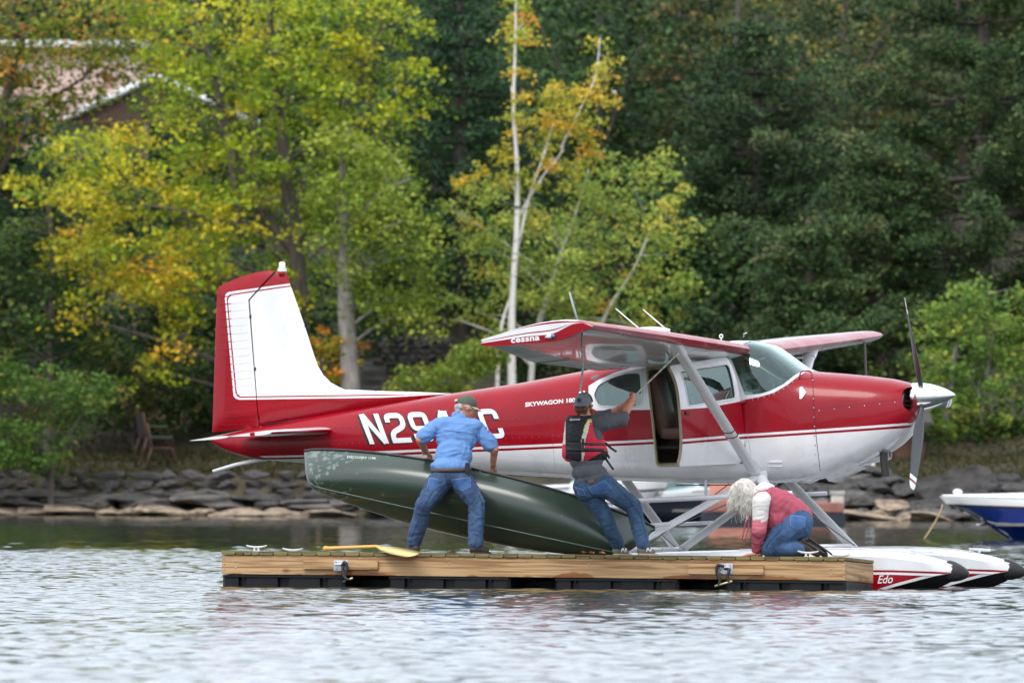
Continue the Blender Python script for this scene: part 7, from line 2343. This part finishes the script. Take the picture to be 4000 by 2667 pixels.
bm.to_mesh(vest.data); bm.free(); smooth(vest.data)
# straps round the back, found by casting onto the vest
vb = BVHTree.FromPolygons([q.co + Vector(o2) for q in vest.data.vertices], [tuple(p.vertices) for p in vest.data.polygons])
def on_vest(px, py, off=.006):
    d = (P(px, py, 1.0) - _cam).normalized(); h = vb.ray_cast(_cam, d)
    return (h[0] - d * off - Vector(o2)) if h[0] else None
for (ya, yb) in ((1733, 1737), (1755, 1757)):
    pts = [on_vest(x, ya + (yb - ya) * (x - 2215) / 140) for x in range(2216, 2366, 6)]; pts = [p for p in pts if p]
    bm = bmesh.new(); bm_tube(bm, pts, .0165, 6, flat=(1, .3), up=(0, 0, 1)); bm_obj('strap', bm, M['p_black'], man2)
pts = [on_vest(2277, y, .012) for y in range(1712, 1772, 6)]; pts = [p for p in pts if p]
bm = bmesh.new(); bm_tube(bm, pts, .011, 6, flat=(1, .4), up=(1, 0, 0)); bm_obj('strap', bm, M['p_black'], man2)
for (p0, p1, p2) in (((2364, 1728), (2384, 1748), (2408, 1764)), ((2362, 1762), (2374, 1778), (2380, 1790)), ((2362, 1785), (2380, 1812), (2396, 1834))):
    bm = bmesh.new(); bm_tube(bm, spline([P(*p0, 119.98) - o2, P(*p1, 119.94) - o2, P(*p2, 119.92) - o2], 8), .012, 5, flat=(1, .3), up=(1, 0, .4)); bm_obj('strap_end', bm, M['p_black'], man2)
def cast_plain(name, body, p0, p1, hpx, parent, org, m):
    bm = text_mesh(body, .03); x0, x1, y0, y1 = bm_bounds(bm)
    for v_ in bm.verts:
        u = (v_.co.x - x0) / (x1 - x0); w_ = (v_.co.y - y0) / (y1 - y0)
        q = on_vest(p0[0] + (p1[0] - p0[0]) * u, p0[1] + (p1[1] - p0[1]) * u - hpx * w_, .004)
        v_.co = q if q else Vector((0, 0, .9))
    me = bpy.data.meshes.new(name); bm.to_mesh(me); bm.free(); link(name, me, parent, m)
cast_plain('vest_lettering', 'SEADOO', (2226, 1642), (2266, 1641), 7, man2, o2, M['letter_white'])
# jeans
bm = bmesh.new()
ell(bm, P(2316, 1888, 119.98), (.175, .135, .085), rot=(0, R(-14), 0)); ell(bm, P(2292, 1912, 119.96), (.11, .125, .12)); ell(bm, P(2348, 1902, 119.95), (.11, .125, .12))
for h_, k_, a_ in ((hL, kL, aL), (hR, kR, aR)):
    chain(bm, [h_, h_.lerp(k_, .5), k_, k_.lerp(a_, .5), a_ + Vector((0, 0, .01))], [.112, .100, .080, .072, .066])
blob('jeans', bm, .0095, M['jeans2'], man2, o2, 4, .0075, 12, (1, 1, 1.5), seed=6, fine=.3)
bm = bmesh.new(); bm_box(bm, P(2308, 1878, 119.845) - o2, (.06, .006, .036), rot=(0, R(-12), 0)); bm_obj('waist_label', bm, mat('label_brown', S(122, 92, 66), .7), man2)
bm = bmesh.new(); bm_box(bm, P(2322, 1884, 119.835) - o2, (.022, .006, .012), rot=(0, R(-12), 0)); bm_obj('pocket_tab', bm, mat('tab_red', S(190, 30, 40), .7), man2)
M['sneaker'] = mat('sneaker_grey', S(122, 116, 108), .8, var=.25, vscale=14); M['sole_tan'] = mat('sole_tan', S(190, 172, 146), .7)
for (a_, h_, t_) in ((aL, heelL, toeL), (aR, heelR, toeR)):
    so = shoe('sneaker', man2, o2, a_, h_, t_, M['sneaker'], M['sole_tan'])
    f_ = (t_ - h_).normalized(); sd = Vector((f_.y, -f_.x, 0)).normalized()
    if sd.y > 0: sd = -sd
    c_ = h_.lerp(t_, .52) + sd * .046 + Vector((0, 0, .055)) - o2
    bm = bmesh.new()
    for q in ((-.026, -.02, -.018, .02), (-.018, .02, .012, -.02), (.012, -.02, .022, .02)):
        bm_tube(bm, [c_ + f_ * q[0] + Vector((0, 0, q[1])), c_ + f_ * q[2] + Vector((0, 0, q[3]))], .007, 6)
    bm_obj('side_mark', bm, M['letter_white'], so)

# ---------- woman kneeling on the dock
o3 = deck(3050, .45)
wom = empty('person', o3, 0, 'person with long pale hair in a rose and white hoodie kneeling on the dock', 'person')
hd_c = P(2905, 1922, 119.72); hf = Vector((-.72, -.10, -.68)); hu = Vector((-.62, 0, .78))
sN, sF = P(2972, 1960, 119.58), P(2985, 1955, 119.92)
eN, wN_ = P(2966, 2062, 119.60), deck(2956, .28, .075)
eF, wF_ = P(2990, 2062, 119.95), deck(2982, .66, .075)
nk = P(2955, 1932, 119.74); ch = P(3010, 1965, 119.74); bl = P(3070, 2005, 119.76); pv = P(3118, 2032, 119.76)
hN, hF = P(3112, 2050, 119.66), P(3118, 2048, 119.86)
kN, kF = deck(2998, .28, .075), deck(3020, .62, .075)
aN, aF = deck(3120, .30, .085), deck(3150, .62, .09)
bm = bmesh.new()
HB = head(bm, hd_c, hf, hu, .95)
cap(bm, HB @ Vector((-.03, 0, -.06)), nk, .05, .06)
chain(bm, [nk, ch, bl, pv], [.06, .08, .07, .08]); cap(bm, sN, sF, .045)
chain(bm, [sN, eN, wN_], [.045, .040, .030]); chain(bm, [sF, eF, wF_], [.045, .040, .030])
chain(bm, [hN, kN, aN], [.07, .055, .036]); chain(bm, [hF, kF, aF], [.07, .055, .036])
hand(bm, wN_ + Vector((-.01, 0, -.045)), Vector((-.92, -.25, -.12)), Vector((0, 0, 1)), .12, 1, .95, .12)
hand(bm, wF_ + Vector((-.01, 0, -.045)), Vector((-.95, .1, -.12)), Vector((0, 0, 1)), .12, -1, .95, .12)
b3 = skin_obj(bm, wom, o3)
face_bits(HB, b3, o3, .95)
M['rose'] = mat('hoodie_rose', S(172, 80, 98), .9, var=.12, vscale=5, bump=.003, bscale=35)
M['pink'] = mat('hoodie_pink', S(220, 120, 136), .9, var=.08, vscale=5, bump=.003, bscale=35)
M['cream'] = mat('hoodie_white', S(228, 224, 220), .9, var=.08, vscale=5, bump=.003, bscale=35)
bm = bmesh.new()
cap(bm, P(2982, 1958, 119.66), P(2992, 1955, 119.86), .115); chain(bm, [P(3000, 1958, 119.75), P(3045, 1975, 119.75), P(3085, 2000, 119.76), P(3115, 2020, 119.76)], [.15, .165, .165, .15])
ell(bm, P(3050, 2020, 119.74), (.16, .15, .13)); chain(bm, [P(2990, 1985, 119.72), P(3040, 2030, 119.74)], [.12, .13])
blob('hoodie', bm, .010, M['rose'], wom, o3, 4, .008, 9, (1.6, 1, 1.2), seed=7)
for (s_, e_, w_) in ((sN, eN, wN_), (sF, eF, wF_)):
    bm = bmesh.new(); chain(bm, [s_ + Vector((.02, .03, .02)), s_, s_.lerp(e_, .66)], [.085, .086, .076]); blob('upper_sleeve', bm, .009, M['cream'], wom, o3, 4, .005, 10, seed=8)
    bm = bmesh.new(); chain(bm, [s_.lerp(e_, .68), e_, e_.lerp(w_, .14)], [.076, .074, .070]); sl2 = blob('sleeve_band', bm, .009, M['pink'], wom, o3, 3, .004, 10, seed=9)
    bm = bmesh.new(); chain(bm, [e_.lerp(w_, .17), e_.lerp(w_, .6), w_.lerp(e_, .03)], [.069, .062, .050]); blob('lower_sleeve', bm, .008, M['rose'], wom, o3, 3, .008, 13, (1, 1, 2.0), seed=10)
bm = bmesh.new(); chain(bm, [P(2950, 1925, 119.68), P(2985, 1908, 119.72), P(3010, 1905, 119.78)], [.05, .062, .04]); cap(bm, P(2970, 1912, 119.66), P(3000, 1918, 119.84), .052); blob('hood', bm, .008, M['cream'], wom, o3, 4, .006, 12, seed=11)
bm = bmesh.new()
for (pts) in ([(2932, 1985), (2922, 2010), (2908, 2060), (2898, 2108)], [(2936, 1985), (2926, 2020), (2924, 2060), (2906, 2115)]):
    bm_tube(bm, spline([P(a, b, 119.6) - o3 for a, b in pts], 12), .007, 6)
bm_obj('drawstring', bm, M['rose'], wom, sm=True)
bm = bmesh.new()
ell(bm, P(3112, 2040, 119.76), (.165, .20, .165)); ell(bm, P(3126, 2046, 119.67), (.125, .12, .15)); ell(bm, P(3126, 2044, 119.86), (.125, .12, .15))
for h_, k_, a_ in ((hN, kN, aN), (hF, kF, aF)):
    chain(bm, [h_, h_.lerp(k_, .5) + Vector((0, 0, .02)), k_ + Vector((.02, 0, .012))], [.135, .125, .088]); chain(bm, [k_ + Vector((.02, 0, .012)), k_.lerp(a_, .5) + Vector((0, 0, .01)), a_], [.086, .083, .070])
jw = blob('jeans', bm, .0095, M['jeans3'], wom, o3, 4, .006, 10, (1.4, 1, 1.2), seed=12, fine=.3)
zdeck = min(deck(2990, .3).z, deck(3120, .3).z) - o3.z
for v_ in jw.data.vertices:
    q = DMI @ (v_.co + o3)
    if q.z < .002: q.z = .002; v_.co = DM @ q - o3
# shoes: toes tucked on the boards, soles facing back
for (a_, dx_, hgt) in ((aN, .0, .075), (aF, .0, .10)):
    h0 = a_ + Vector((.015, -.01, hgt * .6)); t0 = a_ + Vector((.185, .03, -.055))
    bm = bmesh.new(); cap(bm, a_ + Vector((-.005, 0, .0)), h0.lerp(t0, .35), .046, .045); cap(bm, h0, h0.lerp(t0, .5), .040, .044); cap(bm, h0.lerp(t0, .45), t0, .045, .030)
    so = blob('shoe', bm, .009, M['shoe_dk'], wom, o3, 3)
    bm = bmesh.new(); f_ = (t0 - h0).normalized(); up_ = Vector((.45, -.1, .9)); up_ = (up_ - f_ * up_.dot(f_)).normalized(); sd = f_.cross(up_)
    Ls = (t0 - h0).length + .05
    pr = [(-.02, .028), (.06, .036), (.12, .034), (Ls - .06, .044), (Ls - .02, .030), (Ls, .012)]
    top = [h0 + f_ * x_ + sd * w_ + up_ * .034 for x_, w_ in pr] + [h0 + f_ * x_ - sd * w_ + up_ * .034 for x_, w_ in pr[::-1]]
    bm_prism(bm, [p - o3 for p in top], up_ * .014); bm_obj('sole', bm, mat('sole_dark', S(52, 47, 44), .7, var=.2, vscale=20), so)
# hair: many wavy locks falling from the crown
def long_hair():
    r = random.Random(5)
    V, Fc = [], []
    Bm = basis(hf, hu).to_3x3()
    c = hd_c
    for lk in range(120):
        while True:
            d = Vector((r.gauss(0, 1), r.gauss(0, 1), r.gauss(0, 1))).normalized()
            if d.x < .5 and d.z > -.3: break
        ln0 = r.uniform(.17, .33) * (1.0 if d.x < 0.3 else .8)
        ph, fr, am = r.random() * 6, r.uniform(24, 36), r.uniform(.007, .013)
        drift = Vector((r.uniform(-.10, .22), r.uniform(-.14, .06), 0))
        for k in range(13):
            d2 = (d + Vector((r.gauss(0, .13), r.gauss(0, .13), r.gauss(0, .13)))).normalized()
            p = c + Bm @ Vector((d2.x * .100 - .012, d2.y * .080, d2.z * .098 + .02))
            nrm_ = (Bm @ d2).normalized()
            ln = ln0 * r.uniform(.85, 1.08); n = 10; pts = [p]; q = p.copy()
            vel = nrm_ * .75 + Vector((0, 0, .1)); jit = Vector((r.gauss(0, .05), r.gauss(0, .05), 0))
            for i in range(1, n):
                t = i / (n - 1)
                vel = (vel * .60 + (Vector((0, 0, -1)) + drift + jit) * .52).normalized()
                q = q + vel * (ln / (n - 1))
                loc = Bm.transposed() @ (q - c)
                e_ = math.sqrt((loc.x / .108) ** 2 + (loc.y / .090) ** 2 + (loc.z / .112) ** 2)
                if e_ < 1.05: loc *= 1.05 / max(e_, .2); q = c + Bm @ loc
                pts.append(q + Vector((math.sin(ph + fr * t * ln * 2.2), math.cos(ph * 1.3 + fr * t * ln * 2), 0)) * am * t)
            rr = [.0025] + [.0030 * (1 - .55 * (i / (n - 1)) ** 2) for i in range(1, n)]
            tube_np(V, Fc, [x_ - o3 for x_ in pts], rr, 3)
    m = mat('hair_pale', S(232, 229, 222), .5, var=.3, vscale=26, dark=S(188, 182, 170))
    return pydata('hair', V, Fc, m, wom, True)
long_hair()

# hair volume under the locks
bm = bmesh.new(); Bq = basis(hf, hu).to_3x3()
ell(bm, hd_c + Bq @ Vector((-.03, 0, .02)), (.104, .092, .104), rot=basis(hf, hu))
cap(bm, hd_c + Bq @ Vector((-.06, -.02, -.02)), hd_c + Vector((.03, -.04, -.17)), .075, .045); cap(bm, hd_c + Vector((.06, -.05, -.02)), hd_c + Vector((.05, -.06, -.19)), .055, .03)
blob('hair_mass', bm, .008, mat('hair_under', S(204, 198, 188), .6, var=.25, vscale=30), wom, o3, 3, .004, 30, (2, 2, .6), seed=3)

# pockets and seams lying on the cloth, found by casting onto the garment
def caster(obj, org):
    bv = BVHTree.FromPolygons([q.co + Vector(org) for q in obj.data.vertices], [tuple(p.vertices) for p in obj.data.polygons])
    def fn(px, py, off=.003):
        d = (P(px, py, 1.0) - _cam).normalized(); h = bv.ray_cast(_cam, d)
        return (h[0] - d * off - Vector(org)) if h[0] else None
    return fn
def seam_line(name, fn, pts, rad, m, parent):
    q = [fn(*p, rad * .3) for p in densify(pts, 5, False)]; q = [p for p in q if p]
    if len(q) > 2:
        bm = bmesh.new(); bm_tube(bm, q, rad, 5); bm_obj(name, bm, m, parent, sm=True)
def pocket(fn, poly, m, sm_, parent):
    vs = []; es = []
    pl = densify(poly, 6)
    for i, p in enumerate(pl): vs.append(p); es.append((i, (i + 1) % len(pl)))
    x0, x1 = min(p[0] for p in pl), max(p[0] for p in pl); y0, y1 = min(p[1] for p in pl), max(p[1] for p in pl)
    for x in np.arange(x0, x1, 7):
        for y in np.arange(y0, y1, 7): vs.append((x, y))
    r_ = delaunay_2d_cdt([Vector(p) for p in vs], es, [], 0, 1e-4)
    fc = np.array([np.mean([(r_[0][i].x, r_[0][i].y) for i in f], axis=0) for f in r_[2]]); ins = inpoly_pts(fc, pl)
    co = [fn(q.x, q.y, .005) for q in r_[0]]
    f = [list(f) for k, f in enumerate(r_[2]) if ins[k] and all(co[i] for i in f)]
    if f:
        o = pydata('pocket', [c or Vector((0, 0, .3)) for c in co], f, m, parent, True)
        b_ = bmesh.new(); b_.from_mesh(o.data); bmesh.ops.delete(b_, geom=[v for v in b_.verts if not v.link_faces], context='VERTS'); b_.to_mesh(o.data); b_.free(); smooth(o.data)
    seam_line('pocket_seam', fn, poly + [poly[0]], .0028, sm_, parent)
def child(o, n): return [c for c in o.children if c.name.split('.')[0] == n][0]
M['pk'] = mat_denim('denim_pocket', S(70, 106, 154), S(40, 66, 108)); M['thread'] = mat('denim_thread', S(134, 160, 190), .9); M['seam_dk'] = mat('seam_dark', S(38, 58, 92), .9)
f1 = caster(child(man1, 'jeans'), o1)
pocket(f1, [(1678, 1866), (1714, 1872), (1710, 1906), (1690, 1916), (1670, 1900)], M['pk'], M['thread'], man1)
pocket(f1, [(1764, 1874), (1836, 1864), (1838, 1902), (1808, 1918), (1776, 1904)], M['pk'], M['thread'], man1)
seam_line('seam', f1, [(1740, 1842), (1744, 1880), (1750, 1908)], .0035, M['seam_dk'], man1)
for pts in ([(1690, 1920), (1655, 1980), (1622, 2060), (1600, 2120)], [(1846, 1890), (1884, 1960), (1888, 2040), (1884, 2110)]): seam_line('seam', f1, pts, .003, M['seam_dk'], man1)
fs1 = caster(child(man1, 'shirt'), o1)
M['shirt_seam'] = mat('shirt_seam', S(84, 128, 190), .9)
seam_line('seam', fs1, [(1706, 1690), (1760, 1682), (1830, 1690), (1872, 1704)], .0035, M['shirt_seam'], man1)
seam_line('seam', fs1, [(1700, 1650), (1706, 1690), (1696, 1720)], .0035, M['shirt_seam'], man1); seam_line('seam', fs1, [(1868, 1666), (1874, 1700), (1870, 1730)], .0035, M['shirt_seam'], man1)
f2 = caster(child(man2, 'jeans'), o2)
pocket(f2, [(2300, 1906), (2362, 1876), (2390, 1906), (2352, 1928), (2316, 1928)], M['pk'], M['thread'], man2)
pocket(f2, [(2248, 1902), (2278, 1912), (2288, 1936), (2262, 1930)], M['pk'], M['thread'], man2)
seam_line('seam', f2, [(2284, 1890), (2300, 1920), (2322, 1944)], .0035, M['seam_dk'], man2)
seam_line('seam', f2, [(2390, 1880), (2450, 1940), (2500, 2010), (2530, 2120)], .003, M['seam_dk'], man2)
f3 = caster(child(wom, 'jeans'), o3)
pocket(f3, [(3090, 2012), (3146, 2020), (3142, 2058), (3114, 2068), (3086, 2054)], M['pk'], M['thread'], wom)
seam_line('seam', f3, [(3060, 2030), (3050, 2070), (3010, 2110), (2990, 2140)], .003, M['seam_dk'], wom)
fh = caster(child(wom, 'hoodie'), o3)
seam_line('seam', fh, [(3012, 1920), (3006, 1960), (3008, 2000), (3002, 2050)], .003, mat('rose_seam', S(150, 54, 76), .9), wom)

# ------------------------------------------------------------------ ropes
def rope(name, pts, label, rad=.0125, m=None, twist=True):
    bm = bmesh.new()
    sp = [Vector(q) for q in spline(pts, 40)]
    _, fr_ = frames(sp)
    for s in range(2):
        bm_tube(bm, [p + (a * math.cos(i * 1.1 + s * math.pi) + b * math.sin(i * 1.1 + s * math.pi)) * rad * .5 for i, (p, (t, a, b)) in enumerate(zip(sp, fr_))], rad * .62, 6)
    return tag(bm_obj(name, bm, m or M['rope_pale'], sm=True), label, 'rope')
stp = plane.matrix_world if False else None
def PW(v): return PL_O + _fw * v.x + _pt * v.y + Vector((0, 0, v.z))
rt = PW(Vector((sa.x + .02, -2.42, sa.z - .04)))
hnd = P(2482, 1542, 120.37)
rope('pull_rope', [rt, rt.lerp(hnd, .5), hnd, hnd + (hnd - rt).normalized() * .12], 'taut pale rope from the near wing strut to the vested man\'s hands', .009)
t0 = PW(Vector((L(2273, 1302, -5.1)[0], -5.1, L(2273, 1302, -5.1)[1])))
Yr = t0.y
rope('tie_down_rope', [t0, P(2274, 1380, Yr), P(2276, 1445, Yr), P(2272, 1480, Yr), P(2266, 1528, Yr)], 'grey rope hanging from the near wing tip', .012, mat('rope_grey', S(140, 138, 134), .9, var=.3, vscale=50))
bm = bmesh.new(); bm_ball(bm, P(2276, 1447, Yr), (.03, .03, .035), 10)
tf = PW(Vector((L(3377, 1335, 4.4)[0], 4.4, L(3377, 1335, 4.4)[1])))
bm.free()
rope('tie_down_rope', [tf, P(3379, 1390, tf.y), P(3381, 1440, tf.y), P(3382, 1475, tf.y)], 'dark grey rope hanging from the far wing above the cowling', .016, mat('rope_dark', S(104, 102, 98), .9))
